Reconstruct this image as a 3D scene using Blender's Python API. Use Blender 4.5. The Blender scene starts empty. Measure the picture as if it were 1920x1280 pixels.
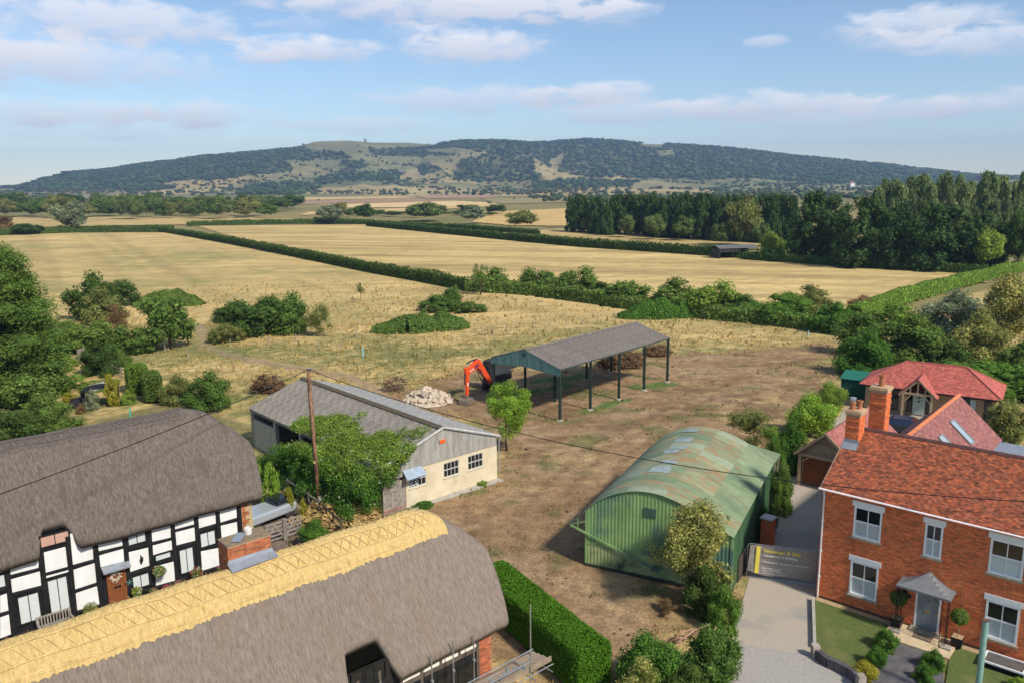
import bpy, math, random
import numpy as np
from mathutils import Vector, Matrix

S = bpy.context.scene
COL = S.collection
rad = math.radians

# ------------------------------------------------------------------ camera
CAM_H, FPX = 21.0, 1500.0
PITCH, ROLL = rad(11.1), rad(0.55)
_sp, _cp = math.sin(PITCH), math.cos(PITCH)
_c, _s = math.cos(ROLL), math.sin(ROLL)
CR = Vector((_c, -_s * _sp, -_s * _cp))
CU = Vector((_s, _c * _sp, _c * _cp))
CW = Vector((0, _cp, -_sp))
cam_data = bpy.data.cameras.new('camera')
cam_data.sensor_width = 36.0
cam_data.lens = 36.0 * FPX / 1920.0
cam_data.clip_start, cam_data.clip_end = 0.5, 40000.0
cam = bpy.data.objects.new('camera', cam_data)
COL.objects.link(cam)
mw = Matrix.Identity(4)
for i in range(3):
    mw[i][0], mw[i][1], mw[i][2] = CR[i], CU[i], -CW[i]
mw[2][3] = CAM_H
cam.matrix_world = mw
S.camera = cam

# ------------------------------------------------------------------ daylight
SUN_AZ, SUN_EL = rad(137), rad(44)
world = bpy.data.worlds.new('World')
S.world = world
world.use_nodes = True
W = world.node_tree
W.nodes.clear()


def wn(kind, **kw):
    n = W.nodes.new(kind)
    for k, v in kw.items():
        setattr(n, k, v)
    return n


def wm(op, a, b=None, c=None):
    n = W.nodes.new('ShaderNodeMath')
    n.operation = op
    for i, v in enumerate((a, b, c)):
        if v is None:
            continue
        if isinstance(v, (int, float)):
            n.inputs[i].default_value = v
        else:
            W.links.new(v, n.inputs[i])
    return n.outputs[0]


sky = wn('ShaderNodeTexSky', sky_type='NISHITA', sun_disc=False)
sky.sun_elevation = SUN_EL
sky.sun_rotation = SUN_AZ
sky.altitude = 50
sky.air_density, sky.dust_density, sky.ozone_density = 0.95, 0.0, 3.0
geo = wn('ShaderNodeNewGeometry')
tc = wn('ShaderNodeTexCoord')
sep = wn('ShaderNodeSeparateXYZ')
W.links.new(tc.outputs['Generated'], sep.inputs[0])
dx, dy, dz = sep.outputs
az_ = wm('MULTIPLY', wm('ARCTAN2', dx, dy), 57.29578)
el_ = wm('MULTIPLY', wm('ARCSINE', dz), 57.29578)
# turbulence in angle space, flattened vertically
comb = wn('ShaderNodeCombineXYZ')
W.links.new(az_, comb.inputs[0])
W.links.new(wm('MULTIPLY', el_, 2.6), comb.inputs[1])
nz = wn('ShaderNodeTexNoise')
nz.inputs['Scale'].default_value = 0.42
nz.inputs['Detail'].default_value = 5.0
nz.inputs['Roughness'].default_value = 0.56
nz.inputs['Distortion'].default_value = 0.35
W.links.new(comb.outputs[0], nz.inputs['Vector'])
nzc = wm('SUBTRACT', nz.outputs['Fac'], 0.5)
# single clouds in view: pixel centre, half sizes, opacity
CLOUDS = [(215, 40, 190, 34, .75), (95, 115, 230, 38, .6), (25, 92, 90, 40, .35),
          (585, 92, 130, 20, .8), (485, 105, 55, 14, .75), (560, 44, 45, 12, .22),
          (830, 8, 300, 28, .85), (1010, 12, 120, 26, .5), (1150, 24, 80, 20, .4), (890, 88, 125, 28, .85), (800, 62, 70, 18, .3),
          (1110, 178, 118, 20, .85), (880, 188, 190, 24, .5), (1437, 77, 32, 9, .5),
          (1710, 44, 120, 22, .7), (1685, 74, 75, 15, .55), (1840, 78, 105, 22, .65),
          (1450, 200, 175, 22, .85), (1190, 212, 160, 20, .55), (1700, 204, 130, 18, .5), (1880, 190, 120, 20, .5),
          (100, 212, 190, 20, .5), (360, 215, 130, 20, .55), (200, 240, 260, 20, .3), (690, 236, 130, 14, .42), (1550, 226, 160, 14, .35)]
base = wm('MULTIPLY_ADD', nzc, 2.6, 1.05)
azel = wn('ShaderNodeCombineXYZ')
W.links.new(az_, azel.inputs[0])
W.links.new(el_, azel.inputs[1])
acc, light = None, None
for (px, py, rx, ry, op) in CLOUDS:
    d = CW + CR * ((px - 960) / FPX) + CU * ((640 - py) / FPX)
    d.normalize()
    a0, e0 = math.degrees(math.atan2(d.x, d.y)), math.degrees(math.asin(d.z))
    ra, re = rx / FPX * 57.3 * 1.22, ry / FPX * 57.3 * 1.3
    uv = wn('ShaderNodeVectorMath', operation='MULTIPLY_ADD')
    W.links.new(azel.outputs[0], uv.inputs[0])
    uv.inputs[1].default_value = (1 / ra, 1 / re, 0)
    uv.inputs[2].default_value = (-a0 / ra, -e0 / re, 0)
    r2 = wn('ShaderNodeVectorMath', operation='DOT_PRODUCT')
    W.links.new(uv.outputs[0], r2.inputs[0])
    W.links.new(uv.outputs[0], r2.inputs[1])
    cov = wn('ShaderNodeMapRange', interpolation_type='SMOOTHSTEP')
    cov.inputs['From Min'].default_value, cov.inputs['From Max'].default_value = 0.0, 1.1
    cov.inputs['To Max'].default_value = op
    W.links.new(wm('SUBTRACT', base, r2.outputs['Value']), cov.inputs['Value'])
    sp = wn('ShaderNodeSeparateXYZ')
    W.links.new(uv.outputs[0], sp.inputs[0])
    wl = wm('MULTIPLY', cov.outputs[0], sp.outputs[1])
    acc = cov.outputs[0] if acc is None else wm('ADD', acc, cov.outputs[0])
    light = wl if light is None else wm('ADD', light, wl)
ratio = wm('MULTIPLY_ADD', wm('DIVIDE', light, wm('MAXIMUM', acc, 0.01)), 0.75, 0.5)
acc = wm('MINIMUM', acc, 0.9)
# unseen broken cloud over the rest of the sky, thickened to add fill light
inv = wm('DIVIDE', 1.0, wm('MAXIMUM', dz, 0.06))
c2 = wn('ShaderNodeCombineXYZ')
W.links.new(wm('MULTIPLY', dx, inv), c2.inputs[0])
W.links.new(wm('MULTIPLY', dy, inv), c2.inputs[1])
nz3 = wn('ShaderNodeTexNoise')
nz3.inputs['Scale'].default_value = 0.9
nz3.inputs['Detail'].default_value = 4.0
W.links.new(c2.outputs[0], nz3.inputs['Vector'])
g = wn('ShaderNodeMapRange', interpolation_type='SMOOTHSTEP')
g.inputs['From Min'].default_value, g.inputs['From Max'].default_value = 0.50, 0.66
g.inputs['To Max'].default_value = 0.8
W.links.new(nz3.outputs['Fac'], g.inputs['Value'])
outel = wn('ShaderNodeMapRange')
outel.inputs['From Min'].default_value, outel.inputs['From Max'].default_value = 12.0, 17.0
W.links.new(el_, outel.inputs['Value'])
outaz = wn('ShaderNodeMapRange')
outaz.inputs['From Min'].default_value, outaz.inputs['From Max'].default_value = 36.0, 44.0
W.links.new(wm('ABSOLUTE', az_), outaz.inputs['Value'])
gen = wm('MULTIPLY', g.outputs[0], wm('MULTIPLY', wm('MAXIMUM', outel.outputs[0], outaz.outputs[0]), wm('GREATER_THAN', dz, 0.0)))
acc = wm('MAXIMUM', acc, gen)
ccol = wn('ShaderNodeMix', data_type='RGBA')
ccol.inputs['A'].default_value = (5.0, 5.2, 6.1, 1)
ccol.inputs['B'].default_value = (7.7, 7.6, 7.9, 1)
W.links.new(ratio, ccol.inputs['Factor'])
mixs = wn('ShaderNodeMix', data_type='RGBA')
W.links.new(acc, mixs.inputs['Factor'])
W.links.new(sky.outputs[0], mixs.inputs['A'])
W.links.new(ccol.outputs['Result'], mixs.inputs['B'])
bg = wn('ShaderNodeBackground')
bg.inputs['Strength'].default_value = 0.095
W.links.new(mixs.outputs['Result'], bg.inputs['Color'])
wo = wn('ShaderNodeOutputWorld')
W.links.new(bg.outputs[0], wo.inputs['Surface'])

sun_d = bpy.data.lights.new('sun', 'SUN')
sun_d.energy = 3.45
sun_d.angle = rad(5.0)
sun_d.color = (1.0, 0.93, 0.82)
sun = bpy.data.objects.new('sun', sun_d)
COL.objects.link(sun)
sv = Vector((math.sin(SUN_AZ) * math.cos(SUN_EL), math.cos(SUN_AZ) * math.cos(SUN_EL), math.sin(SUN_EL)))
sun.rotation_euler = sv.to_track_quat('Z', 'Y').to_euler()
sun.location = (60, -30, 90)

S.view_settings.view_transform = 'Standard'
S.view_settings.look = 'None'
S.view_settings.gamma = 1.0
S.view_settings.exposure = 0.56
S.render.engine = 'CYCLES'
S.cycles.use_denoising = True
S.cycles.max_bounces = 6
S.cycles.diffuse_bounces = 3
S.cycles.transparent_max_bounces = 8
S.cycles.volume_bounces = 0


# ------------------------------------------------------------------ helpers
def ray(px, py):
    return CW + CR * ((px - 960) / FPX) + CU * ((640 - py) / FPX)


def gp(px, py, z=0.0):
    """ground point (or point at height z) seen at a photo pixel"""
    d = ray(px, py)
    t = (z - CAM_H) / d.z
    return Vector((d.x * t, d.y * t, z))


def dpt(px, py, dist):
    """point seen at a photo pixel at a given distance ahead"""
    d = ray(px, py)
    t = dist / d.y
    return Vector((d.x * t, d.y * t, CAM_H + d.z * t))


def pj(x, y, z):
    v = Vector((x, y, z - CAM_H))
    w = v.dot(CW)
    return 960 + FPX * v.dot(CR) / w, 640 - FPX * v.dot(CU) / w


MATS = {}


def mat(name, col, rough=0.85, var=0.25, scale=3.0, detail=4.0, col2=None, bump=0.0, bscale=None, stretch=None, metal=0.0, attr=False, rand=0.0, spec=0.3, lo=0.35, hi=0.65, dist=0.0, col3=None, s3=0.4, l3=0.55, h3=0.65, coords='Object'):
    """procedural principled material: base colour broken up by noise (col -> col2), optional third patch colour, bump, per-face tint attribute and per-object value"""
    if name in MATS:
        return MATS[name]
    m = bpy.data.materials.new(name)
    m.use_nodes = True
    t = m.node_tree
    p = t.nodes['Principled BSDF']
    p.inputs['Roughness'].default_value = rough
    p.inputs['Metallic'].default_value = metal
    p.inputs['Specular IOR Level'].default_value = spec
    L = t.links.new
    if col2 is None:
        col2 = tuple(c * (1 - var) for c in col)
        col = tuple(min(1, c * (1 + var * .6)) for c in col)
    tcn = t.nodes.new('ShaderNodeTexCoord')
    vec = tcn.outputs[coords]
    if stretch:
        mp = t.nodes.new('ShaderNodeMapping')
        mp.inputs['Scale'].default_value = stretch
        L(vec, mp.inputs['Vector'])
        vec = mp.outputs[0]
    n = t.nodes.new('ShaderNodeTexNoise')
    n.inputs['Scale'].default_value = scale
    n.inputs['Detail'].default_value = detail
    n.inputs['Roughness'].default_value = 0.62
    n.inputs['Distortion'].default_value = dist
    L(vec, n.inputs['Vector'])
    r = t.nodes.new('ShaderNodeMapRange')
    r.inputs['From Min'].default_value, r.inputs['From Max'].default_value = lo, hi
    L(n.outputs['Fac'], r.inputs['Value'])
    mx = t.nodes.new('ShaderNodeMix')
    mx.data_type = 'RGBA'
    mx.inputs['A'].default_value = (*col, 1)
    mx.inputs['B'].default_value = (*col2, 1)
    L(r.outputs[0], mx.inputs['Factor'])
    out = mx.outputs['Result']
    if col3 is not None:
        n3 = t.nodes.new('ShaderNodeTexNoise')
        n3.inputs['Scale'].default_value = s3
        n3.inputs['Detail'].default_value = 6
        n3.inputs['Roughness'].default_value = 0.6
        L(vec, n3.inputs['Vector'])
        r3 = t.nodes.new('ShaderNodeMapRange')
        r3.inputs['From Min'].default_value, r3.inputs['From Max'].default_value = l3, h3
        L(n3.outputs['Fac'], r3.inputs['Value'])
        m3 = t.nodes.new('ShaderNodeMix')
        m3.data_type = 'RGBA'
        m3.inputs['B'].default_value = (*col3, 1)
        L(r3.outputs[0], m3.inputs['Factor'])
        L(out, m3.inputs['A'])
        out = m3.outputs['Result']
    if attr:
        at = t.nodes.new('ShaderNodeAttribute')
        at.attribute_name = 'Col'
        mu = t.nodes.new('ShaderNodeMix')
        mu.data_type = 'RGBA'
        mu.blend_type = 'MULTIPLY'
        mu.inputs['Factor'].default_value = 1
        L(out, mu.inputs['A'])
        L(at.outputs['Color'], mu.inputs['B'])
        out = mu.outputs['Result']
    if rand:
        oi = t.nodes.new('ShaderNodeObjectInfo')
        hs = t.nodes.new('ShaderNodeHueSaturation')
        rr = t.nodes.new('ShaderNodeMapRange')
        rr.inputs['To Min'].default_value, rr.inputs['To Max'].default_value = 1 - rand, 1 + rand
        L(oi.outputs['Random'], rr.inputs['Value'])
        L(rr.outputs[0], hs.inputs['Value'])
        L(out, hs.inputs['Color'])
        out = hs.outputs[0]
    L(out, p.inputs['Base Color'])
    if bump:
        nb = t.nodes.new('ShaderNodeTexNoise')
        nb.inputs['Scale'].default_value = bscale or scale * 4
        nb.inputs['Detail'].default_value = 5
        L(vec, nb.inputs['Vector'])
        b = t.nodes.new('ShaderNodeBump')
        b.inputs['Strength'].default_value = min(1.0, bump)
        b.inputs['Distance'].default_value = 0.05 * max(1, bump)
        L(nb.outputs['Fac'], b.inputs['Height'])
        L(b.outputs[0], p.inputs['Normal'])
    MATS[name] = m
    return m


def leafmat(name, col, trans=0.42, rand=0.12, hue=0.012):
    """foliage: diffuse and translucent, tinted per leaf and per plant"""
    if name in MATS:
        return MATS[name]
    m = bpy.data.materials.new(name)
    m.use_nodes = True
    t = m.node_tree
    t.nodes.clear()
    L = t.links.new
    at = t.nodes.new('ShaderNodeAttribute')
    at.attribute_name = 'Col'
    mu = t.nodes.new('ShaderNodeMix')
    mu.data_type = 'RGBA'
    mu.blend_type = 'MULTIPLY'
    mu.inputs['Factor'].default_value = 1
    mu.inputs['A'].default_value = (*col, 1)
    L(at.outputs['Color'], mu.inputs['B'])
    oi = t.nodes.new('ShaderNodeObjectInfo')
    hs = t.nodes.new('ShaderNodeHueSaturation')
    r1 = t.nodes.new('ShaderNodeMapRange')
    r1.inputs['To Min'].default_value, r1.inputs['To Max'].default_value = 1 - rand, 1 + rand
    r2 = t.nodes.new('ShaderNodeMapRange')
    r2.inputs['To Min'].default_value, r2.inputs['To Max'].default_value = 0.5 + hue, 0.5 - hue
    L(oi.outputs['Random'], r1.inputs['Value'])
    L(oi.outputs['Random'], r2.inputs['Value'])
    L(r1.outputs[0], hs.inputs['Value'])
    L(r2.outputs[0], hs.inputs['Hue'])
    L(mu.outputs['Result'], hs.inputs['Color'])
    d = t.nodes.new('ShaderNodeBsdfDiffuse')
    tr = t.nodes.new('ShaderNodeBsdfTranslucent')
    L(hs.outputs[0], d.inputs['Color'])
    L(hs.outputs[0], tr.inputs['Color'])
    ms = t.nodes.new('ShaderNodeMixShader')
    ms.inputs[0].default_value = trans
    L(d.outputs[0], ms.inputs[1])
    L(tr.outputs[0], ms.inputs[2])
    o = t.nodes.new('ShaderNodeOutputMaterial')
    L(ms.outputs[0], o.inputs['Surface'])
    MATS[name] = m
    return m


def tag(o, label=None, cat=None, group=None, kind=None):
    for k, v in (('label', label), ('category', cat), ('group', group), ('kind', kind)):
        if v:
            o[k] = v
    return o


def empty(name, label, cat, loc=(0, 0, 0), rz=0.0, group=None):
    o = bpy.data.objects.new(name, None)
    o.empty_display_size = 0.3
    COL.objects.link(o)
    o.location = loc
    o.rotation_euler = (0, 0, rz)
    tag(o, label, cat, group)
    return o


def link(name, me, m, parent=None, loc=None, rot=None, scale=None):
    o = bpy.data.objects.new(name, me)
    COL.objects.link(o)
    if m is not None and not me.materials:
        me.materials.append(m)
    elif m is not None and me.materials[0] is not m:
        o.material_slots[0].link = 'OBJECT'
        o.material_slots[0].material = m
    if parent is not None:
        o.parent = parent
    if loc is not None:
        o.location = loc
    if rot is not None:
        o.rotation_euler = rot
    if scale is not None:
        o.scale = scale if hasattr(scale, '__len__') else (scale,) * 3
    return o


class MB:
    """collects simple solids and links them as one mesh object"""

    def __init__(self):
        self.v, self.f, self.c = [], [], []
        self.col = None

    def face(self, pts):
        n = len(self.v)
        self.v += [tuple(p) for p in pts]
        self.f.append(tuple(range(n, n + len(pts))))
        self.c.append(self.col)
        return self

    def solid(self, pts, faces):
        n = len(self.v)
        self.v += [tuple(p) for p in pts]
        for f in faces:
            self.f.append(tuple(n + i for i in f))
            self.c.append(self.col)
        return self

    def box(self, a, b):
        (x0, y0, z0), (x1, y1, z1) = a, b
        return self.solid([(x0, y0, z0), (x1, y0, z0), (x1, y1, z0), (x0, y1, z0), (x0, y0, z1), (x1, y0, z1), (x1, y1, z1), (x0, y1, z1)],
                          [(0, 3, 2, 1), (4, 5, 6, 7), (0, 1, 5, 4), (1, 2, 6, 5), (2, 3, 7, 6), (3, 0, 4, 7)])

    def bar(self, p, q, w, h, up=(0, 0, 1)):
        p, q = Vector(p), Vector(q)
        d = (q - p).normalized()
        u = Vector(up)
        s = d.cross(u)
        if s.length < 1e-4:
            s = d.cross(Vector((1, 0, 0)))
        s.normalize()
        u = s.cross(d).normalized()
        s, u = s * w / 2, u * h / 2
        return self.solid([p - s - u, p + s - u, p + s + u, p - s + u, q - s - u, q + s - u, q + s + u, q - s + u],
                          [(0, 1, 2, 3), (7, 6, 5, 4), (0, 4, 5, 1), (1, 5, 6, 2), (2, 6, 7, 3), (3, 7, 4, 0)])

    def tube(self, pts, r, n=8, caps=True):
        pts = [Vector(p) for p in pts]
        rs = list(r) if hasattr(r, '__len__') else [r] * len(pts)
        rings = []
        for i, p in enumerate(pts):
            d = (pts[min(i + 1, len(pts) - 1)] - pts[max(i - 1, 0)]).normalized()
            a = d.cross(Vector((0, 0, 1)))
            if a.length < 1e-3:
                a = d.cross(Vector((1, 0, 0)))
            a.normalize()
            b = d.cross(a)
            k = len(self.v)
            self.v += [tuple(p + (a * math.cos(t) + b * math.sin(t)) * rs[i]) for t in (2 * math.pi * j / n for j in range(n))]
            rings.append(k)
        for k0, k1 in zip(rings, rings[1:]):
            for j in range(n):
                self.f.append((k0 + j, k1 + j, k1 + (j + 1) % n, k0 + (j + 1) % n))
                self.c.append(self.col)
        if caps:
            self.f.append(tuple(rings[0] + j for j in range(n)))
            self.f.append(tuple(rings[-1] + j for j in reversed(range(n))))
            self.c += [self.col] * 2
        return self

    def prism(self, poly, z0, z1):
        n = len(poly)
        pts = [(x, y, z0) for x, y in poly] + [(x, y, z1) for x, y in poly]
        return self.solid(pts, [tuple(reversed(range(n))), tuple(range(n, 2 * n))] + [(i, (i + 1) % n, n + (i + 1) % n, n + i) for i in range(n)])

    def lathe(self, prof, c=(0, 0, 0), n=14):
        k = len(self.v)
        for r, z in prof:
            self.v += [(c[0] + r * math.cos(2 * math.pi * j / n), c[1] + r * math.sin(2 * math.pi * j / n), c[2] + z) for j in range(n)]
        for i in range(len(prof) - 1):
            for j in range(n):
                a, b = k + i * n + j, k + i * n + (j + 1) % n
                self.f.append((a, b, b + n, a + n))
                self.c.append(self.col)
        self.f.append(tuple(k + j for j in reversed(range(n))))
        self.f.append(tuple(k + (len(prof) - 1) * n + j for j in range(n)))
        self.c += [self.col] * 2
        return self

    def mesh(self, name, smooth=False):
        me = bpy.data.meshes.new(name)
        me.from_pydata(self.v, [], self.f)
        if any(c is not None for c in self.c):
            at = me.attributes.new('Col', 'FLOAT_COLOR', 'CORNER')
            buf = []
            for f, c in zip(self.f, self.c):
                buf += list((*(c or (1, 1, 1)), 1.0)) * len(f)
            at.data.foreach_set('color', buf)
        if smooth:
            me.polygons.foreach_set('use_smooth', [True] * len(self.f))
        me.update()
        return me

    def build(self, name, m, parent=None, smooth=False, kind=None, loc=None):
        o = link(name, self.mesh(name, smooth), m, parent, loc)
        if kind:
            o['kind'] = kind
        return o


def bevel(o, w=0.02, seg=2):
    b = o.modifiers.new('bevel', 'BEVEL')
    b.width, b.segments, b.limit_method = w, seg, 'ANGLE'
    return o


def azrot(a):
    """z rotation whose local +x points along compass azimuth a (degrees from the view axis, clockwise)"""
    return rad(90 - a)


def npmesh(name, V, F, cols=None, smooth=False):
    """mesh from numpy arrays; F (n,4) or (n,3); cols per face (n,3)"""
    me = bpy.data.meshes.new(name)
    k = F.shape[1]
    me.vertices.add(len(V))
    me.vertices.foreach_set('co', V.astype(np.float32).ravel())
    me.loops.add(F.size)
    me.loops.foreach_set('vertex_index', F.astype(np.int32).ravel())
    me.polygons.add(len(F))
    me.polygons.foreach_set('loop_start', np.arange(0, F.size, k, dtype=np.int32))
    me.polygons.foreach_set('loop_total', np.full(len(F), k, dtype=np.int32))
    if smooth:
        me.polygons.foreach_set('use_smooth', np.ones(len(F), dtype=bool))
    if cols is not None:
        at = me.attributes.new('Col', 'FLOAT_COLOR', 'CORNER')
        c = np.ones((len(F), k, 4), dtype=np.float32)
        c[:, :, :3] = cols[:, None, :]
        at.data.foreach_set('color', c.ravel())
    me.update(calc_edges=True)
    return me


def leaves(P, N, size, rng, aspect=0.55, tint=0.25, jit=0.8, base=None, droop=0.0):
    """arrays for a cloud of folded leaf faces at P facing roughly N"""
    n = len(P)
    N = N + rng.normal(0, jit, (n, 3))
    N /= np.linalg.norm(N, axis=1)[:, None] + 1e-9
    T = rng.normal(0, 1, (n, 3))
    T[:, 2] -= droop * 2
    T -= N * (T * N).sum(1)[:, None]
    T /= np.linalg.norm(T, axis=1)[:, None] + 1e-9
    B = np.cross(N, T)
    s = (size * rng.uniform(0.6, 1.35, n))[:, None]
    V = np.empty((n, 4, 3))
    V[:, 0] = P - T * s
    V[:, 1] = P + B * s * aspect + N * s * 0.18
    V[:, 2] = P + T * s
    V[:, 3] = P - B * s * aspect + N * s * 0.18
    F = np.arange(n * 4).reshape(n, 4)
    c = np.ones((n, 3)) if base is None else base.copy()
    k = np.exp(rng.normal(0, tint, n))[:, None]
    c = c * k
    c[:, 0] *= rng.uniform(0.85, 1.2, n)
    return V.reshape(-1, 3), F, c


def ball(n, rng):
    d = rng.normal(0, 1, (n, 3))
    return d / np.linalg.norm(d, axis=1)[:, None]


def blob_points(blobs, n, rng, shell=0.55):
    """points spread through the outer shell of ellipsoid clumps; returns P, outward N, clump tint"""
    B = np.array(blobs, dtype=float)            # x y z rx ry rz
    area = (B[:, 3] * B[:, 4] + B[:, 4] * B[:, 5] + B[:, 3] * B[:, 5])
    idx = rng.choice(len(B), n, p=area / area.sum())
    d = ball(n, rng)
    r = 1 - shell * rng.random(n) ** 1.8
    r *= 1 + rng.normal(0, 0.07, n)
    P = B[idx, :3] + d * B[idx, 3:6] * r[:, None]
    N = d / B[idx, 3:6]
    N /= np.linalg.norm(N, axis=1)[:, None]
    tb = np.exp(rng.normal(0, 0.14, len(B)))
    return P, N, tb[idx]
world.cycles.sampling_method = 'MANUAL'
world.cycles.sample_map_resolution = 256

# ------------------------------------------------------------------ value noise for land masks
_rng0 = np.random.default_rng(5)
_T = _rng0.random((256, 256))


def vnoise(x, y):
    xi, yi = np.floor(x).astype(int), np.floor(y).astype(int)
    fx, fy = x - xi, y - yi
    fx, fy = fx * fx * (3 - 2 * fx), fy * fy * (3 - 2 * fy)
    a = _T[xi & 255, yi & 255]
    b = _T[(xi + 1) & 255, yi & 255]
    c = _T[xi & 255, (yi + 1) & 255]
    d = _T[(xi + 1) & 255, (yi + 1) & 255]
    return (a * (1 - fx) + b * fx) * (1 - fy) + (c * (1 - fx) + d * fx) * fy


def fbm(x, y, o=4):
    s, a, t = 0, 0.5, 0
    for i in range(o):
        s = s + a * vnoise(x * 2 ** i + 17 * i, y * 2 ** i + 31 * i)
        t += a
        a *= 0.55
    return s / t


def inpoly(x, y, poly):
    ins = np.zeros(x.shape, bool)
    n = len(poly)
    for i in range(n):
        x0, y0 = poly[i][:2]
        x1, y1 = poly[(i + 1) % n][:2]
        c = ((y0 > y) != (y1 > y)) & (x < (x1 - x0) * (y - y0) / (y1 - y0 + 1e-12) + x0)
        ins ^= c
    return ins


def segdist(x, y, pts, closed=True):
    d = np.full(x.shape, 1e9)
    n = len(pts)
    for i in range(n if closed else n - 1):
        ax, ay = pts[i][:2]
        bx, by = pts[(i + 1) % n][:2]
        ux, uy = bx - ax, by - ay
        t = np.clip(((x - ax) * ux + (y - ay) * uy) / (ux * ux + uy * uy + 1e-12), 0, 1)
        d = np.minimum(d, np.hypot(x - ax - t * ux, y - ay - t * uy))
    return d


def sdf(x, y, poly):
    d = segdist(x, y, poly)
    return np.where(inpoly(x, y, poly), -d, d)


def sstep(a, b, v):
    t = np.clip((v - a) / (b - a), 0, 1)
    return t * t * (3 - 2 * t)


def P2(*pts, z=0.0):
    return [gp(a, b, z) for a, b in pts]


def attrmat(name, rough=0.95, fine=6.0, amt=0.35, bump=0.6, bs=8.0, sx=1.0, sy=1.0, fine2=0.7):
    """land material: colour per vertex, broken up by fine noise in the material"""
    m = bpy.data.materials.new(name)
    m.use_nodes = True
    t = m.node_tree
    L = t.links.new
    p = t.nodes['Principled BSDF']
    p.inputs['Roughness'].default_value = rough
    p.inputs['Specular IOR Level'].default_value = 0.1
    at = t.nodes.new('ShaderNodeAttribute')
    at.attribute_name = 'Col'
    tcn = t.nodes.new('ShaderNodeTexCoord')
    mp = t.nodes.new('ShaderNodeMapping')
    mp.inputs['Scale'].default_value = (sx, sy, 1)
    L(tcn.outputs['Object'], mp.inputs['Vector'])
    f = None
    for sc, de in ((fine, 5), (fine2, 4)):
        n = t.nodes.new('ShaderNodeTexNoise')
        n.inputs['Scale'].default_value = sc
        n.inputs['Detail'].default_value = de
        n.inputs['Roughness'].default_value = 0.65
        L(mp.outputs[0], n.inputs['Vector'])
        r = t.nodes.new('ShaderNodeMapRange')
        r.inputs['From Min'].default_value, r.inputs['From Max'].default_value = 0.3, 0.7
        r.inputs['To Min'].default_value, r.inputs['To Max'].default_value = 1 - amt, 1 + amt
        L(n.outputs['Fac'], r.inputs['Value'])
        if f is None:
            f, nb = r.outputs[0], n.outputs['Fac']
        else:
            mm = t.nodes.new('ShaderNodeMath')
            mm.operation = 'MULTIPLY'
            L(f, mm.inputs[0])
            L(r.outputs[0], mm.inputs[1])
            f = mm.outputs[0]
    mu = t.nodes.new('ShaderNodeVectorMath')
    mu.operation = 'SCALE'
    L(at.outputs['Color'], mu.inputs[0])
    L(f, mu.inputs['Scale'])
    L(mu.outputs[0], p.inputs['Base Color'])
    if bump:
        b = t.nodes.new('ShaderNodeBump')
        b.inputs['Strength'].default_value = bump
        b.inputs['Distance'].default_value = 0.12
        L(nb, b.inputs['Height'])
        L(b.outputs[0], p.inputs['Normal'])
    return m


STRAW = np.array((0.53, 0.385, 0.162))
STRAW2 = np.array((0.33, 0.235, 0.095))
GREENG = np.array((0.13, 0.155, 0.05))
SOIL = np.array((0.285, 0.182, 0.096))
SOIL2 = np.array((0.185, 0.116, 0.061))
LAWN = np.array((0.14, 0.16, 0.045))

# ---- base land to the horizon
mb = MB()
mb.face([(-5400, -300, -0.3), (5400, -300, -0.3), (5400, 6600, -0.3), (-5400, 6600, -0.3)])
tag(mb.build('ground', mat('far_land', (0.30, 0.235, 0.10), col2=(0.16, 0.16, 0.065), scale=0.0035, detail=6, rough=1, spec=0.05)), kind='structure')

# ---- the near land: yard soil, rough meadow, garden lawn; one sheet with fine colour per vertex
YARD = P2((560, 1010), (640, 985), (760, 952), (935, 900), (930, 840), (870, 790), (760, 770), (700, 745), (790, 718), (880, 690), (960, 690), (1080, 690), (1200, 668), (1290, 660), (1400, 655), (1545, 640), (1570, 655), (1560, 760), (1480, 800), (1420, 900), (1370, 1000), (1340, 1150), (1200, 1290), (1000, 1290), (760, 1180))
TRACK = P2((395, 570), (375, 610), (385, 650), (470, 675), (560, 690), (650, 705), (720, 735))
GARDEN = P2((-60, 850), (140, 790), (270, 745), (330, 760), (400, 790), (380, 760), (300, 790), (200, 830))
NEARC = gp(310, 760)


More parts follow.
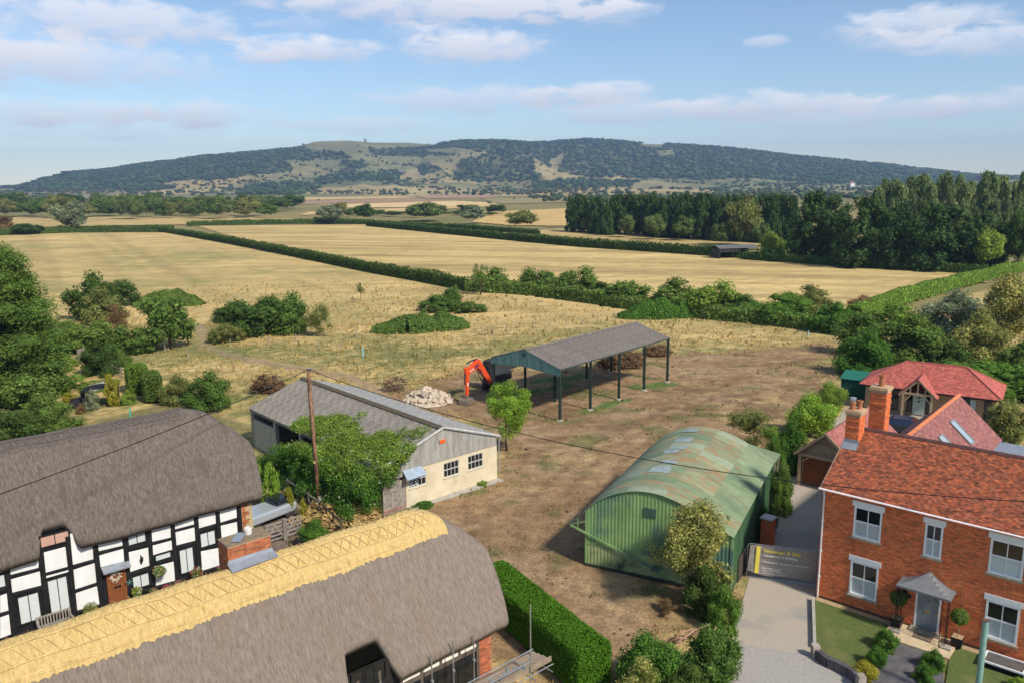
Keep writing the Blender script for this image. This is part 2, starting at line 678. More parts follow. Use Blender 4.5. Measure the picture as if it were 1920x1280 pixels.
def near_colour(X, Y):
    n1 = fbm(X * 0.09, Y * 0.09)
    n2 = fbm(X * 0.35 + 9, Y * 0.35)
    n3 = fbm(X * 1.3, Y * 1.3 + 5)
    n4 = fbm(X * 0.05 + 40, Y * 0.16)
    c = STRAW[None] * (0.72 + 0.5 * n2)[:, None]
    c = c + (STRAW2 - c) * (sstep(0.45, 0.7, n3) * 0.75)[:, None]
    # greener rough grass towards the gardens
    gr = sstep(0.40, 0.68, n1 * 0.6 + n3 * 0.4) * (0.30 + 0.7 * sstep(135, 85, Y)) * 0.9
    gr = np.maximum(gr, 0.75 * sstep(9, 2, segdist(X, Y, [gp(150, 640), gp(300, 668), gp(430, 660), gp(520, 655)], False)) * n3 * 1.6)
    gr = np.maximum(gr, sstep(4.0, 1.0, np.abs(segdist(X, Y, [gp(960, 640), gp(1100, 618), gp(1250, 605)], False))) * 0.5)
    c = c + (GREENG - c) * np.clip(gr, 0, 0.85)[:, None]
    # trodden track
    td = segdist(X, Y, TRACK, False)
    tr = sstep(1.5, 0.3, td + (n3 - 0.5) * 2.0) * 0.8
    c = c + (np.array((0.30, 0.215, 0.13)) - c) * tr[:, None]
    grn = sstep(4.0, 1.6, td) * (1 - tr) * sstep(92, 105, Y) * 0.7
    c = c + (GREENG - c) * grn[:, None]
    # bare soil of the yard
    ys = sdf(X, Y, YARD)
    s = sstep(1.2, -1.6, ys + (n2 - 0.5) * 6 + (n3 - 0.5) * 4)
    soil = SOIL[None] * (0.75 + 0.5 * n3)[:, None]
    soil = soil + (SOIL2 - soil) * (sstep(0.46, 0.66, n2) * 0.8)[:, None]
    soil = soil + (np.array((0.35, 0.24, 0.14)) - soil) * (sstep(0.50, 0.72, fbm(X * 0.22 + 70, Y * 0.5)) * 0.7)[:, None]
    dry = sstep(0.52, 0.70, fbm(X * 0.5 + 20, Y * 0.9 + 60)) * 0.75 * sstep(0.38, 0.6, n1)
    soil = soil + (np.array((0.42, 0.30, 0.14)) - soil) * dry[:, None]
    weed = sstep(0.60, 0.74, fbm(X * 0.4 + 50, Y * 0.55 + 80)) * 0.75
    soil = soil + (np.array((0.13, 0.14, 0.05)) - soil) * weed[:, None]
    # wheel ruts running up the yard
    for off in (-1.0, 0.9, 3.2):
        rd = segdist(X, Y, [(gp(1000, 1180).x + off, gp(1000, 1180).y), (gp(1010, 950).x + off, gp(1010, 950).y), (gp(1120, 840).x + off, gp(1120, 840).y), (gp(1330, 740).x + off, gp(1330, 740).y)], False)
        rt = sstep(0.55, 0.1, rd + (n3 - 0.5) * 0.7) * 0.35
        soil = soil + (SOIL2 * 0.85 - soil) * rt[:, None]
    c = c + (soil - c) * s[:, None]
    # grass strip along the barn bays
    for (a, b, w) in (((1100, 770), (1165, 750), 1.1), ((1195, 725), (1262, 718), 1.4), ((985, 735), (1060, 722), 1.6), ((1000, 715), (1090, 705), 1.4)):
        gd = segdist(X, Y, [gp(*a), gp(*b)], False)
        gs = sstep(w, w * 0.3, gd + (n3 - 0.5) * 1.8) * 0.9
        c = c + (np.array((0.085, 0.16, 0.035)) - c) * gs[:, None]
    # garden lawn behind the cottage
    ls = sstep(0.6, -0.6, sdf(X, Y, P2((60, 850), (190, 785), (330, 752), (400, 772), (470, 800), (420, 860))) + (n3 - 0.5))
    lawn = np.array((0.20, 0.17, 0.07)) * (0.8 + 0.4 * n3)[:, None]
    c = c + (lawn - c) * ls[:, None]
    # brown gravel and bare earth by the cottages
    cs = sstep(0.5, -0.5, sdf(X, Y, P2((-200, 1290), (-60, 1150), (430, 1010), (440, 940), (620, 945), (700, 1000), (760, 1000), (640, 1120), (300, 1290))) + (n3 - 0.5))
    grv = np.array((0.17, 0.13, 0.10)) * (0.75 + 0.5 * n3)[:, None]
    c = c + (grv - c) * cs[:, None]
    return c


def grid_sheet(name, x0, x1, y0, y1, st, colf, m, zf=None):
    nx, ny = int((x1 - x0) / st) + 1, int((y1 - y0) / st) + 1
    gx, gy = np.meshgrid(np.linspace(x0, x1, nx), np.linspace(y0, y1, ny))
    X, Y = gx.ravel(), gy.ravel()
    Z = np.zeros_like(X) if zf is None else zf(X, Y)
    V = np.stack([X, Y, Z], 1)
    i = np.arange(nx * ny).reshape(ny, nx)
    F = np.stack([i[:-1, :-1].ravel(), i[:-1, 1:].ravel(), i[1:, 1:].ravel(), i[1:, :-1].ravel()], 1)
    c = colf(X, Y)
    me = npmesh(name, V, F, smooth=True)
    at = me.attributes.new('Col', 'FLOAT_COLOR', 'POINT')
    at.data.foreach_set('color', np.concatenate([c, np.ones((len(c), 1))], 1).astype(np.float32).ravel())
    o = link(name, me, m)
    tag(o, kind='structure')
    return o


M_near = attrmat('near_land', fine=5.0, amt=0.3, bump=0.8, fine2=1.1)


def near_z(X, Y):
    ys = sdf(X, Y, YARD)
    rough = 0.16 * (fbm(X * 0.6, Y * 0.6) - 0.62) + 0.08 * (fbm(X * 2.1, Y * 2.1) - 0.6)
    return np.minimum(rough * sstep(2, 12, np.minimum(np.abs(Y - 18), 40)), 0.0) - 0.004


grid_sheet('near_ground', -75, 75, 18, 131, 0.45, near_colour, M_near, near_z)

# ---- fields: each a sheet of its own, a little above the base land
M_straw = attrmat('dry_field', fine=1.2, amt=0.2, bump=0.5, sx=0.35, sy=1.0, fine2=0.12)


def field(name, poly, colr, z, stripes=0.0, green=0.1, st=None, seed=0, direction=(0.35, 1.0)):
    """straw field: a fine sheet cut to the polygon, its colour varied by mowing lines and patches"""
    xs, ys = [p.x for p in poly], [p.y for p in poly]
    x0, x1, y0, y1 = min(xs), max(xs), min(ys), max(ys)
    st = st or max(1.0, (y1 - y0) / 160)
    nx, ny = max(4, int((x1 - x0) / st)), max(4, int((y1 - y0) / st))
    nx, ny = min(nx, 260), min(ny, 260)
    gx, gy = np.meshgrid(np.linspace(x0, x1, nx + 1), np.linspace(y0, y1, ny + 1))
    X, Y = gx.ravel(), gy.ravel()
    i = np.arange(X.size).reshape(ny + 1, nx + 1)
    F = np.stack([i[:-1, :-1].ravel(), i[:-1, 1:].ravel(), i[1:, 1:].ravel(), i[1:, :-1].ravel()], 1)
    ctr = np.stack([X[F].mean(1), Y[F].mean(1)], 1)
    keep = inpoly(ctr[:, 0], ctr[:, 1], poly)
    F = F[keep]
    used = np.unique(F)
    re = np.full(X.size, -1)
    re[used] = np.arange(used.size)
    F = re[F]
    X, Y = X[used], Y[used]
    n1 = fbm(X * 0.02 + seed, Y * 0.02)
    n2 = fbm(X * 0.12 + seed, Y * 0.3)
    n3 = fbm(X * 0.5 + seed, Y * 0.9)
    c = np.array(colr)[None] * (0.70 + 0.36 * n2 + 0.24 * n3)[:, None]
    if stripes:
        q = X * direction[0] + Y * direction[1]
        ln = fbm(q * 0.22 + seed, X * 0.004 + Y * 0.002, 3)
        c = c * (1 - stripes * sstep(0.45, 0.62, ln))[:, None]
    c = c + (GREENG * 1.1 - c) * (green * sstep(0.45, 0.62, n1 * 0.55 + n3 * 0.45))[:, None]
    me = npmesh(name, np.stack([X, Y, np.full_like(X, z)], 1), F)
    at = me.attributes.new('Col', 'FLOAT_COLOR', 'POINT')
    at.data.foreach_set('color', np.concatenate([c, np.ones((len(c), 1))], 1).astype(np.float32).ravel())
    return tag(link(name, me, M_straw), kind='structure')


field('meadow', [gp(-260, 640), gp(-330, 445), gp(0, 437), gp(310, 436), gp(560, 484), gp(700, 512), gp(860, 540), gp(1000, 556), gp(1150, 576), gp(1300, 592), gp(1560, 618), gp(1560, 640), gp(1280, 620), gp(600, 608), gp(0, 610)], STRAW * 0.98, -0.012, 0.18, 0.5, seed=3, direction=(1.0, 0.6))
field('mown_field', [gp(370, 424), gp(700, 421), gp(850, 437), gp(1100, 459), gp(1395, 479), gp(1480, 487), gp(1850, 512), gp(1925, 505), gp(1620, 590), gp(1450, 606), gp(1300, 591), gp(1150, 575), gp(1000, 555), gp(860, 539), gp(560, 483)], STRAW * 1.06, 0.02, 0.30, 0.12, seed=11, direction=(0.30, 1.0))
field('stubble_strip', [gp(-300, 428), gp(0, 430), gp(100, 425), gp(360, 421), gp(560, 411), gp(440, 407), gp(100, 407), gp(-300, 414)], STRAW * 0.92, 0.06, 0.15, 0.25, seed=21)
field('paddock', [gp(930, 437), gp(1060, 428), gp(1300, 440), gp(1480, 450), gp(1390, 466), gp(1100, 455)], STRAW * 0.90, 0.04, 0.2, 0.15, seed=31)
field('wheat_field', [gp(905, 398), gp(1062, 391), gp(1075, 424), gp(960, 423), gp(890, 417)], np.array((0.56, 0.38, 0.15)), 0.08, 0.1, 0.0, seed=41, st=3)
field('right_paddock', [gp(1790, 560), gp(1925, 520), gp(2100, 480), gp(2150, 640), gp(1925, 640)], STRAW * 0.95, 0.03, 0.2, 0.3, seed=47)
for q, (pts, colr) in enumerate([
        ([(548, 371), (690, 366), (790, 371), (545, 376)], (0.60, 0.42, 0.18)),
        ([(545, 377), (760, 372), (835, 377), (560, 384)], (0.36, 0.235, 0.14)),
        ([(600, 384), (850, 377), (930, 381), (900, 388), (640, 390)], (0.66, 0.48, 0.23)),
        ([(575, 398), (930, 383), (945, 386), (700, 400), (560, 404)], (0.58, 0.41, 0.18)),
        ([(770, 366), (920, 365), (930, 371), (800, 373)], (0.40, 0.24, 0.16)),
        ([(930, 363), (1050, 361), (1060, 366), (940, 369)], (0.42, 0.33, 0.16)),
        ([(900, 373), (1050, 371), (1060, 380), (940, 383)], (0.30, 0.25, 0.12)),
        ([(1120, 362), (1300, 357), (1330, 361), (1140, 366)], (0.58, 0.40, 0.17)),
        ([(1270, 352), (1420, 349), (1430, 353), (1280, 357)], (0.40, 0.32, 0.15)),
        ([(150, 366), (330, 362), (420, 366), (160, 372)], (0.44, 0.34, 0.17)),
        ([(420, 380), (540, 378), (550, 390), (430, 393)], (0.24, 0.22, 0.10))]):
    field('far_field', P2(*pts), np.array(colr), 0.12 + 0.02 * q, 0.1, 0.05, seed=50 + q, st=6)

# ---- the long hill
SKY = np.array([(-600, 352), (-200, 352), (0, 354), (40, 352), (60, 346), (100, 333), (140, 324), (200, 319), (270, 308), (320, 303), (380, 294), (440, 290), (500, 284), (550, 280), (572, 272), (590, 266), (650, 264), (700, 268), (760, 268), (820, 272), (860, 266), (930, 266), (1000, 269), (1050, 266), (1100, 262), (1160, 266), (1200, 270), (1260, 272), (1310, 275), (1370, 279), (1430, 286), (1480, 293), (1540, 298), (1600, 304), (1660, 310), (1720, 318), (1780, 325), (1840, 331), (1900, 334), (1960, 336), (2200, 338), (2600, 338)], float)
CREST, FOOT = 3800.0, 1500.0
_pxs = np.linspace(-600, 2600, 400)
_pys = np.interp(_pxs, SKY[:, 0], SKY[:, 1])
_azs, _tan = [], []
for a, b in zip(_pxs, _pys):
    d = ray(a, b)
    _azs.append(math.atan2(d.x, d.y))
    _tan.append(d.z / math.hypot(d.x, d.y))
_azs, _tan = np.array(_azs), np.array(_tan)


def hill_h(X, Y):
    d = np.hypot(X, Y)
    a = np.arctan2(X, Y)
    hc = np.maximum(CAM_H + CREST * np.interp(a, _azs, _tan), 0.0)
    wob = (fbm(a * 14 + 3, d * 0.0006) - 0.5)
    t = np.clip((d - FOOT) / (CREST - FOOT), 0, 1)
    t2 = np.clip(t + wob * 0.30 * np.sin(np.pi * t), 0, 1)
    up = 0.30 * t2 ** 1.6 + 0.70 * sstep(0.28, 0.98, t2)
    back = np.where(d > CREST, 1 - 0.6 * sstep(CREST, 6500, d), 1)
    return hc * up * back + 10 * (fbm(X * 0.004, Y * 0.004) - 0.5) * np.sin(np.pi * t) - 0.6 * (1 - sstep(FOOT, FOOT + 200, d))


WOODS = [  # photo outlines of the hill's woods, looked up when planting trees on the slope
    [(40, 358), (60, 340), (140, 316), (270, 302), (440, 284), (560, 276), (640, 288), (665, 296), (560, 300), (545, 322), (480, 326), (420, 335), (330, 338), (240, 352), (120, 356)],
    [(560, 280), (640, 284), (660, 296), (600, 300)],
    [(590, 336), (640, 318), (700, 322), (760, 318), (745, 336), (650, 338), (600, 345)],
    [(640, 302), (680, 300), (690, 312), (650, 318)],
    [(860, 300), (930, 285), (1000, 290), (1000, 320), (1030, 338), (900, 340), (850, 336)],
    [(780, 306), (800, 302), (830, 318), (790, 328)],
    [(830, 256), (1000, 258), (1100, 252), (1200, 260), (1310, 266), (1430, 276), (1540, 288), (1660, 300), (1780, 315), (1850, 328), (1780, 345), (1650, 345), (1500, 340), (1400, 332), (1310, 336), (1200, 332), (1100, 330), (1040, 320), (1010, 300), (1000, 290), (900, 284), (860, 275), (760, 282), (700, 290), (690, 282), (820, 272)],
    [(690, 278), (760, 276), (860, 290), (780, 292), (700, 290)],
    [(470, 345), (560, 338), (600, 350), (560, 362), (440, 362)],
    [(1000, 340), (1100, 332), (1200, 338), (1180, 348), (1060, 350), (1000, 356)],
    [(230, 350), (330, 345), (330, 352), (240, 358)]]
CLEAR = [[(1030, 300), (1060, 285), (1045, 322), (1070, 330), (1040, 330)], [(1230, 282), (1262, 280), (1270, 290), (1240, 292)], [(1200, 268), (1250, 268), (1240, 276), (1200, 276)], [(535, 300), (620, 298), (600, 322), (550, 322)]]


def in_any(px, py, polys):
    r = np.zeros(px.shape, bool)
    for p in polys:
        r |= inpoly(px, py, p)
    return r


def pjn(X, Y, Z):
    w = X * CW.x + Y * CW.y + (Z - CAM_H) * CW.z
    return 960 + FPX * (X * CR.x + Y * CR.y + (Z - CAM_H) * CR.z) / w, 640 - FPX * (X * CU.x + Y * CU.y + (Z - CAM_H) * CU.z) / w


na, nd = 520, 120
aa, ddist = np.meshgrid(np.linspace(rad(-40), rad(42), na), FOOT - 60 + (6400 - FOOT) * np.linspace(0, 1, nd) ** 1.15)
X, Y = (np.sin(aa) * ddist).ravel(), (np.cos(aa) * ddist).ravel()
Z = hill_h(X, Y)
i = np.arange(X.size).reshape(nd, na)
F = np.stack([i[:-1, :-1].ravel(), i[:-1, 1:].ravel(), i[1:, 1:].ravel(), i[1:, :-1].ravel()], 1)
# field mosaic of the lower slopes
rngh = np.random.default_rng(8)
cells = np.stack([rngh.uniform(-2600, 2900, 170), rngh.uniform(1300, 4300, 170)], 1)
pal = np.array([(0.42, 0.32, 0.15), (0.34, 0.27, 0.13), (0.27, 0.24, 0.11), (0.20, 0.20, 0.09), (0.50, 0.37, 0.17), (0.31, 0.235, 0.13), (0.23, 0.215, 0.10)])
cc = pal[rngh.integers(0, len(pal), 170)]
wx, wy = X + 160 * (fbm(X * .003, Y * .003) - .5), Y + 160 * (fbm(X * .003 + 9, Y * .003) - .5)
nn = np.argmin((wx[:, None] - cells[None, :, 0]) ** 2 + ((wy[:, None] - cells[None, :, 1]) * 1.0) ** 2, axis=1)
c = (cc * 0.78 + np.array((0.0, 0.012, 0.0)))[nn] * (0.8 + 0.4 * fbm(X * .02, Y * .02))[:, None]
upland = np.array((0.185, 0.185, 0.085))
t = sstep(2300, 3300, np.hypot(X, Y))
c = c + (upland * (0.65 + 0.6 * fbm(X * .008, Y * .008))[:, None] - c) * (t * 0.7)[:, None]
hpx, hpy = pjn(X, Y, Z)
wd = in_any(hpx, hpy - 1, WOODS) & ~in_any(hpx, hpy, CLEAR)
c[wd] = c[wd] * 0.25 + np.array((0.045, 0.068, 0.028)) * 0.75
me = npmesh('hill', np.stack([X, Y, Z], 1), F, smooth=True)
at = me.attributes.new('Col', 'FLOAT_COLOR', 'POINT')
at.data.foreach_set('color', np.concatenate([c, np.ones((len(c), 1))], 1).astype(np.float32).ravel())
tag(link('hill', me, attrmat('hill_land', fine=0.02, amt=0.2, bump=0, fine2=0.006)), kind='structure')


# ---- trees of the far hillside: rounded, lumpy crowns, too many and too far to count
def lump_proto(seed, sub=1):
    import bmesh
    bm = bmesh.new()
    bmesh.ops.create_icosphere(bm, subdivisions=sub, radius=1)
    r = random.Random(seed)
    for v in bm.verts:
        v.co *= r.uniform(0.72, 1.2)
        v.co.z *= 0.85
    V = np.array([v.co[:] for v in bm.verts])
    F = np.array([[v.index for v in f.verts] for f in bm.faces])
    bm.free()
    return V, F


def lump_field(name, X, Y, Z, R, H, colr, m, rng, sub=1, kind='stuff', tint=0.22):
    pr = [lump_proto(s, sub) for s in range(6)]
    k = len(X)
    pick = rng.integers(0, 6, k)
    VV, FF, CC, off = [], [], [], 0
    for j in range(6):
        V, F = pr[j]
        ids = np.where(pick == j)[0]
        if not len(ids):
            continue
        ang = rng.uniform(0, 6.28, len(ids))
        ca, sa = np.cos(ang), np.sin(ang)
        x = (V[None, :, 0] * ca[:, None] - V[None, :, 1] * sa[:, None]) * R[ids, None] + X[ids, None]
        y = (V[None, :, 0] * sa[:, None] + V[None, :, 1] * ca[:, None]) * R[ids, None] + Y[ids, None]
        z = (V[None, :, 2] * 0.5 + 0.45) * H[ids, None] + Z[ids, None]
        VV.append(np.stack([x, y, z], 2).reshape(-1, 3))
        f = F[None] + (np.arange(len(ids)) * len(V))[:, None, None] + off
        FF.append(f.reshape(-1, 3))
        off += len(ids) * len(V)
        base = np.array(colr)[None] * np.exp(rng.normal(0, tint, len(ids)))[:, None]
        base[:, 0] *= rng.uniform(0.8, 1.3, len(ids))
        cf = base[:, None, :] * np.exp(rng.normal(0, 0.10, (len(ids), len(F), 1)))
        CC.append(cf.reshape(-1, 3))
    me = npmesh(name, np.concatenate(VV), np.concatenate(FF), np.concatenate(CC), smooth=True)
    o = link(name, me, m)
    o['kind'] = kind
    return o


M_wood = mat('far_foliage', (0.9, 0.9, 0.9), var=0.2, scale=0.4, attr=True, rough=1, spec=0.02)
rng = np.random.default_rng(77)
k = 60000
A = rng.uniform(rad(-36), rad(38), k)
D = FOOT + (CREST + 120 - FOOT) * rng.random(k) ** 0.8
X, Y = np.sin(A) * D, np.cos(A) * D
Z = hill_h(X, Y)
px, py = pjn(X, Y, Z + 5)
wood = in_any(px, py, WOODS) & ~in_any(px, py, CLEAR)
sel = np.where(wood)[0][:12000]
R = rng.uniform(4, 10, len(sel))
lump_field('hillside_wood', X[sel], Y[sel], Z[sel], R, R * rng.uniform(1.0, 1.5, len(sel)), (0.046, 0.076, 0.030), M_wood, rng, tint=.30)
# scattered hillside bushes and hedge lines between the slope fields
opn = np.where(~wood & (py > 270) & (py < 362))[0]
nb = fbm(X[opn] * 0.006 + 4, Y[opn] * 0.006)
edge = np.abs(((X[opn] * .8 + Y[opn] * .6) % 330) - 165) < 7
edge |= np.abs(((X[opn] * .55 - Y[opn] * .83) % 410) - 205) < 7
ch = opn[(edge & (rng.random(len(opn)) < 0.55) & (D[opn] < 3000)) | ((rng.random(len(opn)) < 0.10) & (nb > 0.55))][:2200]
R = rng.uniform(2.5, 6.5, len(ch))
lump_field('hillside_scrub', X[ch], Y[ch], Z[ch] - 0.5, R, R * rng.uniform(1.1, 1.7, len(ch)), (0.065, 0.085, 0.042), M_wood, rng)
# low woods and hedges on the plain before the hill
k = 9000
X2 = rng.uniform(-2600, 2600, k)
Y2 = rng.uniform(900, 2600, k)
px, py = pjn(X2, Y2, np.zeros(k))
dens = fbm(X2 * 0.0024 + 8, Y2 * 0.004)
e2 = (np.abs(((Y2 + X2 * 0.12) % 260) - 130) < 6) | (np.abs(((X2 - Y2 * 0.35) % 340) - 170) < 5)
yel = in_any(px, py, [[(540, 362), (950, 362), (1070, 392), (1070, 425), (900, 420), (560, 405)], [(1110, 355), (1340, 350), (1340, 368), (1110, 368)]])
sel = np.where((((dens > 0.60) | e2) & ~yel) | (e2 & yel & (rng.random(k) < .25)))[0]
R = rng.uniform(3.5, 7, len(sel))
R[yel[sel]] *= 0.45
lump_field('plain_hedgerow_trees', X2[sel], Y2[sel], hill_h(X2[sel], Y2[sel]).clip(-0.4) - 0.3, R, R * rng.uniform(1.1, 1.5, len(sel)), (0.062, 0.085, 0.036), M_wood, rng)
# distant rim of the vale on either side
A = np.concatenate([rng.uniform(rad(-40), rad(-28), 500), rng.uniform(rad(24), rad(40), 700)])
D = rng.uniform(3000, 6200, 1200)
X3, Y3 = np.sin(A) * D, np.cos(A) * D
R = rng.uniform(9, 16, 1200)
lump_field('vale_rim_wood', X3, Y3, np.maximum(hill_h(X3, Y3), 0), R * 2, R * 1.0, (0.055, 0.075, 0.038), M_wood, rng)

# ---- haze over the vale
mb = MB()
mb.box((-5450, -350, -1.6), (5450, 6650, 330))
hz = bpy.data.materials.new('vale_haze')
hz.use_nodes = True
hz.node_tree.nodes.clear()
pv = hz.node_tree.nodes.new('ShaderNodeVolumePrincipled')
pv.inputs['Color'].default_value = (0.46, 0.66, 1.0, 1)
pv.inputs['Density'].default_value = 0.00014
pv.inputs['Anisotropy'].default_value = 0.2
ho = hz.node_tree.nodes.new('ShaderNodeOutputMaterial')
hz.node_tree.links.new(pv.outputs[0], ho.inputs['Volume'])
hz.cycles.homogeneous_volume = True
tag(mb.build('haze', hz), kind='stuff')

# ------------------------------------------------------------------ frames
def frame_dirs(a):
    return Vector((math.sin(rad(a)), math.cos(rad(a)), 0)), Vector((-math.cos(rad(a)), math.sin(rad(a)), 0))


def on_wall(o, a, px, py):
    """local (x, z) on the upright plane through o running along azimuth a, for a photo pixel"""
    d = ray(px, py)
    s, c = math.sin(rad(a)), math.cos(rad(a))
    D = -s * d.y + d.x * c
    t = (o[0] * d.y - d.x * o[1]) / D
    k = (-s * o[1] + c * o[0]) / D
    return t, CAM_H + k * d.z


M_thatch = mat('old_thatch', (0.235, 0.192, 0.155), col2=(0.125, 0.100, 0.080), scale=7, detail=10, bump=1.0, bscale=60, stretch=(2.0, 0.5, 0.5), lo=0.38, hi=0.62, col3=(0.145, 0.112, 0.088), s3=0.9)
M_thatch2 = mat('weathered_thatch', (0.37, 0.295, 0.235), col2=(0.225, 0.178, 0.14), scale=7, detail=10, bump=1.0, bscale=65, stretch=(2.4, 0.45, 0.45), col3=(0.30, 0.215, 0.145), s3=0.8, l3=0.58, h3=0.74)
M_straw_new = mat('new_straw', (0.78, 0.565, 0.235), col2=(0.55, 0.375, 0.125), scale=7, detail=7, bump=1.0, bscale=34, stretch=(2.6, 0.5, 0.5), lo=0.36, hi=0.68)
M_spar = mat('hazel_spar', (0.66, 0.46, 0.20), var=0.3)
M_spar_old = mat('grey_spar', (0.12, 0.098, 0.085), var=0.3)
M_black = mat('black_timber', (0.013, 0.013, 0.014), var=0.5, rough=0.6)
M_white = mat('limewash', (0.80, 0.80, 0.78), col2=(0.70, 0.69, 0.65), scale=1.5, detail=8, rough=0.9, col3=(0.58, 0.55, 0.49), s3=1.2, l3=.64, h3=.85)
M_cream = mat('cream_plaster', (0.78, 0.72, 0.60), var=0.06, scale=2)
M_glass = mat('dark_glass', (0.012, 0.014, 0.016), var=0.3, rough=0.06, spec=0.6)
M_blind = mat('pale_blind', (0.58, 0.64, 0.62), var=0.08, scale=2, stretch=(1, 1, 14), rough=0.5)
M_blindw = mat('white_slats', (0.72, 0.74, 0.73), var=0.04)
M_oakdoor = mat('stained_door', (0.22, 0.072, 0.022), var=0.35, scale=4, stretch=(6, 1, 0.6))
M_pinkboard = mat('pink_primer', (0.55, 0.33, 0.25), var=0.1)
M_brick = mat('brick', (0.77, 0.21, 0.074), var=0.22, scale=9, attr=True, bump=0.5, bscale=60)
M_brick_old = mat('old_brick', (0.46, 0.155, 0.075), var=0.28, scale=7, attr=True, bump=0.5, bscale=60)
M_mortar = mat('mortar', (0.36, 0.30, 0.23), var=0.2, scale=12)
M_stone = mat('cotswold_stone', (0.52, 0.40, 0.22), col2=(0.38, 0.29, 0.16), scale=2.5, bump=0.5)
M_lead = mat('lead', (0.30, 0.33, 0.37), var=0.15, rough=0.45, metal=0.3)
M_iron = mat('black_iron', (0.012, 0.012, 0.013), var=0.3, rough=0.45)
M_greywood = mat('weathered_wood', (0.30, 0.265, 0.22), var=0.3, scale=4, stretch=(1, 1, 1), bump=0.4, rand=0.12)
M_terracotta = mat('terracotta', (0.42, 0.16, 0.075), var=0.2)
M_pot = mat('stone_pot', (0.30, 0.29, 0.26), var=0.2)
M_teal = mat('teal_paint', (0.16, 0.36, 0.29), col2=(0.11, 0.25, 0.21), scale=5, rough=0.4)


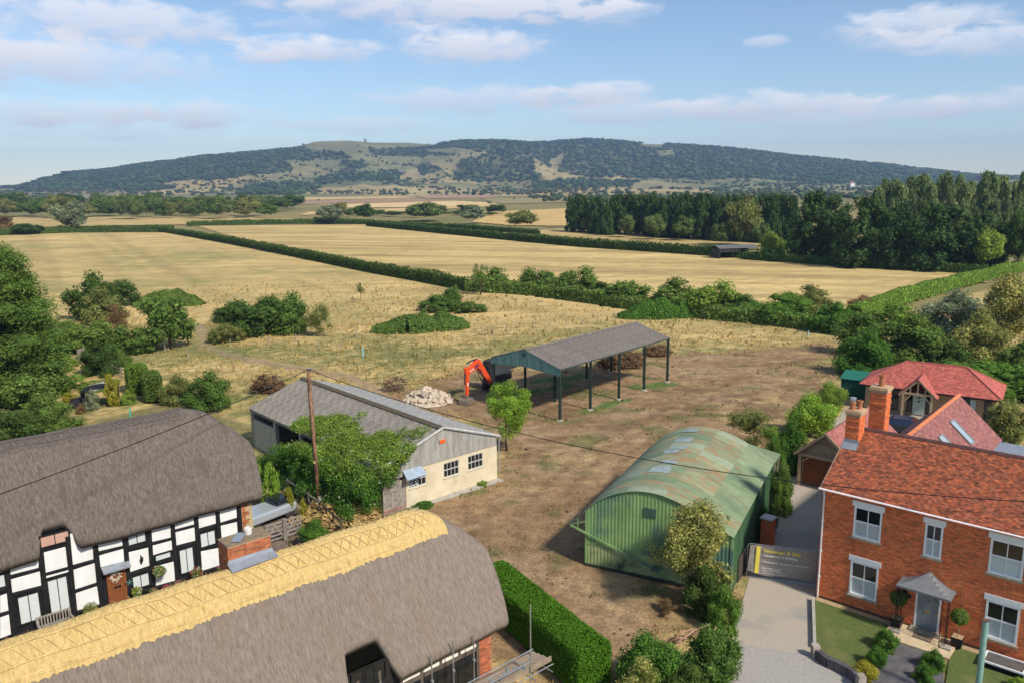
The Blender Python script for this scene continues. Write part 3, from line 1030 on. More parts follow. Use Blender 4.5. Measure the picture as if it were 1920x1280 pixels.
class Roof:
    """thatch surface: sections over the ridge, lowered and rounded towards the hipped end"""

    def __init__(s, x0, x1, ye, yr, ze, zr, hip=2.6, drop=2.0, notch=None, seed=1, left_hip=False):
        s.x0, s.x1, s.ye, s.yr, s.ze, s.zr, s.hip, s.drop, s.notch = x0, x1, ye, yr, ze, zr, hip, drop, notch or []
        s.yb = 2 * yr - ye
        s.seed = seed

    def pt(s, x, v, off=0.0):
        """v 0 front eave .. 1 ridge .. 2 back eave"""
        side = 1 if v <= 1 else -1
        q = v if v <= 1 else 2 - v
        push = 0.0
        if side > 0:
            for a, b, s0, out in s.notch:
                w = sstep(a - 0.30, a + 0.18, np.array(x)) * sstep(b + 0.30, b - 0.18, np.array(x))
                wide = sstep(a - 1.0, a + 0.4, np.array(x)) * sstep(b + 1.0, b - 0.4, np.array(x))
                q = q + (1 - q) * s0 * float(w) * max(0.0, 1 - 1.45 * q)
                push += out * float(wide) * max(0, 1 - q) ** 1.5
        u = 1 - q
        k = 0.055
        h = (math.sqrt(u * u + k * k) - k) / (math.sqrt(1 + k * k) - k)
        z = s.zr - (s.zr - s.ze) * (h - 0.10 * math.sin(math.pi * h) * (1 - h))
        y = s.yr - side * u * (s.yr - s.ye)
        e = max(0.0, min(1.0, (x - (s.x1 - s.hip)) / s.hip))
        cap = s.zr - s.drop * e * e
        kk = 0.5 * e + 1e-4
        hh = max(0.0, min(1.0, 0.5 + 0.5 * (cap - z) / kk))
        z = cap * (1 - hh) + z * hh - kk * hh * (1 - hh)
        xx = x - 0.45 * (u ** 5) * e ** 3
        nse = 0.05 * (math.sin(x * 2.3 + v * 5 + s.seed) + math.sin(x * 0.9 - v * 7 + s.seed * 2)) * 0.5
        z += nse + off * 0.8 + push * 0.35
        y -= side * (off * 0.6 + push)
        return Vector((xx, y, z))

    def mesh(s, name, m, parent, thick=0.36):
        nx = int((s.x1 - s.x0) / 0.14)
        vs = [0.0] + [i / 18 for i in range(1, 19)] + [1 + i / 12 for i in range(1, 13)]
        V, nr = [], len(vs) + 4
        for i in range(nx + 1):
            x = s.x0 + (s.x1 - s.x0) * i / nx
            col = [s.pt(x, v) for v in vs]
            f, b = col[0], col[-1]
            V += [(f.x, f.y + 0.75, f.z - 0.10), (f.x, f.y + 0.20, f.z - thick)]
            V += [tuple(p) for p in col]
            V += [(b.x, b.y - 0.20, b.z - thick), (b.x, b.y - 0.75, b.z - 0.10)]
        F = []
        for i in range(nx):
            for j in range(nr - 1):
                a = i * nr + j
                F.append((a, a + nr, a + nr + 1, a + 1))
        me = bpy.data.meshes.new(name)
        F.append(tuple(nx * nr + j for j in range(nr)))
        F.append(tuple(j for j in reversed(range(nr))))
        me.from_pydata(V, [], F)
        sm = [True] * len(F)
        sm[-1] = sm[-2] = False
        me.polygons.foreach_set('use_smooth', sm)
        me.update()
        return link(name, me, m, parent)

    def ridge(s, name, m, parent, depth=0.30, off=0.11, x1=None, seed=3, ragged=0.05):
        """ridge block laid over the crown, lower edges ragged"""
        x1 = x1 or s.x1
        r = random.Random(seed)
        nx = int((x1 - s.x0) / 0.07)
        V, n = [], 13
        jf = [r.uniform(0, ragged) for _ in range(nx + 1)]
        jb = [r.uniform(0, ragged) for _ in range(nx + 1)]
        for i in range(nx + 1):
            x = s.x0 + (x1 - s.x0) * i / nx
            a, b = 1 - depth - jf[i], 1 + depth + jb[i]
            for j in range(n):
                v = a + (b - a) * j / (n - 1)
                o = 0.015 if j in (0, n - 1) else off + r.uniform(-0.008, 0.008)
                V.append(tuple(s.pt(x, v, o)))
        F = [(i * n + j, (i + 1) * n + j, (i + 1) * n + j + 1, i * n + j + 1) for i in range(nx) for j in range(n - 1)]
        F.append(tuple(nx * n + j for j in range(n)))
        me = bpy.data.meshes.new(name)
        me.from_pydata(V, [], F)
        me.update()
        return link(name, me, m, parent)

    def spars(s, m, parent, v0, v1, step, off, x0=None, x1=None, r=0.014):
        x0, x1 = x0 or s.x0, x1 or s.x1
        n = int((x1 - x0) / step)
        for i in range(n):
            a, b = x0 + i * step, x0 + (i + 1) * step
            for (va, vb) in ((v0, v1), (v1, v0)):
                MB().tube([s.pt(a, va, off), s.pt((a + b) / 2, (va + vb) / 2, off + 0.012), s.pt(b, vb, off)], r, 4).build('spar', m, parent)
        for v in (v0, v1):
            for i in range(0, n, 4):
                a, b = x0 + i * step, x0 + min(n, i + 4) * step
                MB().tube([s.pt(a + (b - a) * k / 4, v, off + 0.01) for k in range(5)], r * 1.2, 4).build('ligger', m, parent)


def quad_slab(o, a, pts, y0, y1):
    """slab between two depths whose face is given by four photo pixels on a wall"""
    q = [on_wall(o, a, *p) for p in pts]
    mb = MB()
    v = [(x, y0, z) for x, z in q] + [(x, y1, z) for x, z in q]
    mb.solid(v, [(0, 3, 2, 1), (4, 5, 6, 7), (0, 1, 5, 4), (1, 2, 6, 5), (2, 3, 7, 6), (3, 0, 4, 7)])
    return mb


def bricks(mb, x0, x1, z0, z1, y, out, holes=(), bl=0.225, bh=0.075, rng=None, flip=None, dep=0.03, pal=None):
    """running-bond bricks on a wall face at depth y, proud of the mortar by `out` (towards -y); holes are (xa, xb, za, zb)"""
    rng = rng or random.Random(4)
    pal = pal or [(1, 1, 1), (1.12, 1.02, .95), (.82, .76, .74), (1.06, .9, .8), (.9, .95, .95), (1.1, 1.15, 1.1), (.76, .72, .72)]
    n = int((z1 - z0) / bh)
    for r in range(n):
        za, zb = z0 + r * bh + 0.006, z0 + (r + 1) * bh - 0.004
        x = x0 - (bl / 2 if r % 2 else 0) - rng.random() * 0.01
        cuts = sorted((h[0], h[1]) for h in holes if h[2] < zb and h[3] > za)
        while x < x1:
            a, b = max(x, x0), min(x + bl - 0.01, x1)
            x += bl
            segs = [(a, b)]
            for ca, cb in cuts:
                ns = []
                for sa, sb in segs:
                    if cb <= sa or ca >= sb:
                        ns.append((sa, sb))
                    else:
                        if ca > sa:
                            ns.append((sa, ca))
                        if cb < sb:
                            ns.append((cb, sb))
                segs = ns
            for sa, sb in segs:
                if sb - sa < 0.03:
                    continue
                k = rng.choice(pal)
                g = rng.uniform(0.85, 1.12)
                mb.col = tuple(c * g for c in k)
                o = y - out - rng.uniform(0, 0.004)
                if flip:
                    mb.solid([flip(*p) for p in ((sa, y, za), (sb, y, za), (sb, y, zb), (sa, y, zb), (sa, o, za), (sb, o, za), (sb, o, zb), (sa, o, zb))], [(4, 5, 6, 7), (0, 1, 5, 4), (1, 2, 6, 5), (2, 3, 7, 6), (3, 0, 4, 7)])
                else:
                    mb.solid([(sa, y, za), (sb, y, za), (sb, y, zb), (sa, y, zb), (sa, o, za), (sb, o, za), (sb, o, zb), (sa, o, zb)], [(4, 5, 6, 7), (0, 1, 5, 4), (1, 2, 6, 5), (2, 3, 7, 6), (3, 0, 4, 7)])
    mb.col = None
    return mb


# ------------------------------------------------------------------ far thatched cottage
A1 = 48.4
C1 = gp(479, 1050)
cot = empty('thatched_cottage', 'black and white timbered cottage under one long grey thatched roof', 'cottage', C1, azrot(A1))
zz = lambda *p: [(x / 2.2865, 720 + y / 2.2865) for x, y in p]
rf = Roof(-17.5, 0.95, -0.5, 4.05, 4.0, 8.55, hip=3.2, drop=2.1, notch=[(on_wall(C1, A1, 72, 1010)[0] + 0.1, on_wall(C1, A1, 131, 1000)[0] + 0.05, 0.20, 0.12)], seed=2)
thatch = rf.mesh('thatch_roof', M_thatch, cot)
rg = rf.ridge('ridge_thatch', mat('old_ridge_thatch', (0.20, 0.165, 0.14), col2=(0.09, 0.073, 0.062), scale=9, detail=8, bump=1, bscale=40, stretch=(2, .6, .6)), thatch, depth=0.16, off=0.07, x1=-2.0, seed=5, ragged=0.02)
rf.spars(M_spar_old, rg, 0.87, 0.955, 0.30, 0.09, x0=-14, x1=-2.1, r=0.016)
MB().box((-17.5, 0.0, 0), (0.0, 0.25, 4.2)).build('frame_wall', M_black, cot)
MB().prism([(-17.5, 0.26), (-0.004, 0.26), (-0.004, 8.05), (-17.5, 8.05)], 0, 4.3).build('rear_wall', M_white, cot)
mb = MB()
mb.solid([(0, 0.3, 4.2), (0, 7.9, 4.2), (0, 5.6, 6.4), (0, 2.5, 6.4), (-0.25, 0.3, 4.2), (-0.25, 7.9, 4.2), (-0.25, 5.6, 6.4), (-0.25, 2.5, 6.4)], [(0, 1, 2, 3), (7, 6, 5, 4), (0, 4, 5, 1), (1, 5, 6, 2), (2, 6, 7, 3), (3, 7, 4, 0)])
mb.build('gable_wall', M_white, cot)
PANELS = [[(38, 770), (165, 735), (165, 785), (45, 815)], [(45, 835), (172, 800), (178, 860), (52, 892)], [(0, 905), (35, 893), (45, 965), (0, 978)], [(0, 998), (48, 982), (60, 1065), (0, 1088)],
          [(178, 722), (280, 695), (290, 780), (188, 808)], [(190, 818), (295, 792), (295, 802), (190, 832)], [(296, 640), (393, 630), (400, 748), (303, 775)], [(310, 795), (405, 765), (413, 848), (320, 878)],
          [(322, 895), (415, 862), (428, 940), (332, 972)], [(410, 640), (520, 615), (525, 690), (418, 715)], [(420, 735), (528, 700), (532, 757), (425, 785)], [(545, 720), (637, 698), (642, 775), (552, 805)],
          [(643, 580), (728, 560), (732, 655), (648, 675)], [(650, 690), (735, 668), (738, 710), (655, 733)], [(662, 780), (745, 758), (750, 840), (668, 862)], [(743, 560), (826, 535), (832, 600), (748, 622)],
          [(748, 630), (835, 608), (838, 668), (752, 690)], [(843, 535), (920, 510), (925, 595), (850, 617)], [(860, 715), (935, 700), (940, 775), (865, 798)], [(936, 510), (1010, 485), (1015, 570), (942, 592)],
          [(943, 605), (1015, 588), (1020, 660), (950, 680)], [(950, 710), (985, 700), (985, 765), (955, 772)]]
for p in PANELS:
    bevel(quad_slab(C1, A1, zz(*p), 0.0, -0.03).build('plaster_panel', M_white, cot), 0.012, 1)
POSTS = [((26, 760), (60, 1085), .22), ((172, 700), (203, 1000), .24), ((289, 650), (320, 975), .22), ((402, 640), (438, 950), .24), ((532, 620), (556, 905), .22), ((636, 590), (656, 870), .22), ((735, 560), (760, 848), .22), ((836, 535), (857, 812), .24), ((929, 510), (951, 780), .20), ((1018, 480), (1033, 700), .16)]
wl = lambda x, y: on_wall(C1, A1, x / 2.2865, 720 + y / 2.2865)
for a, b, w in POSTS:
    (xa, za), (xb, zb) = wl(*a), wl(*b)
    bevel(MB().bar((xa, -0.02, za), (xb, -0.02, max(0.05, zb)), w, 0.11, up=(0, 1, 0)).build('post', M_black, cot), 0.015, 1)
RAILS = [((30, 825), (170, 790)), ((55, 900), (180, 868)), ((0, 885), (30, 876)), ((0, 988), (45, 972)), ((183, 815), (290, 787)), ((305, 785), (402, 757)), ((318, 887), (415, 855)), ((418, 725), (528, 695)), ((543, 705), (640, 683)), ((556, 813), (640, 790)), ((648, 683), (733, 660)), ((665, 765), (745, 745)), ((748, 626), (833, 604)), ((752, 700), (838, 678)), ((852, 628), (925, 605)), ((863, 706), (938, 690)), ((942, 598), (1017, 580)), ((950, 695), (1020, 672)), ((65, 1078), (205, 1035)), ((325, 975), (435, 945)), ((560, 900), (760, 845)), ((760, 845), (985, 770))]
for a, b in RAILS:
    (xa, za), (xb, zb) = wl(*a), wl(*b)
    bevel(MB().bar((xa, -0.016, za), (xb, -0.016, zb), 0.16, 0.10, up=(0, 1, 0)).build('rail', M_black, cot), 0.015, 1)


def window_px(parent, o, a, p4, fm, pm, slats=0, cols=1, rows=1, y=-0.01, fw=0.06, slat_m=None, border=None):
    """framed window from four photo pixels on the wall: frame, each pane, blind slats"""
    q = [on_wall(o, a, *p) for p in p4]
    x0, x1 = (q[0][0] + q[3][0]) / 2, (q[1][0] + q[2][0]) / 2
    z1, z0 = (q[0][1] + q[1][1]) / 2, (q[2][1] + q[3][1]) / 2
    mb = MB()
    for (u0, u1, w0, w1) in ((x0 - fw, x0, z0 - fw, z1 + fw), (x1, x1 + fw, z0 - fw, z1 + fw), (x0, x1, z1, z1 + fw), (x0, x1, z0 - fw, z0)):
        mb.box((u0, y - 0.06, w0), (u1, y, w1))
    for i in range(1, cols):
        u = x0 + (x1 - x0) * i / cols
        mb.box((u - .018, y - 0.045, z0), (u + .018, y - .004, z1))
    for j in range(1, rows):
        w = z0 + (z1 - z0) * j / rows
        mb.box((x0, y - 0.04, w - .018), (x1, y - .006, w + .018))
    win = mb.build('window', fm, parent)
    for i in range(cols):
        for j in range(rows):
            MB().box((x0 + (x1 - x0) * i / cols + .004, y - 0.022, z0 + (z1 - z0) * j / rows + .004), (x0 + (x1 - x0) * (i + 1) / cols - .004, y - 0.016, z0 + (z1 - z0) * (j + 1) / rows - .004)).build('pane', pm, win)
    if slats:
        mb = MB()
        for k in range(slats):
            w = z0 + (z1 - z0) * (k + .5) / slats
            h = (z1 - z0) / slats
            mb.solid([(x0 + .02, y - .024, w - h * .42), (x1 - .02, y - .024, w - h * .42), (x1 - .02, y - .038, w + h * .30), (x0 + .02, y - .038, w + h * .30)], [(0, 1, 2, 3)])
        mb.build('blind_slats', slat_m or M_blindw, win, kind='stuff')
    return win


for p, cols, rows, sl in (([(78, 910), (165, 890), (172, 1000), (88, 1028)], 2, 1, 14), ([(205, 840), (285, 820), (297, 960), (218, 978)], 2, 1, 18), ([(548, 650), (620, 630), (622, 668), (552, 690)], 2, 1, 7),
                          ([(665, 733), (728, 717), (730, 738), (668, 755)], 1, 1, 4), ([(568, 825), (635, 805), (638, 858), (572, 875)], 2, 1, 8), ([(770, 710), (825, 695), (830, 790), (775, 815)], 2, 1, 14),
                          ([(857, 638), (918, 625), (922, 680), (862, 697)], 2, 1, 8), ([(-40, 830), (18, 808), (20, 860), (-38, 882)], 2, 1, 8)):
    window_px(cot, C1, A1, zz(*p), M_black, M_blind, slats=sl, cols=cols, rows=rows, fw=0.09)
dw = window_px(cot, C1, A1, zz((172, 655), (290, 625), (295, 668), (178, 697)), M_black, M_pinkboard, cols=2, y=0.0, fw=0.07)
dw['label'] = 'small pink boarded window set in a notch of the thatch'
q = [wl(*p) for p in ((447, 805), (535, 782), (545, 925), (460, 955))]
x0, x1, z1 = q[0][0] + .05, q[1][0] + .02, 2.02
door = MB().box((x0, -0.05, 0.04), (x1, -0.005, z1)).build('door', M_oakdoor, cot)
for i in range(5):
    xa = x0 + (x1 - x0) * i / 5
    MB().box((xa + .008, -0.064, 0.05), (xa + (x1 - x0) / 5 - .008, -0.051, z1 - .02)).build('door_plank', M_oakdoor, door)
MB().box((x0 + .3, -0.08, 1.0), (x1 - .3, -0.064, 1.1)).build('letter_plate', M_iron, door)
MB().box((x1 - .13, -0.10, .98), (x1 - .09, -0.064, 1.16)).build('handle', M_iron, door)
mb = MB()
mb.solid([(x0 - .18, -.005, z1 + .28), (x1 + .18, -.005, z1 + .28), (x1 + .18, -.42, z1 + .10), (x0 - .18, -.42, z1 + .10), (x0 - .18, -.005, z1 + .2), (x1 + .18, -.005, z1 + .2), (x1 + .18, -.42, z1 + .03), (x0 - .18, -.42, z1 + .03)], [(0, 3, 2, 1), (4, 5, 6, 7), (0, 1, 5, 4), (1, 2, 6, 5), (2, 3, 7, 6), (3, 0, 4, 7)])
mb.build('door_hood', M_lead, cot)
# stone and brick corner
(xs, _), = [wl(1035, 560)]
MB().box((xs, -0.035, 0), (0.02, -0.002, 4.3)).build('stone_corner', M_stone, cot)
mb = MB()
rr = random.Random(3)
for r in range(52):
    z = r * 0.08
    w = 0.18 + (0.20 if r % 6 < 3 else 0.0) + rr.uniform(-.03, .05)
    bricks(mb, xs + 0.02, xs + 0.02 + w, z, z + 0.0799, -0.035, 0.012, rng=rr)
mb.build('quoin_bricks', M_brick_old, cot, kind='stuff')
# wall lantern
lx, lz = wl(603, 745)
mb = MB()
mb.box((lx - .02, -.25, lz + .12), (lx + .02, -.0, lz + .15))
mb.lathe([(0.02, 0.26), (0.09, 0.2), (0.075, 0.18), (0.055, 0.0), (0.02, -0.02)][::-1], (lx, -.22, lz - .1), 6)
mb.box((lx - .03, -.06, lz - .3), (lx + .03, -.01, lz + .18))
mb.build('wall_lantern', M_iron, cot)

# ------------------------------------------------------------------ near thatched cottage
A2 = 48.6
E2 = gp(968, 1160, 3.7)
X2d, Y2d = frame_dirs(A2)
O2 = Vector((E2.x, E2.y, 0)) - X2d * 1.1 + Y2d * 0.45
nct = empty('thatched_cottage', 'nearest thatched cottage with new golden straw ridge and scaffold at its front', 'cottage', O2, azrot(A2))
na_, nb_ = on_wall(O2, A2, 655, 1262)[0], on_wall(O2, A2, 722, 1240)[0]
rf2 = Roof(-21, 1.15, -0.45, 3.2, 3.72, 7.95, hip=3.0, drop=1.7, notch=[(na_ - .1, nb_ + .1, 0.26, 0.28)], seed=7)
th2 = rf2.mesh('thatch_roof', M_thatch2, nct)
rg2 = rf2.ridge('straw_ridge', M_straw_new, th2, depth=0.30, off=0.085, x1=-0.35, seed=9, ragged=0.022)
rf2.spars(M_spar, rg2, 0.80, 0.93, 0.42, 0.125, x0=-19, x1=-0.6, r=0.012)
rf2.spars(M_spar, rg2, 0.715, 0.735, 1.4, 0.075, x0=-19, x1=-1.0, r=0.008)
# loose straw ends along the ridge
mb = MB()
rr = random.Random(12)
for i in range(120):
    x = rr.uniform(-19, -0.4)
    v = rr.choice((0.99, 1.0, 1.01, .76, .85)) + rr.uniform(-.03, .03)
    p = rf2.pt(x, v, 0.12)
    q = rf2.pt(x + rr.uniform(-.08, .08), v - 0.035 if v < .9 else v + rr.uniform(-.03, .05), 0.10 + rr.uniform(0, .07))
    mb.tube([p, q], 0.009, 3, caps=False)
mb.build('straw_ends', M_straw_new, rg2, kind='stuff')
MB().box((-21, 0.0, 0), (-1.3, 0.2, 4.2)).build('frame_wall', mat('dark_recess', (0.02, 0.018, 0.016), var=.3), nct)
MB().box((-21, 6.1, 0), (-0.03, 6.3, 4.1)).box((-.3, .21, 0), (-.03, 6.098, 4.0)).build('rear_wall', M_cream, nct)
mb = MB()
mb.solid([(-.02, 0.2, 4.0), (-.02, 6.2, 4.0), (-.02, 4.4, 6.0), (-.02, 2.0, 6.0), (-.25, 0.2, 4.0), (-.25, 6.2, 4.0), (-.25, 4.4, 6.0), (-.25, 2.0, 6.0)], [(0, 1, 2, 3), (7, 6, 5, 4), (0, 4, 5, 1), (1, 5, 6, 2), (2, 6, 7, 3), (3, 7, 4, 0)])
mb.build('gable_wall', M_cream, nct)
z8 = lambda *p: [(800 + x / 8, 1120 + y / 8) for x, y in p]
w2 = lambda x, y: on_wall(O2, A2, 800 + x / 8, 1120 + y / 8)
xb0, xb1 = w2(780, 800)[0], w2(960, 700)[0]
MB().box((xb0, -0.03, 0), (xb1, 0.0, 4.0)).build('brick_pier', M_mortar, nct)
bricks(MB(), xb0, xb1, 0.4, 3.95, -0.03, 0.012, rng=random.Random(5)).build('pier_bricks', M_brick_old, nct, kind='stuff')
MB().box((xb1 + .002, -0.04, 0), (0.0, 0.0, 4.0)).build('stone_corner', M_stone, nct)
xp = w2(735, 800)[0]
bevel(MB().box((xp, -0.06, 0), (xb0 - .004, 0.0, 4.0)).build('post', mat('brown_timber', (0.11, 0.085, 0.065), var=.3), nct), .01, 1)
zr_ = 3.02
MB().box((-14, -0.05, zr_ - .18), (xp - .003, 0.0, zr_)).build('rail', MATS['brown_timber'], nct)
for k in range(12):
    xa = xp - 0.9 * (k + 1)
    if xa + .9 < na_ - .2 or xa > nb_ + .2:
        MB().box((xa + .12, -0.035, zr_ + .003), (xa + .897, -0.003, 3.95)).build('plaster_panel', M_cream, nct)
    MB().box((xa, -0.055, zr_ + .003), (xa + .118, -0.003, 3.95)).build('stud', MATS['brown_timber'], nct)
    if k % 3 == 2:
        MB().box((xa, -0.055, 0.0), (xa + .13, -0.003, zr_ - .183)).build('stud', MATS['brown_timber'], nct)
for k in range(8):
    xa = xp - 1.3 * (k + 1)
    MB().box((xa + .05, -0.022, 0.4), (xa + 1.2, -0.004, zr_ - .2)).build('window_pane', M_glass, nct)
window_px(nct, O2, A2, [(657, 1262), (718, 1240), (722, 1268), (662, 1292)], M_black, M_glass, cols=3, y=-0.02, fw=.06)
# chimney at the ridge with lead apron
cx, cz = -0.0, 8.0
pc = gp(464, 1046, 8.4)
loc = Vector((pc.x, pc.y, 0)) - O2
lx, ly = loc.dot(X2d), loc.dot(Y2d)
ly = max(ly, 3.55)
lx += 0.35
chm = MB().box((lx - .78, ly - .2, 6.6), (lx + .78, ly + .62, 8.72)).build('chimney', M_mortar, nct)
mb = MB()
ch_pal = [(1, 1, 1), (.8, .75, .7), (1.1, 1.0, .8), (.62, .7, .65), (.9, .9, .9)]
bricks(mb, lx - .78, lx + .78, 7.4, 8.70, ly - .2, 0.012, rng=random.Random(8), pal=ch_pal)
bricks(mb, ly - .2, ly + .62, 7.4, 8.70, 0, 0.012, rng=random.Random(9), pal=ch_pal, flip=lambda a, b, c: (lx + .78 - b, a, c))
bricks(mb, ly - .2, ly + .62, 7.4, 8.70, 0, 0.012, rng=random.Random(10), pal=ch_pal, flip=lambda a, b, c: (lx - .78 + b, a, c))
mb.build('chimney_bricks', M_brick_old, chm, kind='stuff')
MB().box((lx - .80, ly - .22, 8.722), (lx + .80, ly + .64, 8.76)).build('flaunching', mat('lichened_mortar', (.30, .20, .09), col2=(.16, .14, .11), scale=5), chm)
mb = MB()
mb.lathe([(.13, 0), (.14, .22), (.12, .24), (.11, .2)], (lx + .2, ly + .32, 8.762), 12)
mb.build('chimney_pot', mat('white_glaze', (.62, .60, .55), var=.1), chm)
MB().bar((lx - .45, ly - .1, 8.80), (lx - .05, ly + .35, 8.86), .34, .02).build('slate_cap', M_lead, chm)
mb = MB()
p0, p1 = rf2.pt(lx - .85, .94, .15), rf2.pt(lx + .85, .94, .15)
mb.solid([p0, p1, (lx + .85, ly - .27, 8.12), (lx - .85, ly - .27, 8.12), (lx + .80, ly - .235, 8.24), (lx - .80, ly - .235, 8.24)], [(0, 1, 2, 3), (3, 2, 4, 5)])
mb.build('lead_apron', M_lead, chm)

# ------------------------------------------------------------------ scaffold before the near cottage
M_steel = mat('galvanised_steel', (0.42, 0.43, 0.43), var=0.2, rough=0.4, metal=0.7)
M_board = mat('scaffold_board', (0.33, 0.255, 0.185), col2=(0.22, 0.165, 0.115), scale=3, stretch=(.4, 4, 1), rand=.15, bump=.3)
scf = empty('scaffold', 'steel tube scaffold with plank platform along the nearest thatched eave', 'scaffold', O2, azrot(A2))
ZP = 2.0
for k in range(4):
    y = -0.62 - 0.235 * k
    o = MB().box((-9.5, y - .225, ZP), (1.85 + .06 * ((k * 7) % 3), y, ZP + .04)).build('board', M_board, scf)
MB().box((-9.5, -1.62, ZP + .01), (1.95, -1.58, ZP + .24)).build('toe_board', M_board, scf)
for k, (x, top) in enumerate(((0.75, 5.0), (-1.2, 4.0), (-2.2, 4.15), (-3.2, 4.0), (-5.4, 4.0))):
    y = -1.68 if k == 0 else -0.55
    MB().tube([(x, y, 0), (x, y, top)], 0.026, 8).build('standard', M_steel, scf)
    MB().box((x - .05, y - .05, ZP + .85), (x + .05, y + .05, ZP + .96)).build('coupler', M_steel, scf)
for (y, z, xa, xb) in ((-1.70, ZP + .55, -9.5, 0.85), (-1.70, ZP + 1.05, -9.5, 0.85), (-1.72, ZP - .06, -9.5, 1.95), (-0.6, ZP - .06, -9.5, 1.95)):
    MB().tube([(xa, y, z), (xb, y, z)], 0.025, 8).build('ledger', M_steel, scf)
for x in (1.6, 0.7, -1.2, -3.2):
    MB().tube([(x, -0.35, ZP - .11), (x, -2.05, ZP - .11)], 0.025, 8).build('transom', M_steel, scf)
MB().tube([(0.75, -1.6, 0.1), (-1.2, -1.6, ZP - .1)], 0.025, 8).build('brace', M_steel, scf)
rp = empty('rope', 'pale blue rope lying loosely coiled on the scaffold boards', 'rope', O2, azrot(A2))
pts = [(-0.9 + .9 * t / 40 * 2 + .16 * math.sin(t * .9), -1.05 + .17 * math.cos(t * .8) + .12 * math.sin(t * .33), ZP + .055 + .008 * (t % 3)) for t in range(40)]
MB().tube(pts, 0.012, 5).build('rope_strand', mat('blue_rope', (.22, .38, .42), var=.1), rp)

# trimmed hedge beyond the scaffold

# ------------------------------------------------------------------ asbestos-roofed workshop
M_fibre = mat('weathered_fibre_cement', (0.27, 0.245, 0.208), col2=(0.14, 0.125, 0.10), scale=2.2, detail=7, bump=.5, bscale=18, col3=(0.11, 0.10, 0.085), s3=1.1, l3=.58, h3=.75, rand=.08, coords='Object')
M_fibre2 = mat('pale_fibre_cement', (0.36, 0.35, 0.33), col2=(0.23, 0.222, 0.205), scale=2.5, detail=6, rand=.06)
M_clad = mat('grey_cladding', (0.40, 0.38, 0.34), col2=(0.26, 0.245, 0.215), scale=1.6, detail=6, stretch=(2, 2, .5), rand=.06)
M_render = mat('cream_render', (0.70, 0.61, 0.43), col2=(0.58, 0.49, 0.33), scale=.9, detail=6, col3=(0.40, 0.34, 0.23), s3=.7, l3=.6, h3=.78)
M_moss = mat('mossy_ridge', (0.12, 0.095, 0.055), var=.4, scale=8, bump=.8)
M_winframe = mat('grey_window_paint', (0.52, 0.53, 0.50), var=.15)
M_concrete = mat('concrete', (0.40, 0.37, 0.31), var=.2, scale=5, bump=.3)


def corrugated(w, l, waves, amp, name, per=4):
    """one corrugated sheet, x across the waves, y up the slope, both from 0"""
    n = waves * per
    V = []
    for i in range(n + 1):
        z = amp * math.sin(2 * math.pi * i / per + .4)
        V += [(w * i / n, 0, z), (w * i / n, l, z)]
    F = [(2 * i, 2 * i + 2, 2 * i + 3, 2 * i + 1) for i in range(n)]
    me = bpy.data.meshes.new(name)
    me.from_pydata(V, [], F)
    me.polygons.foreach_set('use_smooth', [True] * len(F))
    me.update()
    return me


def sheet_slope(parent, name, me, m, x0, x1, w, rows, l, eave, ridge_dir, over=0.12, lift=0.012, skip=()):
    """lay sheets of mesh `me` (width w, length l) on a slope: eave=(yz at x) start, ridge_dir = unit (y, z) up the slope"""
    n = int(round((x1 - x0) / w))
    ang = math.atan2(ridge_dir[1], ridge_dir[0])
    out = []
    for j in range(rows):
        for i in range(n):
            if (i, j) in skip:
                continue
            o = link(name, me, m, parent)
            d = j * (l - over)
            o.location = (x0 + i * w, eave[0] + ridge_dir[0] * d, eave[1] + ridge_dir[1] * d + lift * (j + 0.5 * (i % 2)))
            o.rotation_euler = (ang, 0, 0)
            out.append(o)
    return out


SHA = 48.0
SH = gp(932, 897)
shed = empty('workshop_shed', 'long low workshop with grey corrugated roof, cream wall and three paned windows', 'shed', SH, azrot(SHA))
GW, GL, GE, GR = 9.7, 19.6, 3.32, 4.95     # gable width, length, eave, ridge
# gable wall, rendered, with openings left for the windows
WIN = []
for (a, b, c, d) in (((765, 887), (798, 880), (800, 905), (768, 913)), ((831, 869), (860, 861), (861, 884), (833, 894)), ((877, 855), (905, 848), (906, 873), (878, 881))):
    q = [on_wall(SH, SHA, *p) for p in (a, b, c, d)]
    WIN.append(((q[0][0] + q[3][0]) / 2, (q[1][0] + q[2][0]) / 2, (q[2][1] + q[3][1]) / 2, (q[0][1] + q[1][1]) / 2))
mb = MB()
edges = [-7.95] + [v for w in WIN for v in w[:2]] + [0.0]
zb, zt = min(w[2] for w in WIN), max(w[3] for w in WIN)
mb.box((-7.95, 0.0, 0), (0, 0.22, zb))
mb.box((-7.95, 0.0, zt), (0, 0.22, 2.72))
for a, b in zip(edges[0::2], edges[1::2]):
    mb.box((a, 0.0, zb), (b, 0.22, zt))
mb.build('gable_wall', M_render, shed)
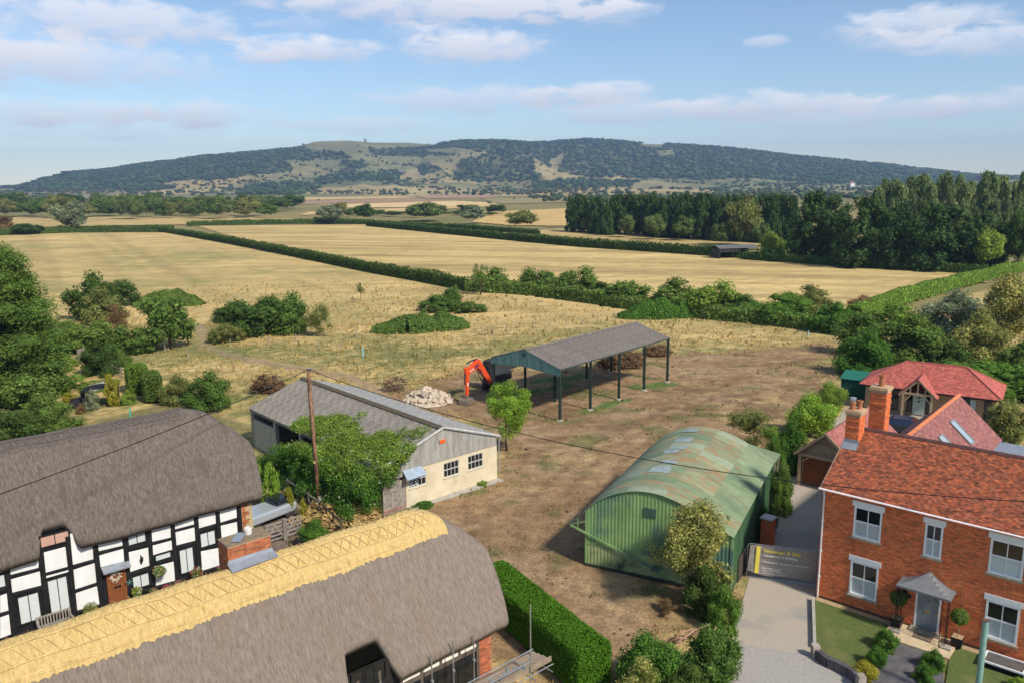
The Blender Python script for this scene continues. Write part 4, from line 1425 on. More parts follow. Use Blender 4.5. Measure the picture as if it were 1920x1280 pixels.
for (xa, xb, za, zc) in WIN:
    za, zc = zb, zt
    mb = MB()
    for (u0, u1, w0, w1) in ((xa, xa + .05, za, zc), (xb - .05, xb, za, zc), (xa + .05, xb - .05, zc - .05, zc), (xa + .05, xb - .05, za, za + .05)):
        mb.box((u0, .03, w0), (u1, .10, w1))
    for k in (1, 2, 3):
        u = xa + (xb - xa) * k / 4
        mb.box((u - .018, .04, za + .05), (u + .018, .09, zc - .05))
    mb.box((xa + .05, .036, (za + zc) / 2 - .03), (xb - .05, .094, (za + zc) / 2 + .03))
    wn_ = mb.build('window', M_winframe, shed)
    for i in range(4):
        for j in range(2):
            u0, u1 = xa + (xb - xa) * i / 4 + .02, xa + (xb - xa) * (i + 1) / 4 - .02
            w0, w1 = za + (zc - za) * j / 2 + .03, za + (zc - za) * (j + 1) / 2 - .03
            MB().box((u0, .062, w0), (u1, .068, w1)).build('pane', M_glass, wn_)
    MB().box((xa - .05, -.06, za - .07), (xb + .05, .03, za - .003)).build('sill', M_render, wn_)
# white lettering inside the left window's lower panes, as flat strokes
def text_mesh(body, size, extrude=.002, bold=None):
    cu = bpy.data.curves.new('lettering', 'FONT')
    cu.body, cu.size, cu.extrude, cu.align_x = body, size, extrude, 'LEFT'
    if bold:
        cu.offset = bold
    ob = bpy.data.objects.new('lettering', cu)
    me = bpy.data.meshes.new_from_object(ob)
    bpy.data.objects.remove(ob)
    bpy.data.curves.remove(cu)
    return me


lt = link('window_lettering', text_mesh('SUE', .44, bold=.012), mat('white_letters', (.6, .66, .66), var=.1), shed, (WIN[0][0] + .08, .056, zb + .1), (rad(90), 0, 0))
# concrete plinth strip and weedy threshold
MB().box((-7.9, -0.55, -.05), (0.1, -0.003, 0.06)).build('plinth', M_concrete, shed)
# corrugated gable cladding in single sheets, trimmed to the rake
n = 12
for i in range(n):
    xa, xb = -9.5 + 9.45 * i / n, -9.5 + 9.45 * (i + 1) / n
    mb = MB()
    k = 24
    tops = lambda x: GE + (GR - GE) * (1 - abs(x + GW / 2) / (GW / 2)) - .06
    z0 = 2.62 if xa > -8.2 else 2.3
    V, F = [], []
    for j in range(k + 1):
        x = xa + (xb - xa) * j / k
        y = -.05 + .022 * math.sin(2 * math.pi * j / 4)
        V += [(x, y, z0), (x, y, max(z0 + .05, tops(x)))]
    F = [(2 * j, 2 * j + 2, 2 * j + 3, 2 * j + 1) for j in range(k)]
    me = bpy.data.meshes.new('cladding_sheet')
    me.from_pydata(V, [], F)
    me.polygons.foreach_set('use_smooth', [True] * len(F))
    link('cladding_sheet', me, M_clad, shed)
# barge boards
for (xa, za, xb, zb2) in ((-GW - .15, GE - .03, -GW / 2, GR + .03), (.15, GE - .03, -GW / 2, GR + .03)):
    MB().bar((xa, -.16, za), (xb, -.16, zb2), .05, .16, up=(0, 0, 1)).build('barge_board', mat('pale_fascia', (.55, .54, .50), var=.15), shed)
# roof: two slopes of sheets. local y runs along the building, so sheets are turned about z
sm = corrugated(1.0, 1.86, 7, .022, 'roof_sheet')
slope = math.hypot(GW / 2 + .15, GR - GE)
ang = math.atan2(GR - GE, GW / 2 + .15)
for side in (0, 1):
    for j in range(3):
        for i in range(20):
            o = link('roof_sheet', sm, M_fibre if side == 0 else M_fibre2, shed)
            d = j * 1.72
            rise = GE - .05 + math.sin(ang) * d + .014 * j + .005 * (i % 2)
            if side == 0:
                o.location = (-GW - .15 + math.cos(ang) * d, -.22 + (i + 1) * 1.0, rise)
                o.rotation_euler = Matrix(((0, math.cos(ang), -math.sin(ang)), (-1, 0, 0), (0, math.sin(ang), math.cos(ang)))).to_euler()
            else:
                o.location = (.15 - math.cos(ang) * d, -.22 + i * 1.0, rise)
                o.rotation_euler = Matrix(((0, -math.cos(ang), math.sin(ang)), (1, 0, 0), (0, math.sin(ang), math.cos(ang)))).to_euler()
for i in range(20):
    MB().prism([(-GW / 2 - .28, 0), (-GW / 2 + .28, 0), (-GW / 2 + .28, 1.0), (-GW / 2 - .28, 1.0)], 0, .03)
    mb = MB()
    y0, y1 = -.2 + i * 1.0, .8 + i * 1.0
    for a, b in (((-GW / 2 - .3, GR - .03), (-GW / 2, GR + .10)), ((-GW / 2, GR + .10), (-GW / 2 + .3, GR - .03))):
        mb.face([(a[0], y0, a[1]), (b[0], y0, b[1]), (b[0], y1 - .01, b[1]), (a[0], y1 - .01, a[1])])
    mb.build('ridge_cap', M_moss, shed)
# side and far walls, open bay with piers towards the far left
MB().box((-.22, .22, 0), (0, GL, GE - .1)).build('right_wall', M_render, shed)
MB().box((-GW, GL - .25, 0), (-.22, GL, GE - .1)).build('far_wall', M_concrete, shed)
MB().box((-GW + .0, .25, 0), (-GW + .2, 9.0, GE - .12)).build('left_wall', M_render, shed)
for y in (11.0, 15.2, 19.3):
    MB().box((-GW, y, 0), (-GW + .3, y + .3, GE - .08)).build('pier', M_concrete, shed)
MB().box((-GW + .02, 15.55, 0), (-GW + .22, 19.2, 2.4)).build('block_wall', M_concrete, shed)
MB().box((-GW - .08, 8.9, GE - .3), (-GW + .0, GL, GE - .1)).build('eave_beam', M_greywood, shed)
# gutter and downpipe
MB().tube([(.22, -.2, GE - .1), (.22, GL, GE - .12)], .07, 8).build('gutter', M_fibre2, shed)
MB().tube([(.22, -.15, GE - .12), (.12, -.12, GE - .45), (.10, -.10, .6)], .045, 8).build('downpipe', M_fibre2, shed)
# plank doors at the left end
for i in range(8):
    xa = -9.75 + i * .22
    MB().box((xa, -.02, 0.02), (xa + .21, .03, 2.1 + .05 * (i % 3))).build('door_plank', M_greywood, shed)
MB().box((-9.0, -.06, 1.45), (-8.2, -.022, 1.57)).build('door_brace', M_greywood, shed)
MB().box((-9.7, -.06, .15), (-8.1, -.022, .32)).build('door_brace', mat('red_rail', (.30, .16, .12), var=.3), shed)
mb = MB()
mb.solid([(-8.2, -.08, 2.72), (-6.7, -.08, 2.72), (-6.75, -.75, 2.30), (-8.3, -.75, 2.25)], [(0, 1, 2, 3)])
mb.build('awning_sheet', mat('blue_grey_sheet', (.42, .50, .58), var=.15, rough=.4, metal=.3), shed)
xo, zo = on_wall(SH, SHA, 828, 826)
nt = MB().box((xo - .22, -.12, zo - .12), (xo + .22, -.085, zo + .12)).build('notice_board', mat('orange_board', (.85, .13, .02), var=.06, rough=.5), shed)

# ------------------------------------------------------------------ open-sided pole barn
M_barngreen = mat('barn_green_paint', (0.155, 0.285, 0.25), col2=(0.11, 0.21, 0.185), scale=2, detail=6, stretch=(2, 2, .4), col3=(.17, .21, .17), s3=1.2, l3=.6, h3=.8)
M_postgreen = mat('post_green', (0.045, 0.075, 0.06), var=.3, scale=4)
M_barnroof = mat('lichened_fibre_cement', (0.205, 0.178, 0.155), col2=(0.12, 0.102, 0.088), scale=4, detail=8, col3=(0.42, 0.40, 0.34), s3=5.0, l3=.60, h3=.70, rand=.07, bump=.4, coords='Object')
BA = 131.5
BO = gp(1050, 788)
barn = empty('pole_barn', 'open-sided barn on tall green posts with lichen-flecked grey roof', 'barn', BO, azrot(BA))
BW, BL, BE, BR = 8.2, 18.8, 4.76, 6.0
ps = MB()
ps.box((-.10, -.10, 0), (.10, -.07, BE)).box((-.10, .07, 0), (.10, .10, BE)).box((-.012, -.07, 0), (.012, .07, BE))
pm = ps.mesh('post')
ft = MB()
ft.lathe([(.36, -.05), (.33, .05), (.22, .09), (.1, .10)], (0, 0, 0), 9)
fm = ft.mesh('footing')
for k, y in enumerate((0, 4.65, 9.45, 14.05, 18.7)):
    for x in (0, -BW + .9 if k in (2, 3, 4) else -BW + .1):
        p = link('post', pm, M_postgreen, barn, (x, y, 0), (0, 0, 0))
        f = link('footing', fm, mat('pale_concrete', (.38, .31, .23), var=.2, bump=.4), p, (0, 0, 0), (0, 0, k), (1 + .15 * (k % 2), 1, 1))
link('post', pm, M_postgreen, barn, (-BW / 2 - .2, 4.65, 0))
for k in range(5):
    y = (0, 4.65, 9.45, 14.05, 18.7)[k]
    for xa, xb in ((-BW, -BW / 2), (0, -BW / 2)):
        MB().bar((xa, y + .12, BE - .05), (xb, y + .12, BR - .16), .14, .22).build('rafter', M_postgreen, barn)
for xa in (0.03, -BW + .03):
    MB().box((xa - .06, -.15, BE - .12), (xa + .06, BL + .1, BE + .02)).build('eave_beam', M_postgreen, barn)
for q in (.25, .5, .75):
    for s_ in (0, 1):
        x = -BW * q / 2 if s_ == 0 else -BW + BW * q / 2
        z = BE + (BR - BE) * q - .12
        MB().box((x - .05, 0, z - .07), (x + .05, BL, z + .03)).build('purlin', M_postgreen, barn)
bs = corrugated(1.0, 2.45, 7, .02, 'roof_sheet')
bang = math.atan2(BR - BE, BW / 2 + .12)
for side in (0, 1):
    for j in range(2):
        for i in range(19):
            o = link('roof_sheet', bs, M_barnroof, barn)
            d = j * 2.0
            rise = BE + .03 + math.sin(bang) * d + .016 * j + .005 * (i % 2)
            if side == 0:
                o.location = (-BW - .12 + math.cos(bang) * d, -.16 + (i + 1) * 1.0, rise)
                o.rotation_euler = Matrix(((0, math.cos(bang), -math.sin(bang)), (-1, 0, 0), (0, math.sin(bang), math.cos(bang)))).to_euler()
            else:
                o.location = (.12 - math.cos(bang) * d, -.16 + i * 1.0, rise)
                o.rotation_euler = Matrix(((0, -math.cos(bang), math.sin(bang)), (1, 0, 0), (0, math.sin(bang), math.cos(bang)))).to_euler()
for i in range(10):
    mb = MB()
    y0, y1 = -.18 + i * 1.9, 1.72 + i * 1.9
    for a, b in (((-BW / 2 - .28, BR + .02), (-BW / 2, BR + .13)), ((-BW / 2, BR + .13), (-BW / 2 + .28, BR + .02))):
        mb.face([(a[0], y0, a[1]), (b[0], y0, b[1]), (b[0], y1 - .015, b[1]), (a[0], y1 - .015, a[1])])
    mb.build('ridge_cap', M_barnroof, barn)
# gable cladding in single sheets
nsh = 9
for i in range(nsh):
    xa, xb = -BW - .1 + (BW + .2) * i / nsh, -BW - .1 + (BW + .2) * (i + 1) / nsh
    top = lambda x: BE + (BR - BE) * (1 - abs(x + BW / 2) / (BW / 2)) + .02
    bot = lambda x: BE - .80 + .38 * (1 - abs(x + BW / 2) / (BW / 2)) if x < -BW / 2 else BE - .42 - .05 * abs(x + BW / 2) / 4 + .0
    bot = lambda x: BE - .62 + .28 * (1 - abs(x + BW / 2) / (BW / 2))
    xm = [xa, xb] if not (xa < -BW / 2 < xb) else [xa, -BW / 2, xb]
    mb = MB()
    for u0, u1 in zip(xm, xm[1:]):
        y = -.12 - .012 * (i % 2)
        mb.solid([(u0, y, bot(u0)), (u1, y, bot(u1)), (u1, y, top(u1)), (u0, y, top(u0)), (u0, y + .008, bot(u0)), (u1, y + .008, bot(u1)), (u1, y + .008, top(u1)), (u0, y + .008, top(u0))], [(0, 1, 2, 3), (7, 6, 5, 4), (0, 4, 5, 1), (2, 6, 7, 3)])
    mb.build('gable_sheet', M_barngreen, barn)
    if i % 1 == 0:
        MB().box((xb - .02, -.15, bot(xb)), (xb + .02, -.133, top(xb) - .03)).build('seam', M_barngreen, barn)
MB().box((-BW / 2 - .22, -.16, BR - .62), (-BW / 2 + .22, -.134, BR - .30)).build('vent_plate', M_postgreen, barn)
# pale hanging side sheets on the left side
for i in range(6):
    MB().box((-BW - .06, .0 + i * 1.15, BE - 1.75 + .06 * i), (-BW - .03, 1.14 + i * 1.15, BE - .02)).build('side_sheet', mat('pale_side_sheet', (.42, .46, .48), var=.15, scale=2), barn)

# ------------------------------------------------------------------ round-roofed tin barn
DA = 117.0
DO = gp(1098, 1058)
dut = empty('tin_barn', 'green corrugated barn with rust-streaked curved roof', 'barn', DO, azrot(DA))
ARC = [(-.85, 2.35), (-.5, 2.78), (0, 3.28), (.55, 3.80), (1.25, 4.32), (2.0, 4.68), (2.75, 4.88), (3.5, 4.96), (4.25, 4.92), (5.1, 4.72), (6.0, 4.36), (6.9, 3.90), (7.6, 3.55), (8.1, 3.30)]
ax_ = np.array([p[0] for p in ARC])
az2 = np.array([p[1] for p in ARC])
arc_s = np.concatenate([[0], np.cumsum(np.hypot(np.diff(ax_), np.diff(az2)))])


def arc_at(s):
    return float(np.interp(s, arc_s, ax_)), float(np.interp(s, arc_s, az2))


# smooth the polyline
ss = np.linspace(0, arc_s[-1], 60)
sx_ = np.interp(ss, arc_s, ax_)
sz_ = np.interp(ss, arc_s, az2)
for _ in range(6):
    sx_[1:-1] = .25 * sx_[:-2] + .5 * sx_[1:-1] + .25 * sx_[2:]
    sz_[1:-1] = .25 * sz_[:-2] + .5 * sz_[1:-1] + .25 * sz_[2:]
arc_s, ax_, az2 = ss, sx_, sz_


def rust_mat(name, base, base2, rust, lo, hi, s3=.9):
    return mat(name, base, col2=base2, scale=1.3, detail=7, col3=rust, s3=s3, l3=lo, h3=hi, rough=.7, rand=.14, dist=.6, stretch=(1, 2.4, 1.3))


M_tin = [rust_mat('tin_green', (.255, .315, .175), (.17, .235, .13), (.27, .16, .085), .54, .72, 1.3),
         rust_mat('tin_green_rusty', (.28, .30, .17), (.19, .235, .13), (.33, .17, .085), .47, .66, 1.5),
         rust_mat('tin_pale', (.33, .36, .25), (.23, .29, .18), (.34, .19, .09), .55, .72, 1.3),
         rust_mat('tin_dark', (.20, .26, .14), (.14, .20, .11), (.28, .14, .06), .62, .75)]
M_tinblue = mat('grey_patch_sheet', (.31, .37, .36), col2=(.22, .28, .27), scale=2, rand=.08)
DL = 12.6
rr = random.Random(21)
NB, NS = 14, 5
smax = arc_s[-1]
for b in range(NB):
    y0, y1 = -.12 + (DL + .2) * b / NB, -.12 + (DL + .2) * (b + 1) / NB + .05
    for k in range(NS):
        s0, s1 = smax * k / NS, smax * (k + 1) / NS + .08
        s1 = min(s1, smax)
        V, nyy = [], 9
        lift = .018 * ((k if k <= 2 else NS - 1 - k)) + .012 * (b % 2)
        nsg = 7
        for i in range(nsg + 1):
            s = s0 + (s1 - s0) * i / nsg
            x, z = arc_at(s)
            x2, z2 = arc_at(min(smax, s + .05))
            x1_, z1_ = arc_at(max(0, s - .05))
            nx_, nz_ = -(z2 - z1_), (x2 - x1_)
            ln = math.hypot(nx_, nz_)
            for j in range(nyy):
                off = lift + .014 * math.sin(math.pi * j) + (.012 if j % 2 else -.012)
                V.append((x + nx_ / ln * off, y0 + (y1 - y0) * j / (nyy - 1), z + nz_ / ln * off))
        F = [(i * nyy + j, (i + 1) * nyy + j, (i + 1) * nyy + j + 1, i * nyy + j + 1) for i in range(nsg) for j in range(nyy - 1)]
        me = bpy.data.meshes.new('roof_sheet')
        me.from_pydata(V, [], F)
        me.polygons.foreach_set('use_smooth', [True] * len(F))
        m = M_tin[0] if k in (0, 4) and rr.random() < .7 else rr.choice(M_tin)
        if k in (2, 3) and rr.random() < .45:
            m = M_tin[1]
        link('roof_sheet', me, m, dut)
for (b_, s_, ws, wy_) in ((3.0, .42, 1.2, .95), (3.55, .45, .8, .7), (4.7, .44, 1.0, .55), (6.6, .40, .9, .8), (7.5, .41, 1.1, .6), (9.0, .40, 1.1, 1.0), (11.3, .40, .9, .8)):
    V = []
    for i in range(5):
        x, z = arc_at(smax * s_ + ws * i / 4)
        for j in range(7):
            V.append((x, b_ + wy_ * j / 6, z + .085 + (.012 if j % 2 else -.012)))
    F = [(i * 7 + j, (i + 1) * 7 + j, (i + 1) * 7 + j + 1, i * 7 + j + 1) for i in range(4) for j in range(6)]
    me = bpy.data.meshes.new('patch_sheet')
    me.from_pydata(V, [], F)
    me.polygons.foreach_set('use_smooth', [True] * len(F))
    link('patch_sheet', me, M_tinblue, dut)
M_gable = mat('green_gable_tin', (.27, .41, .15), col2=(.19, .32, .12), scale=1.1, detail=6, col3=(.085, .165, .135), s3=.42, l3=.50, h3=.62, rough=.6, rand=.07, stretch=(1, 1, .7))
M_gable2 = mat('green_gable_low', (.36, .42, .19), col2=(.22, .30, .13), scale=1.5, detail=6, col3=(.05, .08, .04), s3=.8, l3=.55, h3=.7, rand=.06)
for i in range(10):
    xa, xb = 8.0 * i / 10, 8.0 * (i + 1) / 10
    for row in (0, 1):
        V, k = [], 16
        for j in range(k + 1):
            x = xa + (xb - xa) * j / k
            y = .0 + .016 * math.sin(2 * math.pi * j / 4) - .02 * row
            topz = float(np.interp(x, ax_, az2)) - .03
            V += [(x, y, 1.30 if row else .05), (x, y, topz if row else 1.38)]
        F = [(2 * j, 2 * j + 2, 2 * j + 3, 2 * j + 1) for j in range(k)]
        me = bpy.data.meshes.new('gable_sheet')
        me.from_pydata(V, [], F)
        me.polygons.foreach_set('use_smooth', [True] * len(F))
        link('gable_sheet', me, M_gable if row else M_gable2, dut)
MB().box((3.3, -.065, 3.55), (4.0, -.045, 4.05)).build('loft_hatch', mat('dark_green_hatch', (.06, .12, .08), var=.2), dut)
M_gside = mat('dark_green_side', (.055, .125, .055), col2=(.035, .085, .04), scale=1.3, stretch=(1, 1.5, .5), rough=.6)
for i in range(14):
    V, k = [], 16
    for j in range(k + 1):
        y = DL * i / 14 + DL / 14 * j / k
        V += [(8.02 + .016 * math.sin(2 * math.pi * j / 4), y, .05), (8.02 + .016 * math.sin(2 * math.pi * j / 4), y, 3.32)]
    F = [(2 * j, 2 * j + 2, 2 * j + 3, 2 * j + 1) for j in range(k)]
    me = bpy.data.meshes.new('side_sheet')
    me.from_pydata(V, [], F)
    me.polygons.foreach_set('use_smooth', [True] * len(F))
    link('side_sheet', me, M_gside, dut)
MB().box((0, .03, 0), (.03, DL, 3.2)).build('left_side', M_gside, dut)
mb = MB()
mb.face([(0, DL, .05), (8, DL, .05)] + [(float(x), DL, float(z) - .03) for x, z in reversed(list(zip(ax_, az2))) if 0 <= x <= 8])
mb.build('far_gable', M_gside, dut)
# sliding-door rail, slung diagonally, and the eave bracket at the left
MB().bar((-.9, -.10, 2.25), (5.2, -.10, .30), .05, .11, up=(0, 0, 1)).build('fallen_door_rail', M_gable, dut)
MB().bar((-.9, -.06, 2.30), (.02, -.06, 2.62), .06, .06).build('bracket', M_gable, dut)
MB().bar((-.5, -.06, 2.75), (-.45, -.06, 2.2), .05, .05).build('bracket', M_gable, dut)
MB().box((-.03, -.05, 0), (.06, .05, 3.25)).build('corner_post', M_gable, dut)
MB().box((7.95, -.06, 0), (8.08, .06, 3.3)).build('corner_post', M_gable, dut)
MB().box((0, -.10, .0), (8, -.04, .16)).build('sill_board', mat('dark_sill', (.05, .055, .04), var=.3), dut)
# small lean-to roof at the far right corner
lt_ = empty('lean_to', 'small green lean-to roof at the far corner of the tin barn', 'shelter', DO, azrot(DA))
mb = MB()
mb.solid([(5.6, DL + .25, 3.7), (8.1, DL + .2, 3.2), (8.1, DL + 2.2, 3.1), (5.6, DL + 2.2, 3.6), (5.6, DL + .25, 3.64), (8.1, DL + .2, 3.14), (8.1, DL + 2.2, 3.04), (5.6, DL + 2.2, 3.54)], [(0, 1, 2, 3), (7, 6, 5, 4), (0, 4, 5, 1), (1, 5, 6, 2), (2, 6, 7, 3), (3, 7, 4, 0)])
mb.build('roof_sheet', M_tin[3], lt_)
for x, y in ((8.0, DL + .4), (8.0, DL + 2.1)):
    MB().box((x - .06, y - .06, 0), (x + .06, y + .06, 3.08)).build('post', M_greywood, lt_)

# ------------------------------------------------------------------ red brick house
HA = 131.5
HO = gp(1530, 1118)
XH, YH = frame_dirs(HA)
house = empty('brick_house', 'two-storey red brick house with white sash windows and tiled roof', 'house', HO, azrot(HA))
HE, HRZ, HRY, HLEN, HDEP = 5.92, 8.2, 3.83, 12.6, 7.66
M_wpaint = mat('white_paint', (0.80, 0.80, 0.79), var=.04, rough=.45)
M_sill = mat('stone_sill', (0.42, 0.36, 0.26), col2=(.26, .23, .17), scale=6)
M_tile = mat('clay_tile', (0.36, 0.118, 0.06), var=.32, scale=6, attr=True, bump=.4, bscale=40)
M_tile_dark = mat('dark_ridge_tile', (0.13, 0.062, 0.055), var=.3, scale=8, rand=.15)
M_shutter = mat('white_shutter', (0.62, 0.65, 0.64), var=.05, rough=.5)

# openings: x0, x1, z0, z1 of the brick hole
SASH = [(1.60, 2.84, 3.84, 5.43, 'slat'), (1.62, 2.88, 0.78, 2.57, 'slat'), (4.80, 5.50, 3.84, 5.46, 'slat'), (7.46, 8.72, 3.86, 5.50, 'blind'), (7.55, 8.80, 0.78, 2.58, 'slat'), (10.4, 11.6, 3.86, 5.50, 'slat'), (10.4, 11.6, .78, 2.58, 'slat')]
DOORH = (4.66, 5.72, 0.10, 2.16)
holes = [s[:4] for s in SASH] + [DOORH]
mb = MB()
xs = sorted({0.0, HLEN} | {h[0] for h in holes} | {h[1] for h in holes})
for a, b in zip(xs, xs[1:]):
    xm = (a + b) / 2
    cuts = sorted((h[2], h[3]) for h in holes if h[0] < xm < h[1])
    z = 0.0
    for ca, cb in cuts:
        if ca > z:
            mb.box((a, 0, z), (b, .24, ca))
        z = cb
    mb.box((a, 0, z), (b, .24, HE))
mb.build('front_wall', M_mortar, house)
mb = MB()
bricks(mb, 0, HLEN, .16, HE - .08, 0, .010, holes, rng=random.Random(31))
mb.build('facing_bricks', M_brick, house, kind='stuff')
mb = MB()
bricks(mb, 0, HLEN, .0, .16, 0, .025, [DOORH], rng=random.Random(33), pal=[(.16, .30, .45), (.12, .24, .36), (.2, .34, .5)])
mb.build('plinth_bricks', M_brick, house, kind='stuff')
mb = MB()
for k in range(56):       # dentil course under the gutter
    x = .02 + k * .225
    mb.col = (.8, .75, .72)
    mb.box((x, -.06, HE - .10), (x + .11, -.012, HE - .02))
mb.col = None
mb.build('dentil_bricks', M_brick, house, kind='stuff')
# side and rear walls with brick faces on the left return
mb = MB()
mb.solid([(0.0, .24, 0), (0.0, HDEP, 0), (0.0, HDEP, HE), (0.0, HRY, HRZ - .15), (0.0, .24, HE), (.24, .24, 0), (.24, HDEP, 0), (.24, HDEP, HE), (.24, HRY, HRZ - .15), (.24, .24, HE)],
         [(4, 3, 2, 1, 0), (5, 6, 7, 8, 9), (0, 1, 6, 5), (1, 2, 7, 6)])
mb.build('left_gable', M_mortar, house)
mb = MB()
bricks(mb, .0, HDEP, .05, HE, 0, .010, rng=random.Random(35), flip=lambda a, b, c: (b, a, c))
mb.build('return_bricks', M_brick, house, kind='stuff')
MB().box((.24, HDEP - .24, 0), (HLEN, HDEP, HE)).build('rear_wall', M_mortar, house)


def sash_window(parent, x0, x1, z0, z1, style):
    w = MB()
    f = .09
    for u0, u1, a, b in ((x0 - .03, x0 + f - .03, z0, z1), (x1 - f + .03, x1 + .03, z0, z1), (x0 + f - .03, x1 - f + .03, z1 - f, z1), (x0 + f - .03, x1 - f + .03, z0, z0 + f)):
        w.box((u0, -.035, a), (u1, .10, b))
    win = w.build('sash_window', M_wpaint, parent)
    zm = (z0 + z1) / 2 + .03
    xm = (x0 + x1) / 2
    a0, a1 = x0 + f - .03, x1 - f + .03
    bevel(MB().box((x0 - .14, -.05, z1 + .003), (x1 + .12, .02, z1 + .28)).build('lintel', M_wpaint, win), .008, 1)
    MB().box((x0 - .12, -.10, z0 - .10), (x1 + .10, .02, z0 - .003)).build('sill', M_sill, win)
    b = MB()
    b.box((a0, .0, zm - .035), (a1, .05, zm + .035))
    b.box((xm - .02, .01, zm + .035), (xm + .02, .045, z1 - f)).box((xm - .02, .03, z0 + f), (xm + .02, .06, zm - .035))
    b.build('glazing_bars', M_wpaint, win)
    for (p0, p1) in ((a0, xm - .02), (xm + .02, a1)):
        MB().box((p0, .032, zm + .035), (p1, .038, z1 - f)).build('pane', M_glass, win)
        if style == 'slat':
            MB().box((p0, .078, z0 + f), (p1, .084, zm - .035)).build('pane', M_glass, win)
            s = MB()
            n = 9
            for k in range(n):
                h = (zm - .04 - z0 - f) / n
                za = z0 + f + k * h
                s.box((p0 + .03, .055, za + h * .22), (p1 - .03, .074, za + h * .92))
            s.box((p0, .053, z0 + f), (p0 + .028, .076, zm - .037)).box((p1 - .028, .053, z0 + f), (p1, .076, zm - .037))
            s.build('shutter', M_shutter, win, kind='stuff')
        else:
            MB().box((p0, .07, z0 + f), (p1, .076, zm - .035)).build('blind', M_blind, win)


for s in SASH:
    sash_window(house, *s)
# front door
MB().box((DOORH[0] - .02, -.02, DOORH[2]), (DOORH[0] + .07, .12, DOORH[3])).build('door_frame', M_wpaint, house)
MB().box((DOORH[1] - .07, -.02, DOORH[2]), (DOORH[1] + .02, .12, DOORH[3])).build('door_frame', M_wpaint, house)
M_greydoor = mat('grey_door_paint', (0.235, 0.255, 0.275), var=.08, rough=.45)
fd = MB().box((DOORH[0] + .07, .03, DOORH[2] + .01), (DOORH[1] - .07, .08, DOORH[3])).build('front_door', M_greydoor, house)
for k in range(4):
    x = DOORH[0] + .12 + k * .205
    MB().box((x, .018, .22), (x + .19, .029, 2.08)).build('door_board', M_greydoor, fd)
M_brass = mat('brass', (.50, .34, .10), var=.2, rough=.35, metal=.6)
MB().box((5.08, .004, 1.02), (5.32, .017, 1.10)).build('letter_plate', M_brass, fd)
MB().lathe([(.05, 0), (.05, .02), (.02, .05)], (5.2, .0, 1.62), 8).build('knocker', M_brass, fd)
MB().box((5.56, -.02, 1.0), (5.6, .017, 1.16)).build('handle', M_brass, fd)
# lamp and name plate beside the door
MB().box((4.12, -.16, 1.75), (4.26, -.012, 2.10)).build('porch_lamp', M_iron, house)
MB().box((4.05, -.035, 1.52), (4.45, -.012, 1.68)).build('name_plate', mat('slate_plate', (.03, .04, .06), var=.2), house)
# gutter and downpipe
MB().tube([(-.15, -.22, HE + .02), (HLEN, -.22, HE - .02)], .06, 8).build('gutter', M_wpaint, house)
dp = MB().tube([(.10, -.20, HE - .02), (.10, -.09, HE - .35), (.10, -.09, .1)], .042, 8).build('downpipe', M_wpaint, house)
for z in (1.2, 2.6, 4.2):
    MB().box((.03, -.10, z), (.17, -.012, z + .05)).build('bracket', M_wpaint, dp)


def tile_field(quad, tw, th, rng, pal, thick=.016, holes=(), poly=None):
    """lapped plain tiles over a planar quad (eave-left, eave-right, ridge-right, ridge-left); each tile a thin wedge"""
    a, b, c, d = [Vector(q) for q in quad]
    ux = (b - a).normalized()
    L = (b - a).length
    up = (d - a) - ux * (d - a).dot(ux)
    Ht = up.length
    uy = up.normalized()
    n = ux.cross(uy).normalized()
    sh_d = (d - a).dot(ux)
    sh_c = (c - b).dot(ux)
    rows = int(Ht / th)
    cell = 0.0
    for r in range(rows + 1):
        v0, v1 = r * th, min(Ht, (r + 1) * th)
        if v1 - v0 < .02:
            continue
        la = sh_d * (v0 / Ht)
        lb = L + sh_c * (v0 / Ht)
        x = la - (tw / 2 if r % 2 else 0) + rng.uniform(-.012, .012)
        while x < lb:
            x0, x1 = max(x, la), min(x + tw * .965, lb)
            x += tw
            if x1 - x0 < .03:
                continue
            k = rng.choice(pal)
            g = rng.uniform(.75, 1.2)
            mb_.col = tuple(q * g for q in k)
            e = thick + rng.uniform(0, .006)
            jz = rng.uniform(-.006, .006)
            p = lambda u, v, h: a + ux * u + uy * v + n * h
            vt = v1 + .01
            mb_.solid([p(x0, v0 - .02 + jz, e), p(x1, v0 - .02 - jz, e), p(x1, vt, .003), p(x0, vt, .003), p(x0, v0 - .02 + jz, -.004), p(x1, v0 - .02 - jz, -.004)], [(0, 1, 2, 3), (4, 5, 1, 0), (0, 3, 4), (1, 5, 2)])
    mb_.col = None


PAL_OLD = [(1, 1, 1), (1.15, 1.02, .9), (.78, .72, .72), (.55, .55, .6), (1.28, 1.05, .82), (.9, .85, .8), (.66, .60, .58), (1.05, .8, .7)]
mb_ = MB()
sl = MB()
sl.solid([(-.12, -.28, HE - .03), (HLEN, -.28, HE - .03), (HLEN, HRY, HRZ), (-.12, HRY, HRZ), (HLEN, HDEP + .28, HE - .03), (-.12, HDEP + .28, HE - .03)], [(0, 1, 2, 3), (3, 2, 4, 5)])
roof = sl.build('roof', mat('roof_underlay', (.08, .05, .04), var=.2), house)
tile_field([(-.12, -.28, HE - .01), (HLEN, -.28, HE - .01), (HLEN, HRY, HRZ + .02), (-.12, HRY, HRZ + .02)], .17, .102, random.Random(41), PAL_OLD)
tile_field([(HLEN, HDEP + .28, HE - .01), (-.12, HDEP + .28, HE - .01), (-.12, HRY, HRZ + .02), (HLEN, HRY, HRZ + .02)], .34, .20, random.Random(42), PAL_OLD)
mb_.build('roof_tiles', M_tile, roof, kind='stuff')
rt = MB()
pr = [(-.14, -.05), (-.09, .04), (0, .085), (.09, .04), (.14, -.05)]
